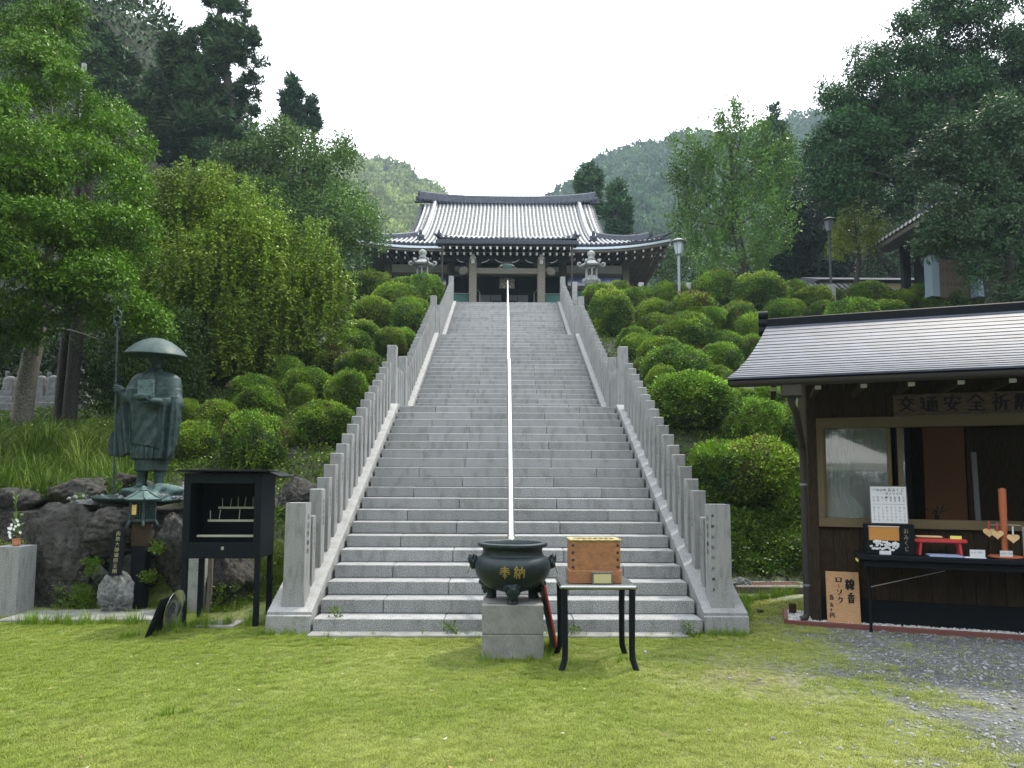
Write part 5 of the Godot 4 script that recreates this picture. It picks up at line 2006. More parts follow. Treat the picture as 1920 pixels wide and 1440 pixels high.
	for i in 8:
		var row := PackedVector3Array()
		for j in 25:
			var q := j / 24.0
			var wide := 0.20 + 0.10 * pow(absf(i / 7.0 - 0.35), 1.2) + (0.12 if i < 2 else 0.0)
			row.append(Vector3(0.25 + q * wide, 1.15 + i * 0.15, -0.16 + 0.022 * sin(q * 31.0 + i * 0.2)))
		rows2.append(row)
	var cm := MB.new()
	cm.grid(rows2)
	part("cloth", cm, M.curtain, cu)
	place.call(cu)
	var va := thing("flower_vase", "slim dark vase with a spray on the inner shelf", "vase")
	var vm := MB.new()
	vm.lathe([[0.0, 1.076], [0.035, 1.076], [0.045, 1.12], [0.02, 1.2], [0.025, 1.23], [0.0, 1.23]], Transform3D(Basis(), Vector3(1.35, 0, -0.3)), 14)
	part("vase", vm, M.black_paint, va)
	var lf := MB.new()
	for i in 26:
		var d := (random_dir() + Vector3(0, 1.2, 0)).normalized()
		leaf(lf, Vector3(1.35, 1.22, -0.3) + d * rr(0.0, 0.1), d, d.cross(random_dir()).normalized(), 0.07, 0.012)
	part("spray", lf, M.inner, va)
	place.call(va)
	var sc := thing("paper_scroll", "long narrow patterned strip hanging inside the counter", "scroll")
	var sm := MB.new()
	sm.box(Vector3(1.79, 1.55, -0.5), Vector3(0.055, 0.78, 0.02), Basis(Vector3.BACK, 0.02), 0.004)
	part("strip", sm, surf(mat("scroll_paper", lin(0.22, 0.24, 0.25), 0.8), noise_tex(0.2, 2, 0.2, 1.0, 256, FastNoiseLite.TYPE_CELLULAR, 41), Vector3.ONE * 3.0), sc)
	place.call(sc)

	# a white canopy tent across the court, seen only in the booth's window pane
	var tent := thing("canopy_tent", "white pyramid-roofed canopy tent mirrored in the booth's window pane", "tent", Vector3(-0.4, 0, 7.6), 0.3)
	var tm := MB.new()
	var top := Vector3(0, 3.1, 0)
	var cor := [Vector3(-1.5, 2.15, 1.5), Vector3(1.5, 2.15, 1.5), Vector3(1.5, 2.15, -1.5), Vector3(-1.5, 2.15, -1.5)]
	for i in 4:
		tm.tri(cor[i], cor[(i + 1) % 4], top)
		tm.quad(cor[i] - Vector3(0, 0.22, 0), cor[(i + 1) % 4] - Vector3(0, 0.22, 0), cor[(i + 1) % 4], cor[i])
	part("canopy", tm, M.canvas, tent)
	for c in cor:
		var l := MB.new()
		l.rod(Vector3(c.x * 0.97, 0, c.z * 0.97), c * Vector3(0.97, 0.98, 0.97), 0.02, 8)
		part("leg", l, M.bar_steel, tent)


# ---------------------------------------------------------------- incense burner, table, offering box
func build_burner() -> void:
	var pd := thing("burner_plinth", "square grey concrete plinth under the bronze incense burner", "plinth", Vector3(0.0745, 0, -6.78))
	var mb := MB.new()
	mb.box(Vector3(0, 0.065, 0), Vector3(0.556, 0.30, 0.556), Basis(), 0.004)
	part("lower_block", mb, M.concrete, pd)
	mb = MB.new()
	mb.box(Vector3(0, 0.348, 0), Vector3(0.555, 0.263, 0.555), Basis(), 0.008)
	part("upper_block", mb, M.concrete, pd)
	var chip := MB.new()
	chip.box(Vector3(-0.16, 0.484, 0.19), Vector3(0.15, 0.008, 0.07), Basis(Vector3.UP, 0.2), 0.003)
	part("mortar_patch", chip, M.slab, pd)

	var t := thing("incense_burner", "round dark bronze incense burner on three legs with gilt characters", "incense burner", Vector3(0.0745, 0.48, -6.78))
	var prof := [[0.0, 0.085], [0.13, 0.088], [0.225, 0.118], [0.295, 0.17], [0.34, 0.235], [0.360, 0.30], [0.360, 0.345], [0.335, 0.392], [0.295, 0.415], [0.284, 0.43], [0.280, 0.46], [0.283, 0.488], [0.315, 0.496], [0.328, 0.506], [0.328, 0.528], [0.318, 0.536], [0.285, 0.538], [0.268, 0.528], [0.255, 0.49], [0.245, 0.44], [0.0, 0.43]]
	mb = MB.new()
	mb.lathe(prof, Transform3D(), 48)
	part("bowl", mb, M.iron_burner, t)
	mb = MB.new()
	mb.lathe([[0.0, 0.455], [0.246, 0.45], [0.247, 0.44]], Transform3D(), 24)
	part("ash", mb, M.slab, t)
	for i in 3:
		var a := PI / 2 + TAU * i / 3.0
		var d := Vector3(cos(a), 0, sin(a))
		mb = MB.new()
		mb.tube([d * 0.20 + Vector3(0, 0.17, 0), d * 0.235 + Vector3(0, 0.11, 0), d * 0.225 + Vector3(0, 0.06, 0), d * 0.23 + Vector3(0, 0.02, 0), d * 0.235 + Vector3(0, 0.0, 0)], [0.10, 0.075, 0.045, 0.048, 0.056], 14)
		mb.blob(d * 0.275 + Vector3(0, 0.135, 0), Vector3(0.075, 0.06, 0.06), soft_noise, 0.6, 60.0, 14, 9, Vector3(i * 9, 0, 0))
		mb.blob(d * 0.285 + Vector3(0, 0.085, 0), Vector3(0.045, 0.04, 0.04), soft_noise, 0.6, 60.0, 12, 8, Vector3(i * 9, 5, 0))
		part("leg", mb, M.iron_burner, t)
	for s in [-1.0, 1.0]:
		mb = MB.new()
		mb.blob(Vector3(s * 0.372, 0.355, 0), Vector3(0.045, 0.06, 0.055), soft_noise, 0.5, 50.0, 14, 9, Vector3(s * 9, 0, 0))
		mb.blob(Vector3(s * 0.385, 0.40, 0), Vector3(0.03, 0.028, 0.045), soft_noise, 0.4, 50.0, 10, 7)
		var lion := part("lion_head", mb, M.iron_burner, t)
		mb = MB.new()
		var pts := []
		var rad := []
		for k in 17:
			var a := TAU * k / 16.0
			pts.append(Vector3(s * (0.402 + 0.012 * (1.0 - cos(a))), 0.295 + 0.05 * cos(a), 0.04 * sin(a)))
			rad.append(0.0065)
		mb.tube(pts, rad, 7, false)
		part("ring", mb, M.bar_steel, lion)
	# the two gilt characters wrap round the belly
	var curve := func(q: Vector2, lift: float, ang: float, y: float, size: float) -> Vector3:
		var yy: float = y - q.y * size
		var r := 0.36
		for i in range(4, prof.size() - 1):
			if yy >= prof[i][1] and yy <= prof[i + 1][1]:
				r = lerpf(prof[i][0], prof[i + 1][0], (yy - prof[i][1]) / (prof[i + 1][1] - prof[i][1]))
				break
		var a: float = ang + (q.x - 0.5) * size / 0.36
		return Vector3(sin(a) * (r + 0.0035 + lift), yy, cos(a) * (r + 0.0035 + lift))
	for e in [["奉", -0.205], ["納", 0.16]]:
		mb = MB.new()
		letter(mb, e[0], func(q, lift): return curve.call(q, lift, e[1], 0.352, 0.112), 10.5)
		part("gilt_character", mb, M.gold, t)

	# offering table
	var tb := thing("offering_table", "small steel-topped table on black bent legs beside the burner", "table", Vector3(0.80, 0, -6.42), 0.0)
	mb = MB.new()
	mb.box(Vector3(0, 0.690, 0), Vector3(0.66, 0.035, 0.62), Basis(), 0.012)
	part("top", mb, M.sheet_steel, tb)
	mb = MB.new()
	mb.box(Vector3(0, 0.7085, 0), Vector3(0.60, 0.004, 0.56), Basis(), 0.002)
	part("top_sheet", mb, M.sheet_steel, tb)
	for sx in [-1.0, 1.0]:
		for sz in [-1.0, 1.0]:
			mb = MB.new()
			var x: float = sx * 0.29
			var z: float = sz * 0.27
			mb.tube([Vector3(x, 0.675, z), Vector3(x * 0.985, 0.4, z), Vector3(x * 0.98, 0.17, z * 0.98), Vector3(x * 0.99, 0.09, z), Vector3(x * 1.05, 0.035, z * 1.06), Vector3(x * 1.10, 0.0, z * 1.12)], [0.028, 0.027, 0.026, 0.026, 0.025, 0.024], 12)
			part("leg", mb, M.black_paint, tb)

	var ob := thing("offering_box", "orange-brown wooden offering box with dark studs and slotted top", "box", Vector3(0.785, 0.7115, -6.36), 0.02)
	mb = MB.new()
	mb.box(Vector3(0, 0.055, 0), Vector3(0.455, 0.11, 0.27), Basis(), 0.005)
	part("base", mb, M.box_wood, ob)
	mb = MB.new()
	for e in [[Vector3(0, 0.235, 0.118), Vector3(0.435, 0.25, 0.02)], [Vector3(0, 0.235, -0.118), Vector3(0.435, 0.25, 0.02)], [Vector3(-0.2075, 0.235, 0), Vector3(0.02, 0.25, 0.215)], [Vector3(0.2075, 0.235, 0), Vector3(0.02, 0.25, 0.215)]]:
		mb.box(e[0], e[1], Basis(), 0.003)
	part("sides", mb, M.box_wood, ob)
	mb = MB.new()
	for e in [[Vector3(0, 0.368, 0.112), Vector3(0.45, 0.018, 0.045)], [Vector3(0, 0.368, -0.112), Vector3(0.45, 0.018, 0.045)], [Vector3(-0.2, 0.368, 0), Vector3(0.05, 0.018, 0.178)], [Vector3(0.2, 0.368, 0), Vector3(0.05, 0.018, 0.178)]]:
		mb.box(e[0], e[1], Basis(), 0.004)
	part("rim", mb, M.box_trim, ob)
	for i in 7:
		mb = MB.new()
		mb.box(Vector3(-0.15 + 0.05 * i, 0.362, 0), Vector3(0.022, 0.014, 0.178), Basis(), 0.003)
		part("slat", mb, M.box_wood, ob)
	for s in [-1.0, 1.0]:
		for k in 4:
			mb = MB.new()
			mb.blob(Vector3(s * 0.195, 0.14 + 0.062 * k, 0.1295), Vector3(0.0125, 0.0125, 0.008), soft_noise, 0.0, 1.0, 10, 6)
			part("stud", mb, M.ink, ob)
	var nb := thing("wooden_block", "small weathered wooden block with a brass-coloured face before the offering box", "block", Vector3(0.838, 0.7115, -6.19))
	mb = MB.new()
	mb.box(Vector3(0, 0.052, 0), Vector3(0.175, 0.104, 0.05), Basis(), 0.005)
	part("block", mb, M.grey_wood, nb)
	mb = MB.new()
	mb.box(Vector3(0, 0.048, 0.0265), Vector3(0.150, 0.075, 0.003), Basis(), 0.001)
	part("face_plate", mb, M.gilt_dull, nb)

	# red-edged board leaning on the plinth
	var rb := thing("leaning_board", "thin red-edged board leaning against the right side of the burner plinth", "board", Vector3(0.50, 0, -6.70))
	var b := Basis(Vector3.UP, 0.15) * Basis(Vector3.BACK, 0.20)
	mb = MB.new()
	mb.box(b * Vector3(0, 0.32, -0.16), Vector3(0.012, 0.64, 0.30), b, 0.002)
	part("board", mb, M.grey_wood, rb)
	mb = MB.new()
	mb.box(b * Vector3(0, 0.32, -0.002), Vector3(0.017, 0.645, 0.014), b, 0.002)
	part("red_edge", mb, M.red_paint, rb)


# ---------------------------------------------------------------- candle cabinet and the things round it
func build_cabinet() -> void:
	var t := thing("candle_cabinet", "black open-fronted candle cabinet on four legs with spiked shelves", "cabinet", Vector3(-3.105, 0, -8.13), 0.03)
	var w := 0.84
	var d := 0.50
	var y0 := 0.735
	var y1 := 1.66
	var st := 0.075
	var parts := [
		["side_panel", Vector3(-w / 2 + 0.01, (y0 + y1) / 2, 0), Vector3(0.02, y1 - y0, d)],
		["side_panel", Vector3(w / 2 - 0.01, (y0 + y1) / 2, 0), Vector3(0.02, y1 - y0, d)],
		["back_panel", Vector3(0, (y0 + y1) / 2, -d / 2 + 0.01), Vector3(w - 0.044, y1 - y0, 0.02)],
		["bottom_panel", Vector3(0, y0 + 0.01, 0), Vector3(w - 0.044, 0.02, d - 0.05)],
		["front_stile", Vector3(-w / 2 + st / 2, (y0 + y1) / 2, d / 2 + 0.012), Vector3(st, y1 - y0, 0.022)],
		["front_stile", Vector3(w / 2 - st / 2, (y0 + y1) / 2, d / 2 + 0.012), Vector3(st, y1 - y0, 0.022)],
		["front_rail", Vector3(0, y1 - 0.055, d / 2 + 0.012), Vector3(w - 2 * st - 0.002, 0.11, 0.02)],
		["front_rail", Vector3(0, y0 + 0.085, d / 2 + 0.012), Vector3(w - 2 * st - 0.002, 0.17, 0.02)],
	]
	for p in parts:
		var mb := MB.new()
		mb.box(p[1], p[2], Basis(), 0.003)
		part(p[0], mb, M.black_paint, t)
	for sx in [-1.0, 1.0]:
		for sz in [-1.0, 1.0]:
			var mb := MB.new()
			mb.box(Vector3(sx * (w / 2 - 0.03), 0.36, sz * (d / 2 - 0.02)), Vector3(0.055, 0.80, 0.055), Basis(), 0.004)
			part("leg", mb, M.black_paint, t)
	var roof := MB.new()
	roof.box(Vector3(0.02, y1 + 0.02, 0.02), Vector3(w + 0.16, 0.022, d + 0.12), Basis(Vector3.RIGHT, -0.03), 0.004)
	part("roof", roof, M.black_paint, t)
	var eave := MB.new()
	eave.box(Vector3(w / 2 + 0.13, y1 - 0.005, 0.0), Vector3(0.14, 0.016, d + 0.10), Basis(Vector3.BACK, -0.42), 0.003)
	part("eave_flap", eave, M.black_paint, t)
	rng.seed = 90
	for e in [[0.97, 0.16, -0.30, 0.32], [1.13, 0.02, -0.24, 0.33], [1.27, -0.12, -0.18, 0.33]]:
		var mb := MB.new()
		mb.box(Vector3((e[2] + e[3]) / 2, e[0], e[1]), Vector3(e[3] - e[2], 0.024, 0.03), Basis(), 0.002)
		var bar := part("candle_bar", mb, M.bar_steel, t)
		if e[0] > 1.0:
			for i in 6:
				if (i == 2 and e[0] < 1.2) or rng.randf() < 0.08:
					continue
				var sp := MB.new()
				var x: float = lerpf(e[2] + 0.03, e[3] - 0.03, i / 5.0) + rr(-0.015, 0.015)
				sp.rod(Vector3(x, e[0], e[1]), Vector3(x + rr(-0.01, 0.022), e[0] + rr(0.10, 0.14), e[1]), 0.0045, 6)
				part("spike", sp, M.bar_steel, bar)
	var latch := MB.new()
	latch.box(Vector3(0.02, y0 + 0.11, d / 2 + 0.026), Vector3(0.028, 0.035, 0.008), Basis(), 0.002)
	part("latch", latch, M.bar_steel, t)

	# lids leaning on the left leg
	var ld := thing("black_lid", "square black board leaning on the left front leg of the candle cabinet", "board", Vector3(-3.62, 0.0, -7.50))
	var b := Basis(Vector3.UP, 1.62) * Basis(Vector3.RIGHT, 0.36)
	var mb := MB.new()
	mb.box(b * Vector3(0, 0.20, 0), Vector3(0.36, 0.41, 0.016), b, 0.003)
	part("board", mb, M.black_paint, ld)
	var md := thing("metal_tray", "round shiny metal tray on edge between black board and cabinet leg", "tray", Vector3(-3.53, 0.0, -7.66))
	mb = MB.new()
	var b2 := Basis(Vector3.UP, 1.55) * Basis(Vector3.RIGHT, 0.16)
	mb.lathe([[0.0, -0.02], [0.18, -0.02], [0.215, 0.012], [0.225, 0.016], [0.222, 0.02], [0.205, 0.012], [0.175, -0.012], [0.0, -0.012]], Transform3D(b2 * Basis(Vector3.RIGHT, PI / 2), b2 * Vector3(0, 0.215, 0)), 36)
	part("tray", mb, M.steel, md)
	# drain cover in the grass below the cabinet
	var dc := thing("drain_cover", "flat grey drain cover in the grass under the candle cabinet", "drain cover", Vector3(-3.12, 0.0, -7.98))
	mb = MB.new()
	mb.box(Vector3(0, 0.012, 0), Vector3(0.42, 0.03, 0.34), Basis(), 0.006)
	part("plate", mb, M.slab, dc)
	# granite pillar behind
	var gp := thing("granite_pillar", "short pale granite pillar standing behind the candle cabinet's left legs", "pillar", Vector3(-3.72, 0, -8.75))
	mb = MB.new()
	mb.box(Vector3(0, 0.45, 0), Vector3(0.26, 1.0, 0.2), Basis(), 0.012)
	part("pillar", mb, M.granite_pale, gp)
	var gs := thing("timber_stake", "thin pale timber stake beside the granite pillar behind the cabinet", "stake", Vector3(-3.50, 0, -8.6))
	mb = MB.new()
	mb.box(Vector3(0, 0.38, 0), Vector3(0.05, 0.86, 0.05), Basis(), 0.004)
	part("stake", mb, M.grey_wood, gs)


# ---------------------------------------------------------------- rocks, sign, lantern
func boulder(called: String, label: String, at: Vector3, r: Vector3, sd: int, m: Material, turn := Vector3.ZERO) -> Node3D:
	var t := thing(called, label, "rock", at)
	var mb := MB.new()
	rng.seed = sd
	var off := Vector3(sd * 3.7, sd * 1.3, sd * 2.1)
	var xf := Basis.from_euler(turn)
	var rows := []
	var cuts := []
	for k in 13:   # planes that cut flat faces
		var d := random_dir()
		cuts.append([d, rr(0.52, 0.86)])
	var seg := 64
	var rings := 42
	for i in rings + 1:
		var row := PackedVector3Array()
		var th := PI * (1.0 - float(i) / rings)
		for j in seg:
			var w := TAU * j / seg
			var d := Vector3(sin(th) * cos(w), cos(th), -sin(th) * sin(w))
			var k := 1.0 + 0.16 * soft_noise.get_noise_3dv(d * 40.0 + off)
			for c in cuts:
				var q: float = d.dot(c[0])
				if q > 0.05:
					k = minf(k, c[1] / q)
			k += 0.075 * soft_noise.get_noise_3dv(d * 120.0 + off) + 0.04 * soft_noise.get_noise_3dv(d * 320.0 + off)
			k -= 0.10 * smoothstep(0.10, 0.0, absf(soft_noise.get_noise_3dv(d * 62.0 + off)))
			row.append(xf * (d * r * k))
		rows.append(row)
	mb.grid(rows, true)
	part("stone", mb, m, t)
	return t


func build_rocks() -> void:
	var list := [
		["boulder", "largest dark boulder at the left, behind the concrete flower plinth", -5.62, 0.48, -9.15, 0.62, 0.80, 0.5, 1, "rock", 0.0, 0.0, 0.1],
		["boulder", "brown-grey wedge-shaped boulder under the statue's bronze dish", -4.88, 0.92, -9.05, 0.56, 0.42, 0.42, 2, "rock", 0.0, 0.3, -0.45],
		["boulder", "tall dark boulder between the lantern post and the candle cabinet", -4.12, 0.62, -9.15, 0.34, 0.70, 0.4, 3, "rock", 0.0, 0.5, 0.12],
		["boulder", "dark veined boulder seen between the candle cabinet's legs", -3.46, 0.36, -9.0, 0.42, 0.58, 0.36, 4, "rock", 0.0, 0.2, 0.1],
		["boulder", "broad dark rock of the upper course, left of the statue's dish", -5.75, 1.36, -9.85, 0.62, 0.34, 0.4, 5, "rock", 0.0, 0.0, 0.05],
		["boulder", "dark rock at the far left end of the upper course", -6.75, 1.2, -9.7, 0.55, 0.36, 0.4, 6, "rock", 0.0, 0.7, 0.0],
		["boulder", "low dark rock at the left edge under the long grass", -7.1, 0.75, -9.25, 0.65, 0.6, 0.4, 7, "rock", 0.0, 0.4, 0.0],
		["boulder", "squat rock behind the bronze dish, left of the statue's feet", -5.15, 1.44, -10.0, 0.45, 0.26, 0.3, 8, "rock", 0.0, 0.1, 0.0],
		["boulder", "pale cracked rock right of the statue's feet", -4.22, 1.46, -9.85, 0.28, 0.16, 0.22, 9, "rock_pale", 0.0, 0.3, 0.0],
		["boulder", "dark rock behind the candle cabinet's roof", -3.55, 1.25, -9.9, 0.5, 0.36, 0.36, 10, "rock", 0.0, 0.8, 0.0],
		["boulder", "dark rock on the bank between the cabinet and the stair posts", -2.95, 1.28, -10.1, 0.34, 0.34, 0.3, 11, "rock", 0.0, 0.2, 0.2],
		["boulder", "small grey stone wedged beside the black signboard", -5.02, 0.40, -9.0, 0.13, 0.2, 0.14, 12, "rock_pale", 0.0, 0.2, 0.4],
		["boulder", "rounded grey stone behind the lantern post's foot", -4.55, 0.42, -9.1, 0.25, 0.3, 0.22, 13, "rock", 0.0, 0.9, 0.0],
		["boulder", "flat pale stone under the bronze dish", -5.0, 1.28, -9.35, 0.34, 0.09, 0.24, 14, "rock_pale", 0.0, 0.2, 0.0],
		["boulder", "flat grey stone on the wedge-shaped boulder", -5.35, 1.27, -9.3, 0.28, 0.07, 0.2, 15, "rock_pale", 0.0, 0.0, 0.0],
		["block_stone", "squared blue-grey stone block under the black signboard", -4.60, 0.20, -8.62, 0.225, 0.31, 0.15, 16, "rock_pale", 0.0, 0.1, 0.0],
	]
	for e in list:
		boulder(e[0], e[1], Vector3(e[2], e[3], e[4]), Vector3(e[5], e[6], e[7]), e[8], M[e[9]], Vector3(e[10], e[11], e[12]))
	# earth and rubble behind the wall
	rng.seed = 95
	var places := []
	var tints := []
	for i in 260:
		var x := rr(-4.6, -3.9)
		var z := rr(-9.65, -9.25)
		var s := rr(0.02, 0.05)
		if rng.randf() < 0.4:
			x = rr(-5.6, -3.6)
			z = rr(-9.7, -9.2)
		places.append(Transform3D(Basis.from_euler(Vector3(rr(0, 1), rr(0, 6), rr(0, 1))).scaled(Vector3(s, s, s)), Vector3(x, 1.33 + rr(0, 0.05), z)))
		var k := rr(0.6, 1.2)
		tints.append(Color(0.15, 0.155, 0.165) * k)
	var pb := copies("pebbles", G.stones[1], M.canvas, places, tints, self, true)
	tag(pb, "grey pebbles round the base of the bronze statue", "pebbles", "", "stuff")
	var earth := MB.new()
	earth.hexa([Vector3(-7.6, -0.2, -9.3), Vector3(-3.3, -0.2, -9.3), Vector3(-3.3, -0.2, -10.6), Vector3(-7.6, -0.2, -10.6), Vector3(-7.6, 1.15, -9.5), Vector3(-3.3, 1.15, -9.5), Vector3(-3.3, 1.32, -10.6), Vector3(-7.6, 1.32, -10.6)])
	structure("bank_earth", earth, M.rock)

	# black signboard with gilt characters
	var sg := thing("name_tablet", "narrow black board with gilt characters on the blue-grey stone block", "sign", Vector3(-4.585, 0.47, -8.52))
	var lean := Basis(Vector3.RIGHT, -0.10)
	var mb := MB.new()
	mb.box(lean * Vector3(0, 0.255, 0), Vector3(0.145, 0.53, 0.03), lean, 0.004)
	part("board", mb, M.black_paint, sg)
	var lt := MB.new()
	for i in 8:
		var ch: String = "南無大師遍照金剛"[i]
		letter(lt, ch, func(q, lift): return lean * Vector3(-0.029 + 0.058 * q.x, 0.508 - 0.0625 * i - 0.056 * q.y, 0.0165 + lift), 10.0)
	part("gilt_lettering", lt, M.gilt_dull, sg)

	# bronze lantern on a dark post
	var ln := thing("bronze_lantern", "small bronze lantern with pierced sides on a dark wooden post", "lantern", Vector3(-4.46, 0, -8.85))
	mb = MB.new()
	mb.box(Vector3(0, 0.5, 0), Vector3(0.165, 1.14, 0.165), Basis(Vector3.UP, 0.1), 0.008)
	part("post", mb, M.black_matte, ln)
	mb = MB.new()
	mb.box(Vector3(0.0, 0.93, 0.004), Vector3(0.17, 0.3, 0.17), Basis(Vector3.UP, 0.1), 0.006)
	part("post_sleeve", mb, M.dark_wood, ln)
	var rf := MB.new()
	flat_lathe(rf, [[0.0, 1.33], [0.225, 1.335], [0.235, 1.35], [0.16, 1.375], [0.09, 1.42], [0.045, 1.455], [0.0, 1.46]], 6)
	rf.lathe([[0.0, 1.45], [0.05, 1.455], [0.055, 1.465], [0.03, 1.475], [0.035, 1.49], [0.0, 1.515]], Transform3D(), 12)
	var ro := part("roof", rf, M.bronze_pale, ln)
	for i in 6:
		var a := TAU * i / 6.0
		var c := MB.new()
		c.tube([Vector3(cos(a) * 0.06, 1.448, sin(a) * 0.06), Vector3(cos(a) * 0.16, 1.385, sin(a) * 0.16), Vector3(cos(a) * 0.235, 1.352, sin(a) * 0.235), Vector3(cos(a) * 0.27, 1.372, sin(a) * 0.27)], [0.010, 0.010, 0.010, 0.006], 6)
		part("roof_rib", c, M.bronze_pale, ro)
	for i in 6:
		var a := TAU * i / 6.0
		var a2 := TAU * (i + 0.5) / 6.0
		var p := MB.new()
		p.rod(Vector3(cos(a) * 0.155, 1.06, sin(a) * 0.155), Vector3(cos(a) * 0.15, 1.335, sin(a) * 0.15), 0.013, 8)
		p.tube([Vector3(cos(a) * 0.155, 1.09, sin(a) * 0.155), Vector3(cos(a) * 0.185, 1.04, sin(a) * 0.185), Vector3(cos(a) * 0.185, 1.02, sin(a) * 0.185)], [0.016, 0.018, 0.012], 8)
		part("corner_bar", p, M.bronze, ln)
		var bb := Basis(Vector3.UP, -a2 + PI / 2)
		var s := MB.new()
		# a pierced panel: a lattice of thin bars
		for k in 5:
			s.box(Vector3(cos(a2), 0, sin(a2)) * 0.128 + bb * Vector3(-0.056 + 0.028 * k, 1.205, 0), Vector3(0.007, 0.21, 0.008), bb)
		for k in 7:
			s.box(Vector3(cos(a2), 0, sin(a2)) * 0.128 + bb * Vector3(0, 1.11 + 0.032 * k, 0.001), Vector3(0.125, 0.007, 0.008), bb)
		s.box(Vector3(cos(a2), 0, sin(a2)) * 0.13 + bb * Vector3(0, 1.09, 0), Vector3(0.14, 0.028, 0.014), bb)
		s.box(Vector3(cos(a2), 0, sin(a2)) * 0.13 + bb * Vector3(0, 1.32, 0), Vector3(0.14, 0.02, 0.014), bb)
		part("pierced_panel", s, M.bronze, ln)
	mb = MB.new()
	flat_lathe(mb, [[0.0, 1.10], [0.09, 1.10], [0.09, 1.31], [0.0, 1.31]], 6)
	part("inner_case", mb, M.black_matte, ln)
	mb = MB.new()
	mb.box(Vector3(-0.03, 1.225, 0.147), Vector3(0.055, 0.125, 0.006), Basis(), 0.002)
	part("yellow_panel", mb, mat("lantern_yellow", lin(0.50, 0.33, 0.10), 0.6), ln)
	mb = MB.new()
	mb.box(Vector3(-0.03, 1.29, 0.152), Vector3(0.03, 0.018, 0.006), Basis(), 0.002)
	part("catch", mb, M.black_matte, ln)

	# flower plinth and its flowers
	var fp := thing("flower_plinth", "square pale concrete plinth at the left edge carrying a flower vase", "plinth", Vector3(-5.80, 0, -8.55))
	mb = MB.new()
	mb.hexa([Vector3(-0.17, -0.1, 0.16), Vector3(0.165, -0.1, 0.16), Vector3(0.165, -0.1, -0.16), Vector3(-0.17, -0.1, -0.16), Vector3(-0.17, 0.80, 0.155), Vector3(0.165, 0.80, 0.155), Vector3(0.165, 0.80, -0.155), Vector3(-0.17, 0.80, -0.155)])
	part("plinth", mb, M.granite_post, fp)
	var fv := thing("flower_vase", "small terracotta vase of white flowers and leaves on the left plinth", "vase", Vector3(-5.76, 0.80, -8.52))
	mb = MB.new()
	mb.lathe([[0.0, 0.0], [0.035, 0.0], [0.045, 0.03], [0.04, 0.075], [0.048, 0.085], [0.0, 0.08]], Transform3D(), 16)
	part("vase", mb, M.terracotta, fv)
	rng.seed = 97
	var lf := MB.new()
	for i in 60:
		var y := rr(0.08, 0.36)
		var d := Vector3(rr(-1, 1), rr(0.2, 1.4), rr(-1, 1)).normalized()
		var k := rr(0.5, 0.95)
		lf.tint = Color(k, k, k)
		leaf(lf, Vector3(rr(-0.03, 0.03), y, rr(-0.03, 0.03)), d, d.cross(random_dir()).normalized(), rr(0.05, 0.09), rr(0.01, 0.017))
	for i in 18:
		var y := 0.3 + 0.02 * i
		var d := Vector3(rr(-0.6, 0.6), 1.0, rr(-0.6, 0.6)).normalized()
		leaf(lf, Vector3(-0.02 - 0.004 * i * 0.3, y - 0.06, 0), d, d.cross(random_dir()).normalized(), 0.07, 0.012)
	var lm := mat("flower_leaf", lin(0.09, 0.16, 0.03), 0.5)
	part("leaves", lf, lm, fv)
	var fl := MB.new()
	for i in 16:
		var at := Vector3(rr(-0.075, 0.075), rr(0.10, 0.32), rr(0.0, 0.07))
		for k in 5:
			var a := TAU * k / 5.0
			var d := Vector3(cos(a), sin(a), 0.4).normalized()
			leaf(fl, at, d, d.cross(Vector3(0, 0, 1)).normalized(), 0.022, 0.008)
	part("petals", fl, M.petal, fv)

	# concrete strip at the foot of the rocks
	var sl := MB.new()
	sl.box(Vector3(-4.75, 0.0, -8.42), Vector3(1.75, 0.07, 0.62), Basis(Vector3.UP, 0.03), 0.012)
	var so := structure("pavement_strip", sl, M.slab)
	so.set_meta("label", "weathered concrete strip at the foot of the rocks")


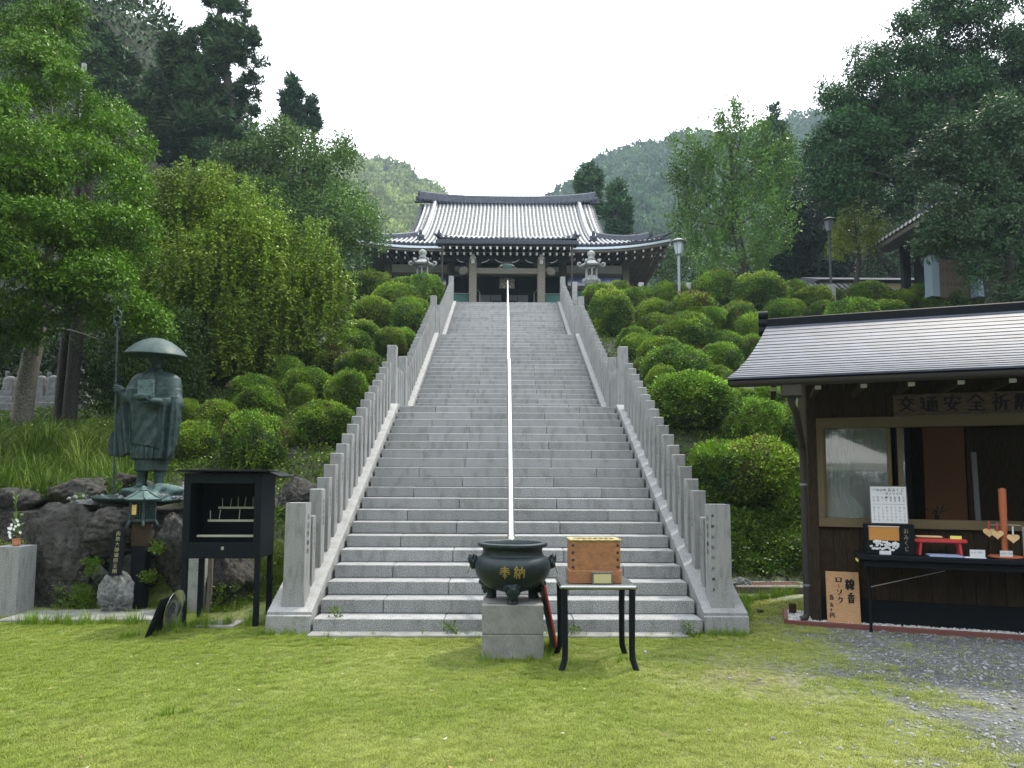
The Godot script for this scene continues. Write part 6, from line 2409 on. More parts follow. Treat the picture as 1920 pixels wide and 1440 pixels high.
# ---------------------------------------------------------------- things on the ground at the right
func build_ground_things() -> void:
	var gr := thing("drain_grate", "rusty slatted drain grate at the foot of the right bank", "grate", Vector3(4.06, 0.0, -10.85), 0.06)
	gr.position.y = 0.0
	var mb := MB.new()
	for e in [[Vector3(0, 0.03, 0.2), Vector3(0.95, 0.06, 0.06)], [Vector3(0, 0.03, -0.2), Vector3(0.95, 0.06, 0.06)], [Vector3(-0.47, 0.03, 0), Vector3(0.05, 0.06, 0.36)], [Vector3(0.47, 0.03, 0), Vector3(0.05, 0.06, 0.36)]]:
		mb.box(e[0], e[1], Basis(), 0.004)
	part("frame", mb, M.lamp_iron, gr)
	for i in 16:
		mb = MB.new()
		mb.box(Vector3(-0.42 + 0.056 * i, 0.045, 0), Vector3(0.018, 0.03, 0.34), Basis(), 0.003)
		part("slat", mb, M.rust, gr)
	var lg := thing("weathered_beam", "weathered grey timber lying before the drain grate", "timber", Vector3(3.95, 0.05, -10.3), -0.04)
	mb = MB.new()
	mb.box(Vector3(0, 0, 0), Vector3(1.25, 0.10, 0.12), Basis(), 0.012)
	part("beam", mb, M.grey_wood, lg)
	for e in [["flat_stone", "flat dark stone in the weeds right of the stair posts", 3.22, -9.6, 0.17, 0.06, 0.11, 51], ["round_stone", "pale rounded stone at the left end of the drain grate", 3.52, -10.7, 0.2, 0.12, 0.14, 52], ["small_stone", "small dark stone in the weeds below the flat one", 3.1, -8.75, 0.06, 0.045, 0.05, 53], ["pale_stone", "small pale stone between grate and downspout", 4.75, -10.9, 0.09, 0.08, 0.08, 54]]:
		boulder(e[0], e[1], Vector3(e[2], ground(e[2], e[3]) + e[5] * 0.4, e[3]), Vector3(e[4], e[5], e[6]), e[7], M.rock_pale if "pale" in e[1] else M.rock)
	var sb := thing("timber_stub", "short dark timber stub beside the foot of the downspout", "stub", Vector3(3.42, 0.0, -8.55))
	mb = MB.new()
	mb.box(Vector3(0, 0.07, 0), Vector3(0.07, 0.16, 0.07), Basis(), 0.006)
	part("stub", mb, M.dark_wood, sb)


# ---------------------------------------------------------------- bronze statue
func nets(mb: MB, f: Callable, lo: Vector3, hi: Vector3, cell: float) -> void:
	# meshes the zero surface of a distance field: one vertex per crossed cell
	var n := Vector3i(((hi - lo) / cell).ceil()) + Vector3i.ONE
	var val := PackedFloat32Array()
	val.resize(n.x * n.y * n.z)
	var st := 4
	for bz in range(0, n.z, st):
		for by in range(0, n.y, st):
			for bx_ in range(0, n.x, st):
				var mid := lo + (Vector3(bx_, by, bz) + Vector3.ONE * st * 0.5) * cell
				var d: float = f.call(mid)
				var near := absf(d) < cell * st * 1.5
				for z in range(bz, mini(bz + st, n.z)):
					for y in range(by, mini(by + st, n.y)):
						var row := (z * n.y + y) * n.x
						for x in range(bx_, mini(bx_ + st, n.x)):
							val[row + x] = f.call(lo + Vector3(x, y, z) * cell) if near else d
	var at := PackedInt32Array()
	at.resize(val.size())
	at.fill(-1)
	var sx := 1
	var sy := n.x
	var sz := n.x * n.y
	for z in n.z - 1:
		for y in n.y - 1:
			for x in n.x - 1:
				var i := z * sz + y * sy + x
				var c := [val[i], val[i + sx], val[i + sy], val[i + sx + sy], val[i + sz], val[i + sx + sz], val[i + sy + sz], val[i + sx + sy + sz]]
				var inside := 0
				for q in 8:
					if c[q] < 0.0:
						inside += 1
				if inside == 0 or inside == 8:
					continue
				var sum := Vector3.ZERO
				var hits := 0
				for e in [[0, 1], [2, 3], [4, 5], [6, 7], [0, 2], [1, 3], [4, 6], [5, 7], [0, 4], [1, 5], [2, 6], [3, 7]]:
					var a: float = c[e[0]]
					var b: float = c[e[1]]
					if (a < 0.0) != (b < 0.0):
						var t := a / (a - b)
						var p := Vector3(e[0] & 1, (e[0] >> 1) & 1, e[0] >> 2)
						var q := Vector3(e[1] & 1, (e[1] >> 1) & 1, e[1] >> 2)
						sum += p.lerp(q, t)
						hits += 1
				var pos := lo + (Vector3(x, y, z) + sum / hits) * cell
				var g := Vector3(c[1] + c[3] + c[5] + c[7] - c[0] - c[2] - c[4] - c[6], c[2] + c[3] + c[6] + c[7] - c[0] - c[1] - c[4] - c[5], c[4] + c[5] + c[6] + c[7] - c[0] - c[1] - c[2] - c[3])
				at[i] = mb.v.size()
				mb.v.append(pos)
				mb.n.append(g.normalized())
				mb.c.append(mb.tint)
	for z in range(1, n.z - 1):
		for y in range(1, n.y - 1):
			for x in range(1, n.x - 1):
				var i := z * sz + y * sy + x
				var s := val[i] < 0.0
				for e in [[sx, sy, sz], [sy, sz, sx], [sz, sx, sy]]:
					if (val[i + e[0]] < 0.0) != s:
						var a := at[i - e[1] - e[2]]
						var b := at[i - e[2]]
						var c := at[i]
						var d := at[i - e[1]]
						if a < 0 or b < 0 or c < 0 or d < 0:
							continue
						if s:   # outward along the axis
							mb.ix.append_array([a, c, b, a, d, c])
						else:
							mb.ix.append_array([a, b, c, a, c, d])


func smin(a: float, b: float, k: float) -> float:
	var h := maxf(k - absf(a - b), 0.0) / k
	return minf(a, b) - h * h * k * 0.25


func cone_d(p: Vector3, a: Vector3, b: Vector3, ra: float, rb: float) -> float:
	var ab := b - a
	var t := clampf((p - a).dot(ab) / ab.length_squared(), 0.0, 1.0)
	return p.distance_to(a + ab * t) - lerpf(ra, rb, t)


func poly_d(p: Vector2, poly: PackedVector2Array) -> float:
	var d := 1e9
	var inside := false
	var j := poly.size() - 1
	for i in poly.size():
		var e := poly[j] - poly[i]
		var w := p - poly[i]
		var b := w - e * clampf(w.dot(e) / e.length_squared(), 0.0, 1.0)
		d = minf(d, b.length_squared())
		if (poly[i].y > p.y) != (poly[j].y > p.y) and p.x < (poly[j].x - poly[i].x) * (p.y - poly[i].y) / (poly[j].y - poly[i].y) + poly[i].x:
			inside = not inside
		j = i
	return -sqrt(d) if inside else sqrt(d)


const ROBE := [[0.26, 0.205, 0.165], [0.405, 0.215, 0.175], [0.42, 0.262, 0.205], [0.55, 0.252, 0.20], [0.80, 0.248, 0.195], [1.05, 0.245, 0.185], [1.25, 0.262, 0.175], [1.40, 0.285, 0.165], [1.50, 0.265, 0.150], [1.56, 0.185, 0.125], [1.60, 0.105, 0.095], [1.64, 0.062, 0.066], [1.72, 0.058, 0.062]]
var left_sleeve := PackedVector2Array([Vector2(-0.26, 1.36), Vector2(-0.40, 1.27), Vector2(-0.47, 0.95), Vector2(-0.575, 0.51), Vector2(-0.535, 0.455), Vector2(-0.40, 0.44), Vector2(-0.24, 0.50)])
var right_sleeve := PackedVector2Array([Vector2(0.10, 1.17), Vector2(0.34, 1.24), Vector2(0.375, 0.98), Vector2(0.345, 0.62), Vector2(0.315, 0.47), Vector2(0.24, 0.385), Vector2(0.165, 0.43), Vector2(0.125, 0.80)])


func monk(p: Vector3) -> float:
	var x := p.x + 0.035
	var w := 0.2
	var dz := 0.16
	var y := clampf(p.y, 0.26, 1.72)
	for i in ROBE.size() - 1:
		if y <= ROBE[i + 1][0]:
			var t: float = (y - ROBE[i][0]) / (ROBE[i + 1][0] - ROBE[i][0])
			w = lerpf(ROBE[i][1], ROBE[i + 1][1], t)
			dz = lerpf(ROBE[i][2], ROBE[i + 1][2], t)
			break
	var ang := atan2(p.z / dz, x / w)
	var fold := 0.0
	if p.y < 0.62:
		fold = 0.017 * sin(ang * 22.0) * smoothstep(0.62, 0.50, p.y) * (1.0 if p.y > 0.41 else 0.15)
	var edge := 0.60 - 0.16 * (x + 0.1)
	if p.y > edge and p.y < 1.35 and p.z > -0.05:
		fold += 0.016 + 0.007 * sin(x * 34.0 - p.y * 22.0)
	var d := (Vector2(x / (w + fold), p.z / (dz + fold)).length() - 1.0) * minf(w, dz)
	d = maxf(d, maxf(0.26 - p.y, p.y - 1.72))
	# shoulders, arms
	d = smin(d, cone_d(p, Vector3(-0.23, 1.45, 0.0), Vector3(-0.36, 1.22, 0.09), 0.095, 0.075), 0.09)
	d = smin(d, cone_d(p, Vector3(-0.36, 1.22, 0.09), Vector3(-0.425, 1.31, 0.19), 0.070, 0.042), 0.05)
	d = smin(d, cone_d(p, Vector3(0.19, 1.45, 0.0), Vector3(0.30, 1.14, 0.09), 0.10, 0.085), 0.09)
	d = smin(d, cone_d(p, Vector3(0.30, 1.14, 0.09), Vector3(0.08, 1.165, 0.28), 0.075, 0.048), 0.05)
	# hanging sleeves with long folds
	if p.x < -0.1 and p.y < 1.5:
		var q := poly_d(Vector2(p.x, p.y), left_sleeve)
		var slant := p.x + (p.y - 0.45) * 0.13
		var s := maxf(q, absf(p.z - 0.07 - 0.02 * sin(slant * 34.0)) - 0.060 - 0.024 * sin(slant * 62.0 + 1.0))
		d = smin(d, s, 0.045)
	if p.x > 0.0 and p.y < 1.4:
		var q := poly_d(Vector2(p.x, p.y), right_sleeve)
		var slant := p.x - (p.y - 0.45) * 0.05
		var s := maxf(q, absf(p.z - 0.15 - 0.025 * sin(slant * 44.0 + 0.6)) - 0.062 - 0.026 * sin(slant * 76.0))
		d = smin(d, s, 0.035)
	# collar folds
	if p.y > 1.2:
		d = smin(d, cone_d(p, Vector3(-0.10, 1.60, 0.05), Vector3(-0.03, 1.34, 0.165), 0.028, 0.016), 0.012)
		d = smin(d, cone_d(p, Vector3(0.04, 1.60, 0.05), Vector3(-0.03, 1.34, 0.165), 0.028, 0.016), 0.012)
	# legs and feet
	if p.y < 0.45:
		for s in [-1.0, 1.0]:
			var cx: float = -0.04 + s * 0.105
			d = smin(d, cone_d(p, Vector3(cx, 0.34, 0.0), Vector3(cx + s * 0.01, 0.09, 0.01), 0.072, 0.062), 0.02)
			d = smin(d, cone_d(p, Vector3(cx + s * 0.005, 0.035, -0.03), Vector3(cx + s * 0.03, 0.022, 0.13), 0.062, 0.048), 0.03)
	return d


func monk_head(p: Vector3) -> float:
	var c := p - Vector3(-0.035, 1.79, 0.03)
	var d := Vector3(c.x / 0.083, c.y / 0.115, c.z / 0.1).length() * 0.085 - 0.085
	d = smin(d, cone_d(p, Vector3(-0.035, 1.62, 0.0), Vector3(-0.035, 1.72, 0.01), 0.055, 0.05), 0.03)
	d = smin(d, cone_d(p, Vector3(-0.035, 1.715, 0.085), Vector3(-0.035, 1.70, 0.09), 0.028, 0.022), 0.03)          # chin
	d = smin(d, cone_d(p, Vector3(-0.035, 1.80, 0.125), Vector3(-0.035, 1.768, 0.140), 0.009, 0.014), 0.014)        # nose
	d = smin(d, cone_d(p, Vector3(-0.060, 1.738, 0.118), Vector3(-0.010, 1.738, 0.118), 0.008, 0.008), 0.008)       # lips
	for s in [-1.0, 1.0]:
		d = maxf(d, -(p.distance_to(Vector3(-0.035 + s * 0.034, 1.803, 0.133)) - 0.016))
		d = smin(d, p.distance_to(Vector3(-0.035 + s * 0.034, 1.80, 0.113)) - 0.013, 0.004)
		d = smin(d, cone_d(p, Vector3(-0.035 + s * 0.058, 1.828, 0.098), Vector3(-0.035 + s * 0.018, 1.824, 0.125), 0.007, 0.008), 0.008)
		d = smin(d, cone_d(p, Vector3(-0.035 + s * 0.088, 1.82, 0.02), Vector3(-0.035 + s * 0.086, 1.745, 0.025), 0.018, 0.012), 0.01)
	return d


func grip_hand(p: Vector3) -> float:
	# the hand round the staff: palm behind, four fingers in front, thumb above
	var c := Vector3(-0.447, 1.325, 0.2)
	var q := p - c
	var d := cone_d(q, Vector3(0.045, 0.03, -0.012), Vector3(0.040, -0.035, -0.012), 0.026, 0.024)
	d = smin(d, cone_d(q, Vector3(0.075, 0.0, -0.02), Vector3(0.04, 0.0, -0.012), 0.034, 0.030), 0.02)
	for i in 4:
		var y := 0.036 - 0.0225 * i
		var reach: float = [0.0, 0.004, 0.001, -0.006][i]
		var a := Vector3(0.042, y, 0.006)
		var b := Vector3(0.012, y - 0.001, 0.031 + reach)
		var e := Vector3(-0.022 - reach, y - 0.002, 0.020)
		var g := Vector3(-0.026, y - 0.003, -0.004)
		var f := minf(cone_d(q, a, b, 0.0115, 0.0108), minf(cone_d(q, b, e, 0.0108, 0.0098), cone_d(q, e, g, 0.0098, 0.0088)))
		d = smin(d, f, 0.005)
	d = smin(d, minf(cone_d(q, Vector3(0.045, 0.028, -0.015), Vector3(0.022, 0.056, 0.010), 0.014, 0.012), cone_d(q, Vector3(0.022, 0.056, 0.010), Vector3(-0.006, 0.054, 0.026), 0.012, 0.010)), 0.008)
	return d


func bowl_hand(p: Vector3) -> float:
	# the open hand under the bowl, fingers to the image's left
	var q := p - Vector3(0.02, 1.155, 0.30)
	var d := cone_d(q, Vector3(0.06, 0.0, -0.015), Vector3(-0.005, -0.004, 0.0), 0.032, 0.026)
	for i in 4:
		var z: float = -0.030 + 0.021 * i
		var l: float = [0.060, 0.072, 0.070, 0.056][i]
		var a := Vector3(-0.008, -0.006, z)
		var b := Vector3(-0.008 - l * 0.55, -0.010, z + 0.002)
		var e := Vector3(-0.008 - l, 0.002, z + 0.002)
		d = smin(d, minf(cone_d(q, a, b, 0.0115, 0.010), cone_d(q, b, e, 0.010, 0.0085)), 0.006)
	d = smin(d, minf(cone_d(q, Vector3(0.045, 0.008, 0.02), Vector3(0.018, 0.032, 0.045), 0.014, 0.012), cone_d(q, Vector3(0.018, 0.032, 0.045), Vector3(-0.012, 0.048, 0.052), 0.011, 0.009)), 0.008)
	return d


func build_statue() -> void:
	var t := thing("monk_statue", "green bronze statue of a standing monk in a wide round hat, holding staff and bowl", "statue", Vector3(-4.66, 1.44, -9.5))
	var mb := MB.new()
	nets(mb, monk, Vector3(-0.66, -0.06, -0.30), Vector3(0.46, 1.74, 0.38), 0.0135)
	nets(mb, monk_head, Vector3(-0.16, 1.58, -0.12), Vector3(0.09, 1.94, 0.20), 0.0048)
	nets(mb, grip_hand, Vector3(-0.50, 1.26, 0.12), Vector3(-0.32, 1.41, 0.26), 0.0038)
	nets(mb, bowl_hand, Vector3(-0.09, 1.10, 0.22), Vector3(0.14, 1.23, 0.38), 0.0038)
	part("body", mb, M.bronze, t)
	var hat := MB.new()
	hat.lathe([[0.0, 0.02], [0.20, 0.012], [0.34, -0.035], [0.375, -0.055], [0.386, -0.052], [0.384, -0.038], [0.345, 0.012], [0.27, 0.082], [0.18, 0.142], [0.09, 0.178], [0.0, 0.188]], Transform3D(Basis(Vector3.BACK, -0.03) * Basis(Vector3.RIGHT, 0.05), Vector3(-0.03, 1.855, 0.02)), 56)
	part("hat", hat, M.bronze, t)
	var bag := MB.new()
	bag.box(Vector3(-0.055, 1.335, 0.195), Vector3(0.225, 0.245, 0.045), Basis(Vector3.RIGHT, -0.05) * Basis(Vector3.BACK, 0.05), 0.014)
	bag.box(Vector3(-0.055, 1.225, 0.200), Vector3(0.235, 0.05, 0.055), Basis(Vector3.BACK, 0.05), 0.012)
	part("chest_bag", bag, M.bronze_pale, t)
	for e in [[-0.15, -0.10], [0.04, 0.03]]:
		var s := MB.new()
		s.tube([Vector3(e[0], 1.45, 0.195), Vector3(e[0] * 0.9, 1.53, 0.15), Vector3(e[1] * 0.9, 1.60, 0.08)], [0.010, 0.010, 0.010], 6)
		part("strap", s, M.bronze, t)
	var bowl := MB.new()
	bowl.lathe([[0.0, 0.0], [0.05, 0.004], [0.085, 0.028], [0.098, 0.062], [0.094, 0.082], [0.086, 0.084], [0.088, 0.06], [0.0, 0.03]], Transform3D(Basis(Vector3.BACK, 0.12), Vector3(-0.045, 1.165, 0.305)), 28)
	part("alms_bowl", bowl, M.bronze_pale, t)
	var st := MB.new()
	var a := Vector3(-0.405, -0.03, 0.21)
	var b := Vector3(-0.474, 2.22, 0.20)
	st.tube([a, b], [0.0135, 0.0125], 12)
	var staff := part("staff", st, M.bronze, t)
	var hd := MB.new()
	for k in 2:
		var pts := []
		var rad := []
		for i in 21:
			var q := TAU * i / 20.0
			pts.append(b + Vector3(sin(q) * 0.052, 0.075 - cos(q) * 0.085 - (0.0 if k == 0 else 0.06), cos(q) * 0.01 * k) * (1.0 if k == 0 else 0.8))
			rad.append(0.0095)
		hd.tube(pts, rad, 7, false)
	for s in [-1.0, 1.0]:
		var pts := []
		var rad := []
		for i in 15:
			var q := TAU * i / 14.0
			pts.append(b + Vector3(s * 0.036 + sin(q) * 0.026, -0.05 + cos(q) * 0.034, 0.01))
			rad.append(0.006)
		hd.tube(pts, rad, 6, false)
	hd.lathe([[0.0, 0.145], [0.014, 0.15], [0.02, 0.165], [0.008, 0.18], [0.012, 0.19], [0.0, 0.225]], Transform3D(Basis(), b), 10)
	part("staff_head", hd, M.bronze, staff)
	var base := MB.new()
	base.blob(Vector3(0.04, -0.06, 0.02), Vector3(0.42, 0.13, 0.28), soft_noise, 0.4, 50.0, 36, 16)
	part("base_mound", base, M.bronze_pale, t)

	var dish := thing("bronze_dish", "broad shallow bronze dish on a stem at the statue's right foot", "dish", Vector3(-4.97, 1.22, -9.28))
	mb = MB.new()
	mb.lathe([[0.0, 0.0], [0.15, 0.0], [0.17, 0.02], [0.12, 0.06], [0.20, 0.075], [0.31, 0.10], [0.335, 0.135], [0.34, 0.15], [0.325, 0.152], [0.22, 0.13], [0.0, 0.122]], Transform3D(Basis(Vector3.BACK, -0.03) * Basis(Vector3.RIGHT, 0.05), Vector3.ZERO), 44)
	part("dish", mb, M.bronze, dish)
const BUSHES := [
	["mid-sized round azalea, first from stair posts in the eighth row up the right bank", 3.79, 8.34, -27.85, 0.63, 0.99],
	["mid-sized tall azalea, second from stair posts in the eighth row up the right bank", 4.67, 8.75, -29.00, 0.45, 1.10],
	["mid-sized tall azalea, first from stair posts in the fifth row up the right bank", 3.43, 6.29, -22.79, 0.63, 1.38],
	["mid-sized tall azalea, first from stair posts in the seventh row up the right bank", 4.91, 7.59, -26.00, 0.48, 1.10],
	["small tall azalea, third from stair posts in the eighth row up the right bank", 5.66, 8.75, -29.00, 0.36, 0.86],
	["mid-sized round azalea, fourth from stair posts in the eighth row up the right bank", 6.62, 8.75, -29.00, 0.57, 1.01],
	["small tall azalea, fifth from stair posts in the eighth row up the right bank", 7.29, 8.75, -29.00, 0.32, 0.99],
	["big round azalea, sixth from stair posts in the eighth row up the right bank", 8.67, 8.75, -29.00, 0.86, 1.40],
	["big round azalea, second from stair posts in the seventh row up the right bank", 10.09, 8.27, -27.67, 0.95, 1.43],
	["mid-sized tall azalea, seventh from stair posts in the eighth row up the right bank", 11.84, 8.75, -29.00, 0.43, 1.10],
	["mid-sized low azalea, first from stair posts in the sixth row up the right bank", 5.29, 7.16, -24.94, 0.56, 0.82],
	["big low azalea, second from stair posts in the sixth row up the right bank", 6.46, 6.86, -24.21, 0.79, 1.14],
	["mid-sized low azalea, second from stair posts in the fifth row up the right bank", 4.82, 6.16, -22.47, 0.51, 0.73],
	["mid-sized round azalea, third from stair posts in the fourth row up the right bank", 5.30, 5.31, -20.36, 0.65, 1.06],
	["mid-sized low azalea, third from stair posts in the sixth row up the right bank", 6.87, 6.64, -23.66, 0.52, 0.76],
	["mid-sized low azalea, fifth from stair posts in the sixth row up the right bank", 8.28, 7.16, -24.94, 0.53, 0.77],
	["mid-sized round azalea, fourth from stair posts in the sixth row up the right bank", 7.93, 6.62, -23.60, 0.45, 0.88],
	["mid-sized low azalea, sixth from stair posts in the sixth row up the right bank", 9.82, 7.13, -24.85, 0.59, 0.86],
	["mid-sized tall azalea, sixth from stair posts in the fourth row up the right bank", 7.30, 5.41, -20.61, 0.46, 1.03],
	["mid-sized low azalea, second from stair posts in the fourth row up the right bank", 3.81, 5.46, -20.74, 0.44, 0.63],
	["mid-sized round azalea, first from stair posts in the fourth row up the right bank", 3.63, 4.95, -19.48, 0.40, 0.67],
	["mid-sized low azalea, second from stair posts in the third row up the right bank", 4.05, 4.51, -18.40, 0.52, 0.77],
	["mid-sized low azalea, fourth from stair posts in the fourth row up the right bank", 6.25, 5.15, -19.99, 0.46, 0.66],
	["mid-sized low azalea, third from stair posts in the third row up the right bank", 5.70, 4.54, -18.46, 0.45, 0.64],
	["mid-sized low azalea, third from stair posts in the second row up the right bank", 4.02, 3.74, -16.49, 0.68, 0.94],
	["big low azalea, second from stair posts in the second row up the right bank", 3.89, 2.82, -14.81, 0.75, 0.97],
	["small round azalea, first from stair posts in the second row up the right bank", 3.49, 3.43, -15.73, 0.31, 0.68],
	["small round azalea, fourth from stair posts in the second row up the right bank", 4.90, 3.62, -16.20, 0.36, 0.57],
	["small round azalea, first from stair posts in the third row up the right bank", 3.39, 4.10, -17.39, 0.23, 0.50],
	["small round azalea, third from stair posts in the fifth row up the right bank", 4.86, 5.94, -21.93, 0.27, 0.45],
	["mid-sized round azalea, fifth from stair posts in the fourth row up the right bank", 6.98, 5.04, -19.69, 0.39, 0.62],
	["big low azalea, sixth from stair posts in the seventh row up the right bank", 14.35, 8.22, -27.56, 0.77, 1.14],
	["mid-sized low azalea, tenth from stair posts in the eighth row up the right bank", 15.78, 8.32, -27.80, 0.57, 0.84],
	["mid-sized round azalea, eleventh from stair posts in the eighth row up the right bank", 17.30, 8.75, -29.00, 0.48, 0.99],
	["mid-sized low azalea, seventh from stair posts in the seventh row up the right bank", 17.26, 8.11, -27.28, 0.65, 0.96],
	["mid-sized low azalea, eighth from stair posts in the seventh row up the right bank", 18.85, 8.30, -27.75, 0.59, 0.87],
	["mid-sized round azalea, fifth from stair posts in the seventh row up the right bank", 12.06, 8.11, -27.29, 0.63, 1.00],
	["mid-sized low azalea, fourth from stair posts in the seventh row up the right bank", 11.89, 7.68, -26.22, 0.44, 0.64],
	["big low azalea, fourth from stair posts in the fifth row up the right bank", 11.53, 6.49, -23.29, 0.74, 1.08],
	["mid-sized low azalea, seventh from stair posts in the sixth row up the right bank", 13.28, 6.92, -24.34, 0.61, 0.90],
	["mid-sized low azalea, ninth from stair posts in the eighth row up the right bank", 13.64, 8.62, -28.54, 0.49, 0.73],
	["mid-sized round azalea, eighth from stair posts in the eighth row up the right bank", 12.05, 8.75, -29.00, 0.50, 1.07],
	["mid-sized round azalea, third from stair posts in the seventh row up the right bank", 10.88, 7.70, -26.28, 0.37, 0.69],
	["mid-sized round azalea, first from stair posts in the first row up the right bank", 3.88, 1.51, -13.08, 0.41, 0.77],
	["mid-sized round azalea, second from stair posts in the first row up the right bank", 4.55, 1.25, -12.75, 0.63, 1.03],
	["mid-sized round azalea, third from stair posts in the first row up the right bank", 4.94, 1.12, -12.57, 0.39, 0.74],
	["mid-sized round azalea, fourth from stair posts in the first row up the right bank", 4.99, 2.38, -14.23, 0.51, 0.82],
	["mid-sized round azalea, fifth from stair posts in the first row up the right bank", 5.77, 2.37, -14.22, 0.37, 0.72],
	["small low azalea, fifth from stair posts in the second row up the right bank", 5.14, 3.22, -15.33, 0.31, 0.37],
	["small low azalea, sixth from stair posts in the second row up the right bank", 5.75, 3.24, -15.36, 0.32, 0.42],
	["big round azalea, third from stair posts in the ninth row up the left bank", -5.59, 8.75, -29.00, 0.83, 1.31],
	["mid-sized tall azalea, second from stair posts in the ninth row up the left bank", -4.23, 8.75, -29.00, 0.44, 1.16],
	["mid-sized round azalea, first from stair posts in the ninth row up the left bank", -3.36, 8.75, -29.00, 0.67, 1.23],
	["big low azalea, first from stair posts in the eighth row up the left bank", -4.04, 7.48, -25.74, 0.82, 1.19],
	["mid-sized round azalea, fourth from stair posts in the ninth row up the left bank", -6.21, 8.75, -29.00, 0.40, 0.75],
	["big low azalea, first from stair posts in the seventh row up the left bank", -4.43, 6.57, -23.48, 0.69, 1.00],
	["mid-sized round azalea, first from stair posts in the sixth row up the left bank", -3.14, 6.38, -23.01, 0.60, 1.08],
	["mid-sized low azalea, fourth from stair posts in the fifth row up the left bank", -4.29, 5.58, -21.03, 0.49, 0.71],
	["mid-sized low azalea, third from stair posts in the fifth row up the left bank", -4.23, 4.85, -19.23, 0.55, 0.77],
	["mid-sized round azalea, second from stair posts in the fifth row up the left bank", -3.26, 5.09, -19.82, 0.39, 0.71],
	["small tall azalea, first from stair posts in the fifth row up the left bank", -2.91, 5.27, -20.27, 0.29, 0.65],
	["mid-sized low azalea, first from stair posts in the fourth row up the left bank", -4.25, 4.14, -17.48, 0.55, 0.76],
	["small round azalea, second from stair posts in the fourth row up the left bank", -5.31, 4.61, -18.64, 0.28, 0.47],
	["mid-sized low azalea, first from stair posts in the third row up the left bank", -3.43, 3.84, -16.74, 0.53, 0.74],
	["mid-sized round azalea, second from stair posts in the third row up the left bank", -4.20, 3.22, -15.21, 0.47, 0.71],
	["mid-sized round azalea, first from stair posts in the second row up the left bank", -3.23, 2.96, -14.57, 0.40, 0.81],
	["mid-sized round azalea, second from stair posts in the second row up the left bank", -3.27, 2.29, -12.91, 0.45, 0.67],
	["mid-sized low azalea, fifth from stair posts in the third row up the left bank", -5.22, 3.08, -14.85, 0.47, 0.64],
	["mid-sized round azalea, fourth from stair posts in the second row up the left bank", -4.89, 2.79, -14.15, 0.40, 0.61],
	["small round azalea, fifth from stair posts in the second row up the left bank", -5.30, 2.38, -13.14, 0.32, 0.62],
	["small round azalea, sixth from stair posts in the second row up the left bank", -6.31, 2.75, -14.04, 0.22, 0.40],
	["small round azalea, second from stair posts in the first row up the left bank", -5.30, 1.96, -12.10, 0.34, 0.57],
	["mid-sized round azalea, first from stair posts in the first row up the left bank", -4.16, 1.82, -11.76, 0.43, 0.83],
	["small round azalea, third from stair posts in the second row up the left bank", -3.92, 2.20, -12.69, 0.17, 0.32],
	["mid-sized round azalea, third from stair posts in the fourth row up the left bank", -6.10, 4.02, -17.19, 0.51, 0.85],
	["mid-sized round azalea, fourth from stair posts in the third row up the left bank", -5.13, 3.73, -16.48, 0.40, 0.68],
	["small round azalea, third from stair posts in the third row up the left bank", -4.21, 3.04, -14.76, 0.24, 0.53],
	["small round azalea, seventh from stair posts in the second row up the left bank", -6.65, 2.83, -14.25, 0.16, 0.34],
]

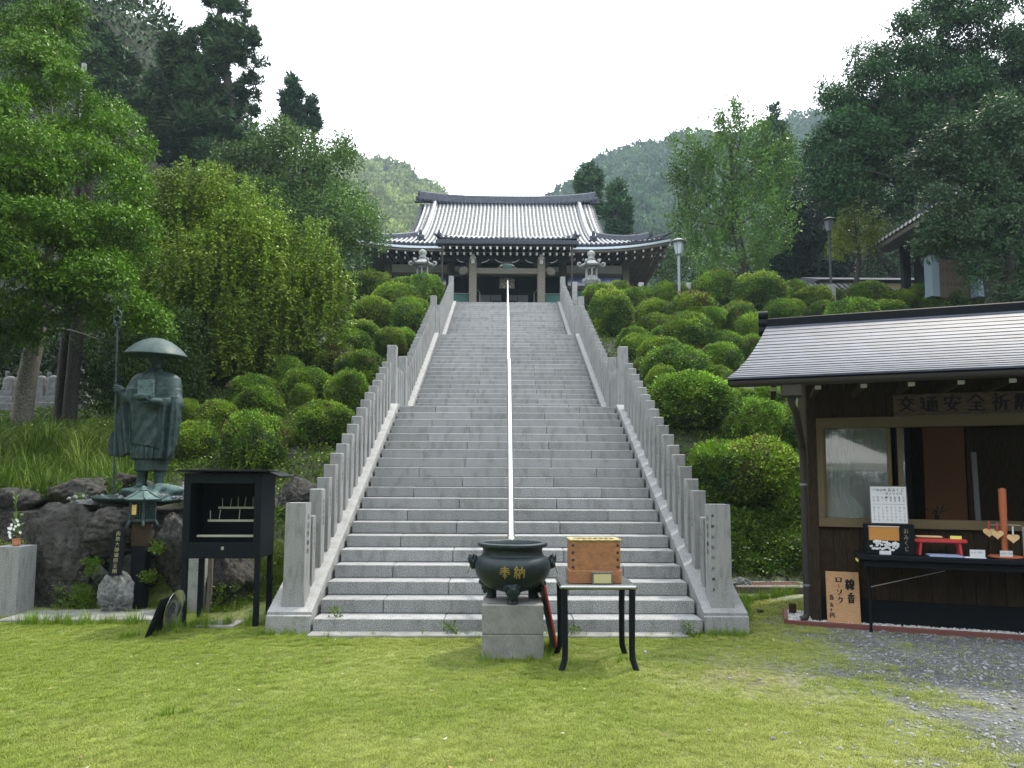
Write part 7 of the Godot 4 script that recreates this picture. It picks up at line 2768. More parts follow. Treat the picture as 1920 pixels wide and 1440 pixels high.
const TREES := {
	"maple": [Vector2(-9.56, -14.00), [
		[Vector3(-9.59, 9.85, -13.50), Vector3(1.11, 1.11, 1.00)],
		[Vector3(-8.26, 8.72, -13.30), Vector3(0.85, 0.80, 0.74)],
		[Vector3(-8.53, 7.48, -12.00), Vector3(1.08, 0.90, 0.89)],
		[Vector3(-7.56, 8.02, -13.40), Vector3(0.65, 0.75, 0.63)],
		[Vector3(-7.92, 6.89, -12.40), Vector3(1.12, 0.84, 0.88)],
		[Vector3(-7.14, 6.90, -13.00), Vector3(0.54, 0.63, 0.53)],
		[Vector3(-8.30, 5.89, -11.80), Vector3(1.06, 0.97, 0.92)],
		[Vector3(-7.39, 5.92, -12.40), Vector3(1.02, 0.74, 0.80)],
		[Vector3(-7.00, 5.98, -13.00), Vector3(0.44, 0.54, 0.44)],
		[Vector3(-8.24, 4.89, -12.20), Vector3(1.01, 0.73, 0.78)],
		[Vector3(-7.25, 4.91, -12.40), Vector3(1.02, 0.61, 0.73)],
		[Vector3(-6.63, 4.58, -12.60), Vector3(0.52, 0.33, 0.38)],
		[Vector3(-6.19, 4.38, -12.60), Vector3(0.43, 0.24, 0.30)],
		[Vector3(-8.98, 4.31, -12.80), Vector3(0.67, 0.58, 0.56)],
		[Vector3(-10.01, 7.32, -12.50), Vector3(1.13, 1.88, 1.35)],
		[Vector3(-9.62, 4.88, -12.20), Vector3(1.01, 1.01, 0.91)],
		[Vector3(-9.34, 11.08, -14.00), Vector3(0.63, 0.63, 0.57)],
	]],
	"weeping": [Vector2(-6.94, -16.40), [
		[Vector3(-8.47, 9.00, -17.60), Vector3(0.99, 0.73, 0.77)],
		[Vector3(-7.25, 8.28, -17.00), Vector3(1.21, 0.96, 0.98)],
		[Vector3(-6.25, 7.75, -17.00), Vector3(1.21, 1.08, 1.03)],
		[Vector3(-5.25, 6.89, -17.00), Vector3(1.08, 1.08, 0.98)],
		[Vector3(-6.45, 6.50, -16.60), Vector3(1.74, 1.25, 1.35)],
		[Vector3(-4.52, 6.10, -17.00), Vector3(0.74, 0.96, 0.76)],
		[Vector3(-7.60, 6.88, -16.60), Vector3(1.12, 1.37, 1.12)],
		[Vector3(-7.70, 5.41, -16.40), Vector3(0.86, 0.74, 0.72)],
		[Vector3(-5.91, 5.47, -16.60), Vector3(1.37, 0.75, 0.95)],
		[Vector3(-8.84, 7.85, -17.50), Vector3(0.79, 1.05, 0.83)],
		[Vector3(-7.34, 9.15, -17.30), Vector3(0.65, 0.39, 0.47)],
	]],
	"cedar": [Vector2(-13.81, -34.00), [
		[Vector3(-14.23, 25.57, -34.00), Vector3(1.23, 1.07, 1.03)],
		[Vector3(-15.10, 24.01, -34.00), Vector3(1.33, 1.07, 1.08)],
		[Vector3(-13.31, 23.75, -34.00), Vector3(0.92, 1.07, 0.90)],
		[Vector3(-15.84, 22.53, -34.00), Vector3(1.40, 1.02, 1.09)],
		[Vector3(-13.90, 22.27, -34.00), Vector3(1.43, 1.17, 1.17)],
		[Vector3(-16.75, 20.85, -34.00), Vector3(1.23, 1.02, 1.01)],
		[Vector3(-14.63, 20.60, -34.00), Vector3(1.53, 1.12, 1.19)],
		[Vector3(-12.81, 21.39, -34.00), Vector3(0.56, 0.87, 0.64)],
		[Vector3(-17.16, 19.36, -34.00), Vector3(1.02, 0.87, 0.85)],
		[Vector3(-15.35, 18.94, -34.00), Vector3(1.53, 1.17, 1.22)],
		[Vector3(-13.52, 19.18, -34.00), Vector3(1.33, 1.17, 1.13)],
		[Vector3(-16.45, 18.11, -34.00), Vector3(1.33, 1.02, 1.06)],
		[Vector3(-14.33, 17.67, -34.00), Vector3(1.79, 1.02, 1.26)],
		[Vector3(-12.56, 19.60, -34.00), Vector3(0.41, 0.46, 0.39)],
		[Vector3(-12.33, 22.28, -34.00), Vector3(0.33, 0.23, 0.25)],
		[Vector3(-15.50, 17.25, -34.00), Vector3(1.53, 0.87, 1.08)],
		[Vector3(-17.51, 18.46, -34.00), Vector3(0.66, 0.66, 0.60)],
		[Vector3(-13.03, 17.95, -34.00), Vector3(0.92, 0.66, 0.71)],
	]],
	"round": [Vector2(-7.79, -28.50), [
		[Vector3(-8.88, 14.41, -28.00), Vector3(2.00, 1.37, 1.51)],
		[Vector3(-10.37, 14.02, -28.00), Vector3(1.39, 1.30, 1.21)],
		[Vector3(-7.46, 13.97, -28.00), Vector3(1.47, 1.68, 1.42)],
		[Vector3(-9.24, 12.29, -28.00), Vector3(2.42, 1.79, 1.89)],
		[Vector3(-7.09, 11.98, -28.00), Vector3(1.89, 1.68, 1.61)],
		[Vector3(-5.85, 12.43, -28.00), Vector3(0.76, 1.26, 0.91)],
		[Vector3(-7.26, 10.44, -28.00), Vector3(1.89, 1.05, 1.32)],
		[Vector3(-8.47, 15.47, -28.00), Vector3(1.22, 0.67, 0.85)],
		[Vector3(-11.25, 14.50, -28.00), Vector3(0.76, 0.71, 0.66)],
		[Vector3(-6.73, 14.99, -28.00), Vector3(0.71, 0.63, 0.61)],
		[Vector3(-5.36, 11.44, -28.00), Vector3(0.46, 0.84, 0.59)],
		[Vector3(-8.76, 10.53, -28.00), Vector3(1.89, 1.26, 1.42)],
	]],
	"cypress1": [Vector2(-13.06, -42.00), [
		[Vector3(-13.17, 23.68, -42.00), Vector3(0.69, 1.07, 0.79)],
		[Vector3(-13.21, 24.98, -42.00), Vector3(0.47, 0.95, 0.64)],
		[Vector3(-13.20, 25.93, -42.00), Vector3(0.22, 0.44, 0.30)],
	]],
	"cypress2": [Vector2(-12.15, -43.00), [
		[Vector3(-12.25, 24.05, -43.00), Vector3(0.45, 0.84, 0.58)],
		[Vector3(-12.31, 25.13, -43.00), Vector3(0.23, 0.52, 0.33)],
	]],
	"hillside1": [Vector2(-22.79, -37.00), [
		[Vector3(-21.22, 23.07, -36.00), Vector3(1.19, 1.35, 1.14)],
		[Vector3(-21.72, 24.83, -36.00), Vector3(1.08, 0.97, 0.92)],
		[Vector3(-21.02, 21.90, -36.00), Vector3(1.19, 1.35, 1.14)],
		[Vector3(-21.41, 24.24, -36.00), Vector3(1.08, 1.35, 1.09)],
		[Vector3(-22.66, 21.30, -36.00), Vector3(1.35, 1.35, 1.22)],
		[Vector3(-23.47, 23.48, -36.00), Vector3(1.76, 1.62, 1.52)],
		[Vector3(-25.11, 25.24, -36.00), Vector3(2.03, 1.62, 1.64)],
		[Vector3(-22.02, 22.47, -36.00), Vector3(1.30, 1.30, 1.17)],
		[Vector3(-22.57, 24.97, -36.00), Vector3(0.81, 0.81, 0.73)],
		[Vector3(-26.28, 26.11, -36.00), Vector3(1.89, 1.49, 1.52)],
		[Vector3(-24.05, 21.28, -36.00), Vector3(2.16, 1.62, 1.70)],
		[Vector3(-23.04, 25.85, -36.00), Vector3(0.65, 0.81, 0.66)],
	]],
	"hillside2": [Vector2(-21.55, -38.00), [
		[Vector3(-20.86, 23.67, -37.00), Vector3(0.72, 1.00, 0.78)],
		[Vector3(-20.15, 22.02, -37.00), Vector3(0.56, 1.00, 0.70)],
		[Vector3(-21.35, 24.42, -37.00), Vector3(0.44, 0.94, 0.62)],
		[Vector3(-21.29, 23.06, -37.00), Vector3(0.72, 0.83, 0.70)],
		[Vector3(-20.76, 21.57, -37.00), Vector3(0.83, 1.11, 0.88)],
		[Vector3(-21.85, 21.71, -37.00), Vector3(1.00, 1.22, 1.00)],
		[Vector3(-21.39, 25.24, -37.00), Vector3(0.17, 0.39, 0.25)],
	]],
	"ginkgo": [Vector2(10.37, -31.00), [
		[Vector3(10.41, 17.20, -31.00), Vector3(1.12, 1.12, 1.01)],
		[Vector3(8.40, 16.31, -31.00), Vector3(0.79, 1.16, 0.88)],
		[Vector3(8.07, 15.06, -31.00), Vector3(0.79, 1.07, 0.84)],
		[Vector3(9.64, 15.32, -31.00), Vector3(1.54, 1.35, 1.30)],
		[Vector3(11.33, 15.34, -31.00), Vector3(1.35, 1.35, 1.21)],
		[Vector3(12.44, 16.10, -31.00), Vector3(0.88, 1.30, 0.98)],
		[Vector3(9.13, 13.59, -31.00), Vector3(1.54, 1.35, 1.30)],
		[Vector3(11.29, 13.36, -31.00), Vector3(1.77, 1.35, 1.40)],
		[Vector3(10.29, 11.88, -31.00), Vector3(2.09, 1.12, 1.45)],
		[Vector3(8.09, 13.21, -31.00), Vector3(0.65, 1.16, 0.82)],
		[Vector3(10.43, 18.46, -31.00), Vector3(0.28, 0.70, 0.44)],
		[Vector3(9.57, 17.95, -31.00), Vector3(0.23, 0.56, 0.36)],
		[Vector3(7.54, 17.05, -31.00), Vector3(0.19, 0.47, 0.29)],
		[Vector3(11.62, 17.34, -31.00), Vector3(0.47, 0.70, 0.52)],
	]],
	"spire": [Vector2(17.81, -46.00), [
		[Vector3(18.00, 26.01, -46.00), Vector3(0.24, 0.62, 0.39)],
		[Vector3(18.04, 24.96, -46.00), Vector3(0.62, 0.90, 0.68)],
		[Vector3(18.00, 23.48, -46.00), Vector3(1.17, 1.17, 1.06)],
		[Vector3(18.07, 21.63, -46.00), Vector3(1.52, 1.38, 1.31)],
	]],
	"bigright": [Vector2(17.91, -25.00), [
		[Vector3(14.25, 18.00, -27.00), Vector3(1.14, 0.89, 0.91)],
		[Vector3(13.14, 16.83, -27.00), Vector3(1.09, 0.65, 0.78)],
		[Vector3(16.00, 19.08, -27.00), Vector3(1.42, 1.14, 1.15)],
		[Vector3(18.20, 20.05, -27.00), Vector3(1.82, 1.34, 1.42)],
		[Vector3(20.10, 19.17, -27.00), Vector3(1.42, 1.78, 1.44)],
		[Vector3(14.83, 16.34, -27.00), Vector3(1.74, 1.01, 1.24)],
		[Vector3(17.21, 17.25, -27.00), Vector3(1.78, 1.26, 1.37)],
		[Vector3(12.87, 15.07, -27.00), Vector3(1.14, 1.01, 0.97)],
		[Vector3(14.55, 14.47, -27.00), Vector3(1.74, 1.22, 1.33)],
		[Vector3(16.69, 15.10, -27.00), Vector3(1.58, 1.18, 1.24)],
		[Vector3(13.44, 13.16, -27.00), Vector3(1.34, 1.01, 1.06)],
		[Vector3(15.33, 12.92, -27.00), Vector3(1.34, 0.89, 1.00)],
		[Vector3(12.23, 13.59, -27.00), Vector3(0.69, 0.89, 0.71)],
		[Vector3(19.34, 16.93, -27.00), Vector3(1.42, 1.54, 1.33)],
		[Vector3(21.99, 18.29, -27.00), Vector3(1.82, 2.43, 1.92)],
		[Vector3(17.58, 20.72, -27.00), Vector3(1.22, 1.01, 1.00)],
		[Vector3(18.99, 14.29, -27.00), Vector3(1.62, 1.22, 1.28)],
		[Vector3(15.89, 16.24, -27.00), Vector3(1.62, 1.22, 1.28)],
		[Vector3(17.99, 15.60, -27.00), Vector3(1.42, 1.22, 1.19)],
		[Vector3(15.39, 14.26, -27.00), Vector3(1.22, 1.01, 1.00)],
		[Vector3(13.95, 15.56, -27.00), Vector3(1.22, 1.01, 1.00)],
		[Vector3(20.18, 16.72, -27.00), Vector3(1.42, 1.22, 1.19)],
		[Vector3(18.99, 18.49, -27.00), Vector3(1.42, 1.22, 1.19)],
		[Vector3(16.37, 17.57, -27.00), Vector3(1.42, 1.01, 1.09)],
		[Vector3(20.66, 13.65, -27.00), Vector3(1.42, 1.42, 1.28)],
	]],
	"layered": [Vector2(15.40, -21.50), [
		[Vector3(14.82, 12.53, -21.00), Vector3(1.23, 0.47, 0.77)],
		[Vector3(15.61, 11.79, -21.00), Vector3(0.95, 0.63, 0.71)],
		[Vector3(13.94, 11.43, -21.00), Vector3(1.04, 0.44, 0.67)],
		[Vector3(14.89, 10.59, -21.00), Vector3(1.26, 0.57, 0.82)],
		[Vector3(13.47, 10.08, -21.00), Vector3(0.88, 0.41, 0.58)],
		[Vector3(14.66, 9.25, -21.00), Vector3(1.36, 0.57, 0.87)],
		[Vector3(13.17, 8.94, -21.00), Vector3(0.73, 0.38, 0.50)],
		[Vector3(15.52, 8.46, -21.00), Vector3(0.95, 0.69, 0.74)],
		[Vector3(16.86, 10.48, -21.00), Vector3(1.26, 1.89, 1.42)],
		[Vector3(15.36, 13.19, -21.00), Vector3(0.63, 0.38, 0.45)],
		[Vector3(14.44, 8.12, -21.00), Vector3(0.63, 0.57, 0.54)],
		[Vector3(15.39, 7.46, -21.00), Vector3(0.79, 0.63, 0.64)],
		[Vector3(12.63, 11.45, -21.00), Vector3(0.63, 0.32, 0.43)],
		[Vector3(13.98, 12.15, -21.00), Vector3(0.95, 0.38, 0.60)],
		[Vector3(13.19, 9.27, -21.00), Vector3(0.63, 0.28, 0.41)],
	]],
	"youngmaple": [Vector2(14.50, -29.00), [
		[Vector3(14.85, 12.75, -29.00), Vector3(0.78, 0.44, 0.55)],
		[Vector3(15.51, 12.36, -29.00), Vector3(0.61, 0.35, 0.43)],
		[Vector3(14.15, 12.17, -29.00), Vector3(0.48, 0.48, 0.43)],
		[Vector3(15.08, 11.67, -29.00), Vector3(0.91, 0.39, 0.59)],
		[Vector3(14.63, 13.14, -29.00), Vector3(0.39, 0.30, 0.31)],
		[Vector3(13.89, 11.25, -29.00), Vector3(0.44, 0.35, 0.35)],
	]],
	"darkcedar1": [Vector2(16.35, -40.00), [
		[Vector3(16.40, 15.83, -40.00), Vector3(1.38, 1.80, 1.43)],
		[Vector3(15.73, 13.94, -40.00), Vector3(1.20, 1.56, 1.24)],
		[Vector3(16.98, 14.26, -40.00), Vector3(1.20, 1.56, 1.24)],
	]],
	"darkcedar2": [Vector2(17.53, -39.00), [
		[Vector3(17.82, 15.80, -39.00), Vector3(1.17, 1.52, 1.21)],
		[Vector3(17.31, 14.10, -39.00), Vector3(1.11, 1.46, 1.16)],
		[Vector3(18.37, 14.26, -39.00), Vector3(0.88, 1.35, 1.00)],
	]],
	"shade1": [Vector2(10.25, -41.00), [
		[Vector3(10.19, 14.85, -41.00), Vector3(1.11, 1.42, 1.14)],
		[Vector3(9.48, 13.55, -41.00), Vector3(0.74, 0.92, 0.75)],
		[Vector3(11.22, 14.21, -41.00), Vector3(1.05, 1.23, 1.02)],
	]],
	"shade2": [Vector2(12.30, -40.00), [
		[Vector3(12.17, 13.44, -40.00), Vector3(1.50, 0.96, 1.11)],
		[Vector3(14.02, 13.14, -40.00), Vector3(1.38, 0.90, 1.03)],
		[Vector3(15.13, 14.56, -40.00), Vector3(0.90, 1.50, 1.08)],
	]],
	"back1": [Vector2(6.48, -54.00), [
		[Vector3(6.50, 24.56, -54.00), Vector3(0.97, 1.30, 1.02)],
		[Vector3(6.42, 25.51, -54.00), Vector3(0.57, 0.73, 0.58)],
		[Vector3(6.53, 23.05, -54.00), Vector3(0.97, 1.22, 0.99)],
	]],
	"back2": [Vector2(8.36, -52.00), [
		[Vector3(8.38, 21.65, -52.00), Vector3(0.90, 1.48, 1.07)],
		[Vector3(8.39, 23.06, -52.00), Vector3(0.55, 0.78, 0.60)],
		[Vector3(8.45, 20.01, -52.00), Vector3(0.94, 1.02, 0.88)],
	]],
	"hedge1": [Vector2(-13.31, -20.00), [
		[Vector3(-13.41, 5.31, -20.00), Vector3(1.35, 0.75, 0.95)],
		[Vector3(-12.06, 5.47, -20.00), Vector3(0.90, 0.90, 0.81)],
		[Vector3(-14.91, 5.45, -20.00), Vector3(1.05, 1.05, 0.95)],
		[Vector3(-9.77, 4.95, -18.00), Vector3(0.81, 0.81, 0.73)],
	]],
	"hedge2": [Vector2(-7.62, -15.00), [
		[Vector3(-8.48, 4.39, -15.00), Vector3(0.63, 0.74, 0.62)],
		[Vector3(-7.50, 4.05, -15.00), Vector3(0.63, 0.74, 0.62)],
		[Vector3(-6.96, 4.40, -15.00), Vector3(0.52, 0.79, 0.59)],
		[Vector3(-8.65, 3.42, -15.00), Vector3(0.45, 0.41, 0.39)],
		[Vector3(-6.75, 3.60, -15.00), Vector3(0.43, 0.56, 0.45)],
		[Vector3(-7.98, 3.37, -15.00), Vector3(0.56, 0.34, 0.41)],
	]],
	"hedge3": [Vector2(-5.98, -18.50), [
		[Vector3(-6.52, 4.97, -18.00), Vector3(0.81, 0.68, 0.67)],
		[Vector3(-5.57, 5.11, -18.00), Vector3(0.68, 0.68, 0.61)],
		[Vector3(-7.17, 4.42, -18.00), Vector3(0.68, 0.54, 0.55)],
		[Vector3(-5.31, 5.67, -18.00), Vector3(0.54, 0.54, 0.49)],
	]],
	"mid1": [Vector2(-6.27, -33.00), [
		[Vector3(-7.09, 11.51, -33.00), Vector3(0.50, 0.89, 0.62)],
		[Vector3(-7.41, 11.12, -33.00), Vector3(0.50, 0.74, 0.56)],
	]],
	"fill1": [Vector2(26.03, -45.00), [
		[Vector3(24.35, 16.59, -45.00), Vector3(2.70, 2.03, 2.13)],
		[Vector3(28.25, 17.69, -45.00), Vector3(3.04, 2.70, 2.58)],
		[Vector3(33.19, 18.44, -45.00), Vector3(3.38, 3.38, 3.04)],
		[Vector3(22.69, 19.07, -45.00), Vector3(2.36, 2.70, 2.28)],
		[Vector3(19.21, 19.76, -45.00), Vector3(2.03, 2.70, 2.13)],
	]],
}


# ---------------------------------------------------------------- plants
func build_bushes() -> void:
	var sprigs := []
	for k in 3:
		sprigs.append(sprig(16, Vector3(1, 0.7, 1), 0.62, 0.17, 0.1, 0.1, 600 + k))
	# six clipped shapes, each built once
	var protos := []
	for k in 13:
		rng.seed = 620 + k
		var tone := rr(0.82, 1.12)
		var yellow := rr(-0.12, 0.12)
		var tall := 1.0 if k < 10 else 1.75   # the last three are taller than wide
		var t := Node3D.new()
		var base := Vector3(0, 0.44, 0)
		var lobes := [[base * tall, Vector3(0.60, 0.56 * (tall * 0.6 + 0.4), 0.60)], [Vector3(0, 0.26 * tall, 0), Vector3(0.56, 0.32 * tall, 0.56)]]
		for i in 4 if k < 10 else 9:
			var a := rr(0, TAU)
			if k >= 10:   # left to grow: lumps all the way up
				lobes.append([Vector3(cos(a) * 0.3, rr(0.2, 1.35), sin(a) * 0.3), Vector3(rr(0.3, 0.42), rr(0.26, 0.36), rr(0.3, 0.42))])
				continue
			lobes.append([base * tall + Vector3(cos(a) * 0.2, rr(-0.1, 0.14), sin(a) * 0.2), Vector3(rr(0.38, 0.46), rr(0.34, 0.44), rr(0.38, 0.46))])
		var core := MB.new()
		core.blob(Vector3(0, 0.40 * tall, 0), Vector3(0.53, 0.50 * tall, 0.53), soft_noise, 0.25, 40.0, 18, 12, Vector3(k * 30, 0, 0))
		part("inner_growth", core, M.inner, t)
		var stem := MB.new()
		for i in 4:
			var a := TAU * i / 4.0 + k
			stem.tube([Vector3(cos(a) * 0.05, -0.25, sin(a) * 0.05), Vector3(cos(a) * 0.2, 0.3, sin(a) * 0.2)], [0.03, 0.018], 6)
		part("stem", stem, M.bark, t)
		var places := [[], [], []]
		var tints := [[], [], []]
		for p in lobe_points(lobes, 1.5 if k < 10 else 1.0, 0.085, 0.90 if k < 10 else 0.8):
			if p[0].y < -0.03:
				continue
			var j := rng.randi() % 3
			var out: Vector3 = (p[0] - Vector3(0, 0.36, 0)).normalized()
			var s := (0.086 if k < 10 else 0.105) * rr(0.75, 1.2)
			var b := facing(out + Vector3(0, 0.5, 0) + random_dir() * 0.5, rr(0, TAU)).scaled_local(Vector3(s, s, s))
			places[j].append(Transform3D(b, p[0]))
			# fresh shoots stand proud of the clipped older leaves
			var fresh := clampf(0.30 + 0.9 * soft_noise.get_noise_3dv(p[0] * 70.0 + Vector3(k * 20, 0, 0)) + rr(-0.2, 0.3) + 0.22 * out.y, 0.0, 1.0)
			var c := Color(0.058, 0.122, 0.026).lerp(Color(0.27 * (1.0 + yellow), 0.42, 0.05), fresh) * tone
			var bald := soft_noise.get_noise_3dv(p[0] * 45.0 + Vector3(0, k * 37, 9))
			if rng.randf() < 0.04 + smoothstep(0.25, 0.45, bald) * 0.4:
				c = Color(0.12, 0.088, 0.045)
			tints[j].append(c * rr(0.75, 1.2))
		for j in 3:
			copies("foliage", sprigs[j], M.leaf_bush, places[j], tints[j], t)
		protos.append(t)
	rng.seed = 640
	for i in BUSHES.size():
		var e: Array = BUSHES[i]
		var slim: bool = e[5] / e[4] > 2.25
		var proto: Node3D = protos[rng.randi() % 10 if not slim else 10 + rng.randi() % 3]
		var t: Node3D = proto.duplicate()
		t.name = numbered("azalea_bush")
		add_child(t)
		tag(t, e[0], "bush", "clipped azalea bushes on the banks beside the stairs")
		var r: float = e[4] / 0.60 * 1.06
		t.position = Vector3(e[1], e[2] - 0.02, e[3])
		t.basis = Basis(Vector3.UP, rr(0, TAU)).scaled(Vector3(r, 1.04 * e[5] / (0.99 if not slim else 1.60), r))
	for p in protos:
		p.free()


func build_trees() -> void:
	var broad := []
	var flat := []
	var gink := []
	var tuft := []
	var hang := []
	for k in 3:
		broad.append(sprig(34, Vector3(1, 0.75, 1), 0.36, 0.085, 0.2, 0.1, 700 + k))
		flat.append(sprig(34, Vector3(1, 0.28, 1), 0.34, 0.075, 0.4, 0.1, 710 + k))
		gink.append(sprig(30, Vector3(0.5, 1.2, 0.5), 0.30, 0.12, -0.2, 0.1, 720 + k))
		tuft.append(needle_tuft(46, 1.05, 0.075, 730 + k))
		hang.append(strand(5.5, 22, 0.42, 740 + k))
	rng.seed = 750
	var look := {
		"maple": ["fresh_green_tree", "bright green spreading tree at the left edge with a pale mottled trunk", {"meshes": flat, "leaf": M.leaf_soft, "size": 0.21, "density": 1.3, "shell": 0.3, "base": Color(0.075, 0.158, 0.012), "vary": 0.5, "layers": 6, "trunk": 0.19, "fork": Vector3(0.35, 2.2, 0.1), "bark": M.bark_pale, "flat": 0.8}],
		"weeping": ["weeping_tree", "yellow-green weeping tree with trailing shoots between statue and bank", {"meshes": [hang[0], hang[1], flat[0], hang[2]], "leaf": M.leaf_soft, "size": 0.20, "density": 0.62, "shell": 0.35, "clumps": 10, "clump_size": 1.25, "base": Color(0.135, 0.215, 0.022), "vary": 0.45, "trunk": 0.26, "bark": M.bark, "upright": 9.0}],
		"cedar": ["cedar_tree", "tallest dark blue-green cedar with gaps in its crown, upper left", {"meshes": tuft, "leaf": M.leaf_dark, "size": 0.36, "density": 0.8, "shell": 0.55, "base": Color(0.045, 0.092, 0.036), "vary": 0.5, "clumps": 6, "trunk": 0.5, "bark": M.bark, "spire": true, "upright": 0.7}],
		"round": ["camphor_tree", "large round blue-green broadleaf tree left of the temple roof", {"meshes": broad, "leaf": M.leaf_soft, "size": 0.36, "density": 0.9, "shell": 0.5, "base": Color(0.085, 0.155, 0.045), "vary": 0.45, "clumps": 7, "trunk": 0.4}],
		"cypress1": ["cypress_tree", "taller of two slim cypresses above the round tree", {"meshes": tuft, "leaf": M.leaf_dark, "size": 0.42, "density": 1.2, "shell": 0.5, "base": Color(0.03, 0.085, 0.04), "vary": 0.3, "trunk": 0.2, "spire": true, "upright": 2.0}],
		"cypress2": ["cypress_tree", "shorter of two slim cypresses above the round tree", {"meshes": tuft, "leaf": M.leaf_dark, "size": 0.40, "density": 1.2, "shell": 0.5, "base": Color(0.03, 0.085, 0.04), "vary": 0.3, "trunk": 0.18, "spire": true, "upright": 2.0}],
		"hillside1": ["hillside_tree", "dark evergreen clump on the slope in the upper left corner", {"meshes": tuft, "leaf": M.leaf_dark, "size": 0.45, "density": 0.8, "shell": 0.5, "base": Color(0.045, 0.098, 0.028), "vary": 0.5, "clumps": 6, "trunk": 0.35}],
		"hillside2": ["hillside_tree", "spired conifer on the slope between the left edge and the tallest cedar", {"meshes": tuft, "leaf": M.leaf_dark, "size": 0.48, "density": 0.95, "shell": 0.45, "base": Color(0.045, 0.095, 0.035), "vary": 0.4, "trunk": 0.25, "spire": true, "upright": 1.0}],
		"ginkgo": ["ginkgo_tree", "feathery light green tree with upswept branches right of the temple", {"meshes": gink, "leaf": M.leaf_soft, "size": 0.36, "density": 0.72, "shell": 0.3, "base": Color(0.10, 0.195, 0.045), "vary": 0.4, "trunk": 0.3, "upright": 1.4}],
		"spire": ["conifer_tree", "dark spired conifer peeping over the light green feathery tree", {"meshes": tuft, "leaf": M.leaf_dark, "size": 0.55, "density": 1.0, "shell": 0.5, "base": Color(0.03, 0.075, 0.035), "vary": 0.3, "trunk": 0.3, "spire": true, "upright": 1.5}],
		"bigright": ["shade_tree", "huge dark spreading tree that fills the upper right corner", {"meshes": flat, "leaf": M.leaf_soft, "size": 0.40, "density": 1.35, "shell": 0.2, "base": Color(0.036, 0.092, 0.036), "vary": 0.45, "layers": 7, "bough": 0.14, "trunk": 0.5, "flat": 0.8}],
		"layered": ["layered_tree", "dark tree with layered flat boughs at the right edge before the gatehouse", {"meshes": flat, "leaf": M.leaf_soft, "size": 0.36, "density": 1.6, "shell": 0.4, "base": Color(0.042, 0.09, 0.042), "vary": 0.4, "layers": 5, "bough": 0.2, "trunk": 0.3, "flat": 0.7}],
		"youngmaple": ["young_maple", "small yellow-green maple between the lamp post and the gatehouse", {"meshes": flat, "leaf": M.leaf_soft, "size": 0.32, "density": 1.0, "shell": 0.3, "base": Color(0.17, 0.22, 0.02), "vary": 0.4, "trunk": 0.16}],
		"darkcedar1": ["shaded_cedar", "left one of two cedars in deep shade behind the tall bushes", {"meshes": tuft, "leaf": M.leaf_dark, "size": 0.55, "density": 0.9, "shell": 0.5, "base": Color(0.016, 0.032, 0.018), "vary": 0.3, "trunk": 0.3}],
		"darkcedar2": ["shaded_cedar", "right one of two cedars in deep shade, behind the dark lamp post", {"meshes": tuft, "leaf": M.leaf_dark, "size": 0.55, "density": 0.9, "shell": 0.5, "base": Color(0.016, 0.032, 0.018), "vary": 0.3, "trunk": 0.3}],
		"shade1": ["evergreen_shrub_tree", "soft green tree at the right end of the temple eaves", {"meshes": broad, "leaf": M.leaf_soft, "size": 0.45, "density": 0.9, "shell": 0.5, "base": Color(0.06, 0.12, 0.035), "vary": 0.4, "trunk": 0.2}],
		"shade2": ["evergreen_shrub_tree", "low blue-green thicket under the feathery light green tree", {"meshes": broad, "leaf": M.leaf_soft, "size": 0.45, "density": 0.9, "shell": 0.5, "base": Color(0.035, 0.08, 0.038), "vary": 0.4, "trunk": 0.2}],
		"back1": ["column_conifer", "dense conifer touching the right end of the temple ridge", {"meshes": tuft, "leaf": M.leaf_dark, "size": 0.50, "density": 1.2, "shell": 0.55, "base": Color(0.05, 0.11, 0.045), "vary": 0.35, "trunk": 0.25, "spire": true, "upright": 1.5}],
		"back2": ["column_conifer", "rounded conifer behind the right slope of the temple roof", {"meshes": tuft, "leaf": M.leaf_dark, "size": 0.50, "density": 1.2, "shell": 0.55, "base": Color(0.04, 0.095, 0.04), "vary": 0.35, "trunk": 0.25, "spire": true, "upright": 1.5}],
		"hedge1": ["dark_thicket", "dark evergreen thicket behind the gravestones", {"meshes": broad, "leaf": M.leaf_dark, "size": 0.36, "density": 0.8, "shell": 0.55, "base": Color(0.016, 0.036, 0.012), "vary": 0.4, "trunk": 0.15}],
		"hedge2": ["leafy_thicket", "leafy green thicket right behind the monk statue", {"meshes": broad, "leaf": M.leaf_soft, "size": 0.22, "density": 1.0, "shell": 0.6, "base": Color(0.045, 0.095, 0.016), "vary": 0.5, "trunk": 0.12}],
		"hedge3": ["leafy_thicket", "dark thicket under the weeping tree's right side", {"meshes": broad, "leaf": M.leaf_soft, "size": 0.26, "density": 0.9, "shell": 0.6, "base": Color(0.030, 0.065, 0.014), "vary": 0.5, "trunk": 0.12}],
		"mid1": ["evergreen_shrub_tree", "slim dark evergreen at the left end of the temple eaves", {"meshes": broad, "leaf": M.leaf_soft, "size": 0.40, "density": 0.9, "shell": 0.5, "base": Color(0.04, 0.085, 0.03), "vary": 0.4, "trunk": 0.18}],
		"fill1": ["backdrop_tree", "broad dark tree far back behind the gatehouse roof", {"meshes": broad, "leaf": M.leaf_dark, "size": 0.6, "density": 0.8, "shell": 0.5, "base": Color(0.028, 0.065, 0.025), "vary": 0.4, "trunk": 0.5}],
	}
	for k in TREES:
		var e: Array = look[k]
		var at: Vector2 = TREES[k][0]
		tree(e[0], e[1], "tree" if not "thicket" in e[0] else "thicket", Vector3(at.x, ground(at.x, at.y), at.y), TREES[k][1], e[2])
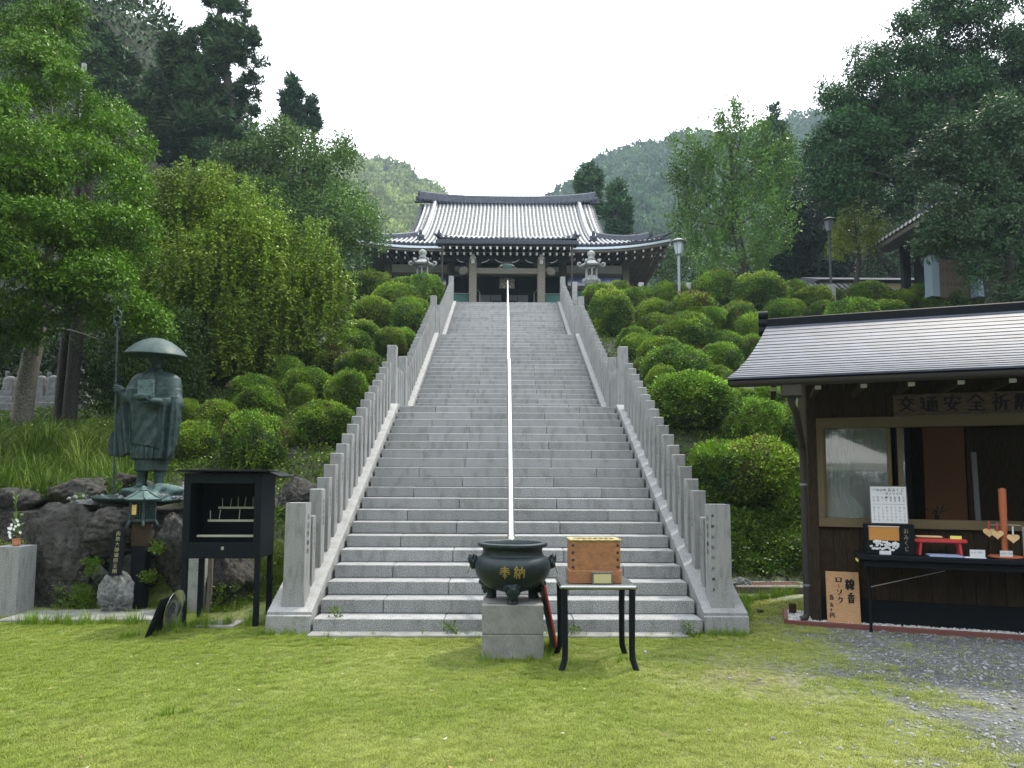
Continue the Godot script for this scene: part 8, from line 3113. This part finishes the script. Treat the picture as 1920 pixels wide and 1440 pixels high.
	# two bare timber-brown trunks beside the pale one
	for e in [[-9.15, -14.6, 0.125, "left"], [-8.86, -14.45, 0.14, "right"]]:
		var t := thing("bare_trunk", "%s one of two straight brown trunks beside the pale mottled trunk" % e[3], "tree trunk", Vector3(e[0], ground(e[0], e[1]), e[1]), 0.0, "two straight brown trunks")
		var mb := MB.new()
		limb(mb, Vector3(0, -0.4, 0), Vector3(0.1, 5.2, -0.1), e[2], e[2] * 0.8, 0.01, 16)
		part("trunk", mb, M.bark, t)
	# a bare pale branch that reaches right from the mottled trunk
	var bare: Node3D = get_node("fresh_green_tree")
	var bb := MB.new()
	bb.tube([Vector3(-9.30, 3.95, -13.70), Vector3(-9.19, 4.21, -13.70), Vector3(-8.94, 4.40, -13.70), Vector3(-8.67, 4.49, -13.70), Vector3(-8.38, 4.44, -13.70), Vector3(-7.91, 4.29, -13.70)].map(func(p): return p - bare.position), [0.085, 0.06, 0.045, 0.035, 0.022, 0.01], 8)
	part("branch", bb, M.bark_pale, bare)
	G.flat = flat
	G.broad = broad


func build_undergrowth() -> void:
	rng.seed = 800
	# arching grass above the rock wall, left
	var reeds := [frond_tuft(34, 0.78, 0.0085, 0.10, 801, 1.25), frond_tuft(30, 0.62, 0.008, 0.10, 802, 1.35), frond_tuft(26, 0.45, 0.007, 0.08, 803, 1.4)]
	var places := [[], [], []]
	var tints := [[], [], []]
	for i in 420:
		var x := rr(-9.6, -5.35)
		var z := rr(-12.6, -9.85)
		if x > -5.9 and z < -11.0:
			continue
		var k := rng.randi() % 3
		var s := rr(0.6, 1.1)
		places[k].append(Transform3D(Basis(Vector3.UP, rr(0, TAU)).scaled(Vector3(s, s, s)), Vector3(x, ground(x, z) - 0.03, z)))
		var pale := rng.randf() < 0.22
		tints[k].append((Color(0.20, 0.27, 0.06) if pale else Color(0.085, 0.155, 0.018)) * rr(0.75, 1.2))
	var root := Node3D.new()
	root.name = "arching_grass"
	add_child(root)
	tag(root, "long arching grass growing above the rock wall at the left", "grass", "", "stuff")
	for k in 3:
		copies("tuft", reeds[k], M.leaf_grass, places[k], tints[k], root, true)
	# low leafy cover on both banks
	var low := [sprig(22, Vector3(1, 0.5, 1), 0.5, 0.13, 0.0, 0.1, 811), sprig(26, Vector3(1, 0.7, 1), 0.42, 0.12, 0.0, 0.1, 812), frond_tuft(14, 0.24, 0.008, 0.06, 813, 1.2)]
	places = [[], [], []]
	tints = [[], [], []]
	for i in 34000:
		var left := rng.randf() < 0.55
		var z := -rr(8.6, 30.0) if rng.randf() < 0.55 else -rr(8.8, 15.0)
		var x := -rr(2.55, 10.0 + -z * 0.3) if left else rr(2.6, 5.5 - z * 0.45)
		var h := ground(x, z)
		if h < (0.2 if not left else 0.05) or (h > TERRACE - 0.1 and absf(x) < 12.0):
			continue
		if left and z > -9.75 and x < -3.3:
			continue
		if soft_noise.get_noise_2d(x * 40.0, z * 40.0) + rr(-0.25, 0.6) < 0.0:
			continue
		var k := rng.randi() % 3
		var s := rr(0.07, 0.13) if k < 2 else rr(0.5, 1.0)
		places[k].append(Transform3D(Basis(Vector3.UP, rr(0, TAU)).scaled(Vector3(s, s * (1.0 if k < 2 else 0.8), s)), Vector3(x, h + (0.03 + rr(0, 0.10) if k < 2 else -0.02), z)))
		tints[k].append(Color(0.055, 0.105, 0.018).lerp(Color(0.13, 0.20, 0.025), rng.randf()) * rr(0.7, 1.2))
	# a denser leafy skirt at the foot of the right bank
	for i in 3000:
		var x := rr(2.75, 6.2)
		var z := -rr(11.0, 13.6)
		var h := ground(x, z)
		if h < 0.06 or (absf(x - 4.1) < 0.6 and z > -11.1):
			continue
		var k := rng.randi() % 2
		var s := rr(0.08, 0.16)
		places[k].append(Transform3D(Basis(Vector3.UP, rr(0, TAU)).scaled(Vector3(s, s, s)), Vector3(x, h + rr(0.02, 0.30) * (0.6 + soft_noise.get_noise_2d(x * 60.0, z * 60.0)), z)))
		tints[k].append(Color(0.045, 0.095, 0.016).lerp(Color(0.10, 0.17, 0.02), rng.randf()) * rr(0.7, 1.2))
	# weeds on the rocks, by the plinth and in the joints
	for e in [[-5.08, 0.15, -8.78, 0.10, 60], [-4.98, 0.5, -8.72, 0.08, 40], [-5.25, 0.05, -8.7, 0.16, 30], [-4.3, 0.4, -8.72, 0.05, 26], [-5.5, 1.30, -9.3, 0.06, 16], [-5.2, 1.48, -9.5, 0.10, 26], [-4.75, 1.36, -9.25, 0.05, 8], [-4.05, 1.35, -9.3, 0.06, 14], [-3.0, 1.0, -9.6, 0.14, 40], [-4.62, 1.5, -9.55, 0.05, 8], [-4.2, 0.75, -8.75, 0.06, 18], [-3.3, 0.12, -8.6, 0.14, 24], [-1.78, 0.15, -7.66, 0.05, 8], [1.92, 0.03, -7.46, 0.07, 12], [-0.55, 0.03, -7.46, 0.06, 10], [0.7, 0.03, -7.46, 0.05, 8]]:
		for i in e[4]:
			var s := rr(0.035, 0.07)
			var k := rng.randi() % 2
			places[k].append(Transform3D(Basis(Vector3.UP, rr(0, TAU)).scaled(Vector3(s, s, s)), Vector3(e[0] + rr(-1, 1) * e[3], e[1] + rr(-0.6, 1.6) * e[3], e[2] + rr(-0.5, 0.5) * e[3])))
			tints[k].append(Color(0.10, 0.175, 0.02) * rr(0.7, 1.3))
	root = Node3D.new()
	root.name = "ground_cover"
	add_child(root)
	tag(root, "low leafy weeds and ferns between the bushes and rocks", "undergrowth", "", "stuff")
	for k in 3:
		copies("weeds", low[k], M.leaf_soft if k < 2 else M.leaf_grass, places[k], tints[k], root, true)
	# scrub that hides the hillsides beyond the gardens
	places = [[], [], []]
	tints = [[], [], []]
	for i in 5200:
		var z := -rr(20.0, 62.0)
		var x := rr(-44.0, -8.0) if rng.randf() < 0.55 else rr(9.0, 60.0)
		if x > 0.0 and z > -33.0:
			continue
		if x < 0.0 and z > -21.0:
			continue
		var k := rng.randi() % 3
		var s := rr(0.5, 1.1)
		places[k].append(Transform3D(Basis(Vector3.UP, rr(0, TAU)).scaled(Vector3(s, s * rr(0.8, 1.5), s)), Vector3(x, ground(x, z) + s * rr(0.1, 1.2), z)))
		tints[k].append(Color(0.03, 0.065, 0.022) * rr(0.6, 1.4))
	root = Node3D.new()
	root.name = "hillside_undergrowth"
	add_child(root)
	tag(root, "dark evergreen scrub on the slopes behind the garden trees", "undergrowth", "", "stuff")
	for k in 3:
		copies("scrub", G.broad[k], M.leaf_dark, places[k], tints[k], root, true)


func build_woodland() -> void:
	# the trees that close in the court behind the viewer and at both sides
	rng.seed = 880
	var lobes := []
	for i in 46:
		var a := rr(0.06, 0.94) * PI
		var p := Vector3(cos(a) * rr(19.0, 27.0), 0, 2.0 + sin(a) * rr(20.0, 27.0))
		for k in 4:
			lobes.append([p + Vector3(rr(-1.5, 1.5), 2.0 + 3.8 * k + rr(-0.8, 0.8), rr(-1.5, 1.5)), Vector3(rr(2.2, 3.2), rr(2.0, 2.8), rr(2.2, 3.2))])
	for p in [Vector3(-12.5, 0, -5.5), Vector3(-12.0, 0, -9.5), Vector3(-14.5, 0, -1.0)]:
		for k in 3:
			lobes.append([p + Vector3(rr(-0.7, 0.7), 3.2 + 2.4 * k, rr(-0.7, 0.7)), Vector3(2.1, 1.5, 2.1)])
	var places := [[], [], []]
	var tints := [[], [], []]
	for p in lobe_points(lobes, 0.55, 0.75, 0.55):
		var k := rng.randi() % 3
		var s := 0.75 * rr(0.7, 1.3)
		places[k].append(Transform3D(facing(p[1] + Vector3(0, 0.5, 0), rr(0, TAU)).scaled_local(Vector3(s, s, s)), p[0]))
		tints[k].append(Color(0.04, 0.085, 0.022) * rr(0.6, 1.4))
	var root := Node3D.new()
	root.name = "surrounding_woodland"
	add_child(root)
	tag(root, "woodland that closes in the court on its open sides, beyond the frame", "woodland", "", "stuff")
	for k in 3:
		copies("trees", G.broad[k], M.leaf_dark, places[k], tints[k], root, true)


# ---------------------------------------------------------------- graves and gatehouse
func build_graves() -> void:
	var protos := []
	for k in 2:
		var t := Node3D.new()
		var m := MB.new()
		m.box(Vector3(0, 0.09, 0), Vector3(0.42, 0.18, 0.36), Basis(), 0.01)
		m.box(Vector3(0, 0.25, 0), Vector3(0.28, 0.16, 0.26), Basis(), 0.01)
		part("plinth", m, M.grave, t)
		m = MB.new()
		if k == 0:
			m.box(Vector3(0, 0.54, 0), Vector3(0.17, 0.42, 0.15), Basis(), 0.012)
			m.blob(Vector3(0, 0.75, 0), Vector3(0.09, 0.05, 0.08), soft_noise, 0.1, 20.0, 12, 6)
			part("stone", m, M.grave, t)
		else:
			m.lathe([[0.0, 0.32], [0.10, 0.33], [0.11, 0.38], [0.085, 0.42], [0.095, 0.52], [0.075, 0.64], [0.035, 0.67], [0.055, 0.71], [0.058, 0.76], [0.04, 0.80], [0.0, 0.815]], Transform3D(), 14)
			part("figure", m, M.grave, t)
		protos.append(t)
	var i := 0
	for e in [[13, 712, 1, 19.4, "far left edge, rear row"], [20, 745, 0, 18.2, "far left edge, front row"], [57, 710, 1, 19.4, "rear row just right of the mottled trunk"], [51, 745, 0, 18.2, "front row just right of the mottled trunk"], [73, 710, 1, 19.5, "rear row midway between the trunks"], [78, 742, 0, 18.2, "front row midway between the trunks"], [91, 708, 1, 19.4, "rear row left of the brown trunks"], [100, 740, 0, 18.2, "front row left of the brown trunks"], [149, 742, 0, 18.4, "front row right of the brown trunks"], [154, 715, 1, 19.4, "rear row right of the brown trunks"], [-20, 742, 0, 18.2, "front row beyond the mottled trunk's left side"], [35, 716, 1, 19.6, "rear row hidden by the mottled trunk"]]:
		var t: Node3D = protos[e[2]].duplicate()
		t.name = numbered("gravestone")
		add_child(t)
		var x: float = (e[0] - 948.0) / 1332.0 * e[3]
		t.position = Vector3(x, ground(x, -e[3]), -e[3])
		t.scale = Vector3.ONE * 1.15
		tag(t, ("small grey stone figure on a plinth, %s" if e[2] == 1 else "pale upright gravestone on stepped plinth, %s") % e[4], "gravestone", "gravestones under the trees at the left")
		i += 1
	for p in protos:
		p.free()
	var w := thing("pale_monument", "larger pale stone monument half hidden behind the brown trunks", "monument", Vector3(-11.4, ground(-11.4, -18.9), -18.9))
	var m := MB.new()
	m.box(Vector3(0, 0.55, 0), Vector3(0.42, 1.25, 0.3), Basis(), 0.015)
	part("slab", m, M.granite_pale, w)
	m = MB.new()
	m.box(Vector3(0, 0.1, 0), Vector3(0.7, 0.3, 0.5), Basis(), 0.015)
	part("plinth", m, M.granite_post, w)


func build_gatehouse() -> void:
	rng.seed = 820
	var t := thing("gatehouse", "tile-roofed gatehouse with pale eave boards among the trees at the right", "gatehouse", Vector3(0, 0, 0))
	var y := TERRACE
	# the eave runs along z at x = 15.5; the roof climbs to the right
	for i in 30:
		var z := -30.2 + i * 0.28
		var m := MB.new()
		m.tube([Vector3(15.42, 11.50, z), Vector3(16.4, 11.92, z), Vector3(17.4, 12.5, z), Vector3(18.4, 13.25, z)], [0.075, 0.07, 0.07, 0.07], 8)
		var roll := part("tile_roll", m, M.tile_dark, t)
		m = MB.new()
		m.tube([Vector3(15.40, 11.50, z), Vector3(15.43, 11.50, z)], [0.075, 0.075], 10)
		part("eave_tile", m, M.plaster, roll)
	var pan := MB.new()
	var rows := []
	for q in [[15.42, 11.46], [16.4, 11.88], [17.4, 12.46], [18.4, 13.2]]:
		rows.append(PackedVector3Array([Vector3(q[0], q[1], -30.4), Vector3(q[0], q[1], -21.8)]))
	pan.grid(rows, false, true)
	rows = []
	for q in [[18.4, 13.2], [19.4, 12.46], [20.4, 11.88], [21.4, 11.46]]:
		rows.append(PackedVector3Array([Vector3(q[0], q[1], -30.4), Vector3(q[0], q[1], -21.8)]))
	pan.grid(rows, false, true)
	part("pan_tiles", pan, M.tile_dark, t)
	part("ridge", span(18.25, 18.55, 13.2, 13.6, -30.6, -21.6, 0.03), M.tile_dark, t)
	part("eave_board", span(15.5, 15.56, 11.26, 11.44, -30.3, -21.9), M.temple_post, t)
	var sof := MB.new()
	sof.quad(Vector3(15.55, 11.3, -30.3), Vector3(15.55, 11.3, -21.9), Vector3(17.2, 11.75, -21.9), Vector3(17.2, 11.75, -30.3))
	part("eave_soffit", sof, M.temple_wood, t)
	for q in [[17.2, -29.8], [17.2, -22.6]]:
		part("column", span(q[0] - 0.15, q[0] + 0.15, y - 0.2, 11.8, q[1] - 0.15, q[1] + 0.15, 0.02), M.temple_dark, t)
	part("wall", span(17.5, 17.6, y - 0.2, 11.7, -29.7, -27.2), M.temple_dark, t)
	settle(t)
	for e in [[16.36, "left"], [18.12, "right"]]:
		var p := thing("gate_pillar", "%s pale blue-grey square gate pillar beside the brown notice board" % e[1], "pillar", Vector3(e[0], y - 0.1, -26.6), 0.25, "blue-grey gate pillars")
		var m := MB.new()
		m.box(Vector3(0, 0.75, 0), Vector3(0.36, 1.6, 0.36), Basis(), 0.01)
		part("pillar", m, M.blue_post, p)
	var nb := thing("notice_board", "large brown weathered notice board between the blue-grey gate pillars", "sign", Vector3(17.25, y - 0.1, -26.7), 0.1)
	var m := MB.new()
	m.box(Vector3(0, 0.70, 0), Vector3(1.28, 1.5, 0.06), Basis(), 0.01)
	part("board", m, M.board_wood, nb)
	m = MB.new()
	m.box(Vector3(-0.67, 0.70, 0), Vector3(0.07, 1.6, 0.1), Basis(), 0.01)
	m.box(Vector3(0.67, 0.70, 0), Vector3(0.07, 1.6, 0.1), Basis(), 0.01)
	part("frame", m, M.dark_wood, nb)
	for r in 2:
		text_on("faded_lettering", "大安全金百五", Vector3(-0.52, 1.1 - 0.55 * r, 0.032), Vector3.RIGHT, Vector3.DOWN, 0.13, Vector3.RIGHT * 0.17, M.dark_wood, nb, 9.0)
	var wl := thing("capped_wall", "low garden wall with a dark tiled cap left of the gate pillars", "wall", Vector3.ZERO)
	part("wall", span(12.6, 16.1, y - 0.2, 9.62, -29.6, -29.4), M.plaster, wl)
	var cap := MB.new()
	cap.hexa([Vector3(12.5, 9.6, -29.1), Vector3(16.2, 9.6, -29.1), Vector3(16.2, 9.6, -29.9), Vector3(12.5, 9.6, -29.9), Vector3(12.5, 9.92, -29.45), Vector3(16.2, 9.92, -29.45), Vector3(16.2, 9.92, -29.55), Vector3(12.5, 9.92, -29.55)])
	part("tile_cap", cap, M.tile_dark, wl)
	for i in 15:
		m = MB.new()
		m.rod(Vector3(12.6 + 0.25 * i, 9.63, -29.07), Vector3(12.6 + 0.25 * i, 9.95, -29.47), 0.05, 8)
		part("cap_tile", m, M.tile_dark, wl)
	settle(wl)
	var hs := thing("cream_house", "cream-walled house with a brown window behind the capped garden wall", "house", Vector3.ZERO)
	part("wall", span(14.6, 19.6, y - 0.2, 10.75, -36.0, -32.0), M.cream, hs)
	part("window", span(17.0, 18.2, 9.7, 10.4, -32.0, -31.96), M.dark_wood, hs)
	var rf := MB.new()
	rf.hexa([Vector3(14.2, 10.72, -31.4), Vector3(20.0, 10.72, -31.4), Vector3(20.0, 10.72, -36.6), Vector3(14.2, 10.72, -36.6), Vector3(14.4, 11.5, -33.8), Vector3(19.8, 11.5, -33.8), Vector3(19.8, 11.5, -34.2), Vector3(14.4, 11.5, -34.2)])
	part("roof", rf, M.tile_dark, hs)
	settle(hs)


func _ready() -> void:
	hill_noise.seed = 5
	hill_noise.frequency = 0.012
	hill_noise.fractal_octaves = 4
	soft_noise.seed = 9
	soft_noise.frequency = 0.02
	soft_noise.fractal_octaves = 2
	set_view()
	set_materials()
	build_ground()
	build_hills()
	build_stairs()
	build_temple()
	terrace_things()
	build_gatehouse()
	build_lawn()
	build_booth()
	build_burner()
	build_cabinet()
	build_rocks()
	build_statue()
	build_ground_things()
	build_graves()
	build_bushes()
	build_trees()
	build_undergrowth()
	build_woodland()
	var up := thing("utility_pole", "pale pole whose tip shows above the trees at the upper left", "pole", Vector3(-20.41, ground(-20.41, -33.00), -33.00))
	var pole := MB.new()
	pole.rod(Vector3(0, -0.5, 0), Vector3(0, 21.54 - up.position.y, 0), 0.11, 10)
	part("pole", pole, M.concrete, up)
	lamp_post(Vector3(6.22, slope_at(-25.0), -25.0), 10.31 - slope_at(-25.0), "grey lantern-headed lamp post with a rusty foot right of the temple", true)
	lamp_post(Vector3(13.2, TERRACE - 0.05, -28.2), 3.62, "dark lantern-headed lamp post in front of the cedars, left of the gatehouse", false)
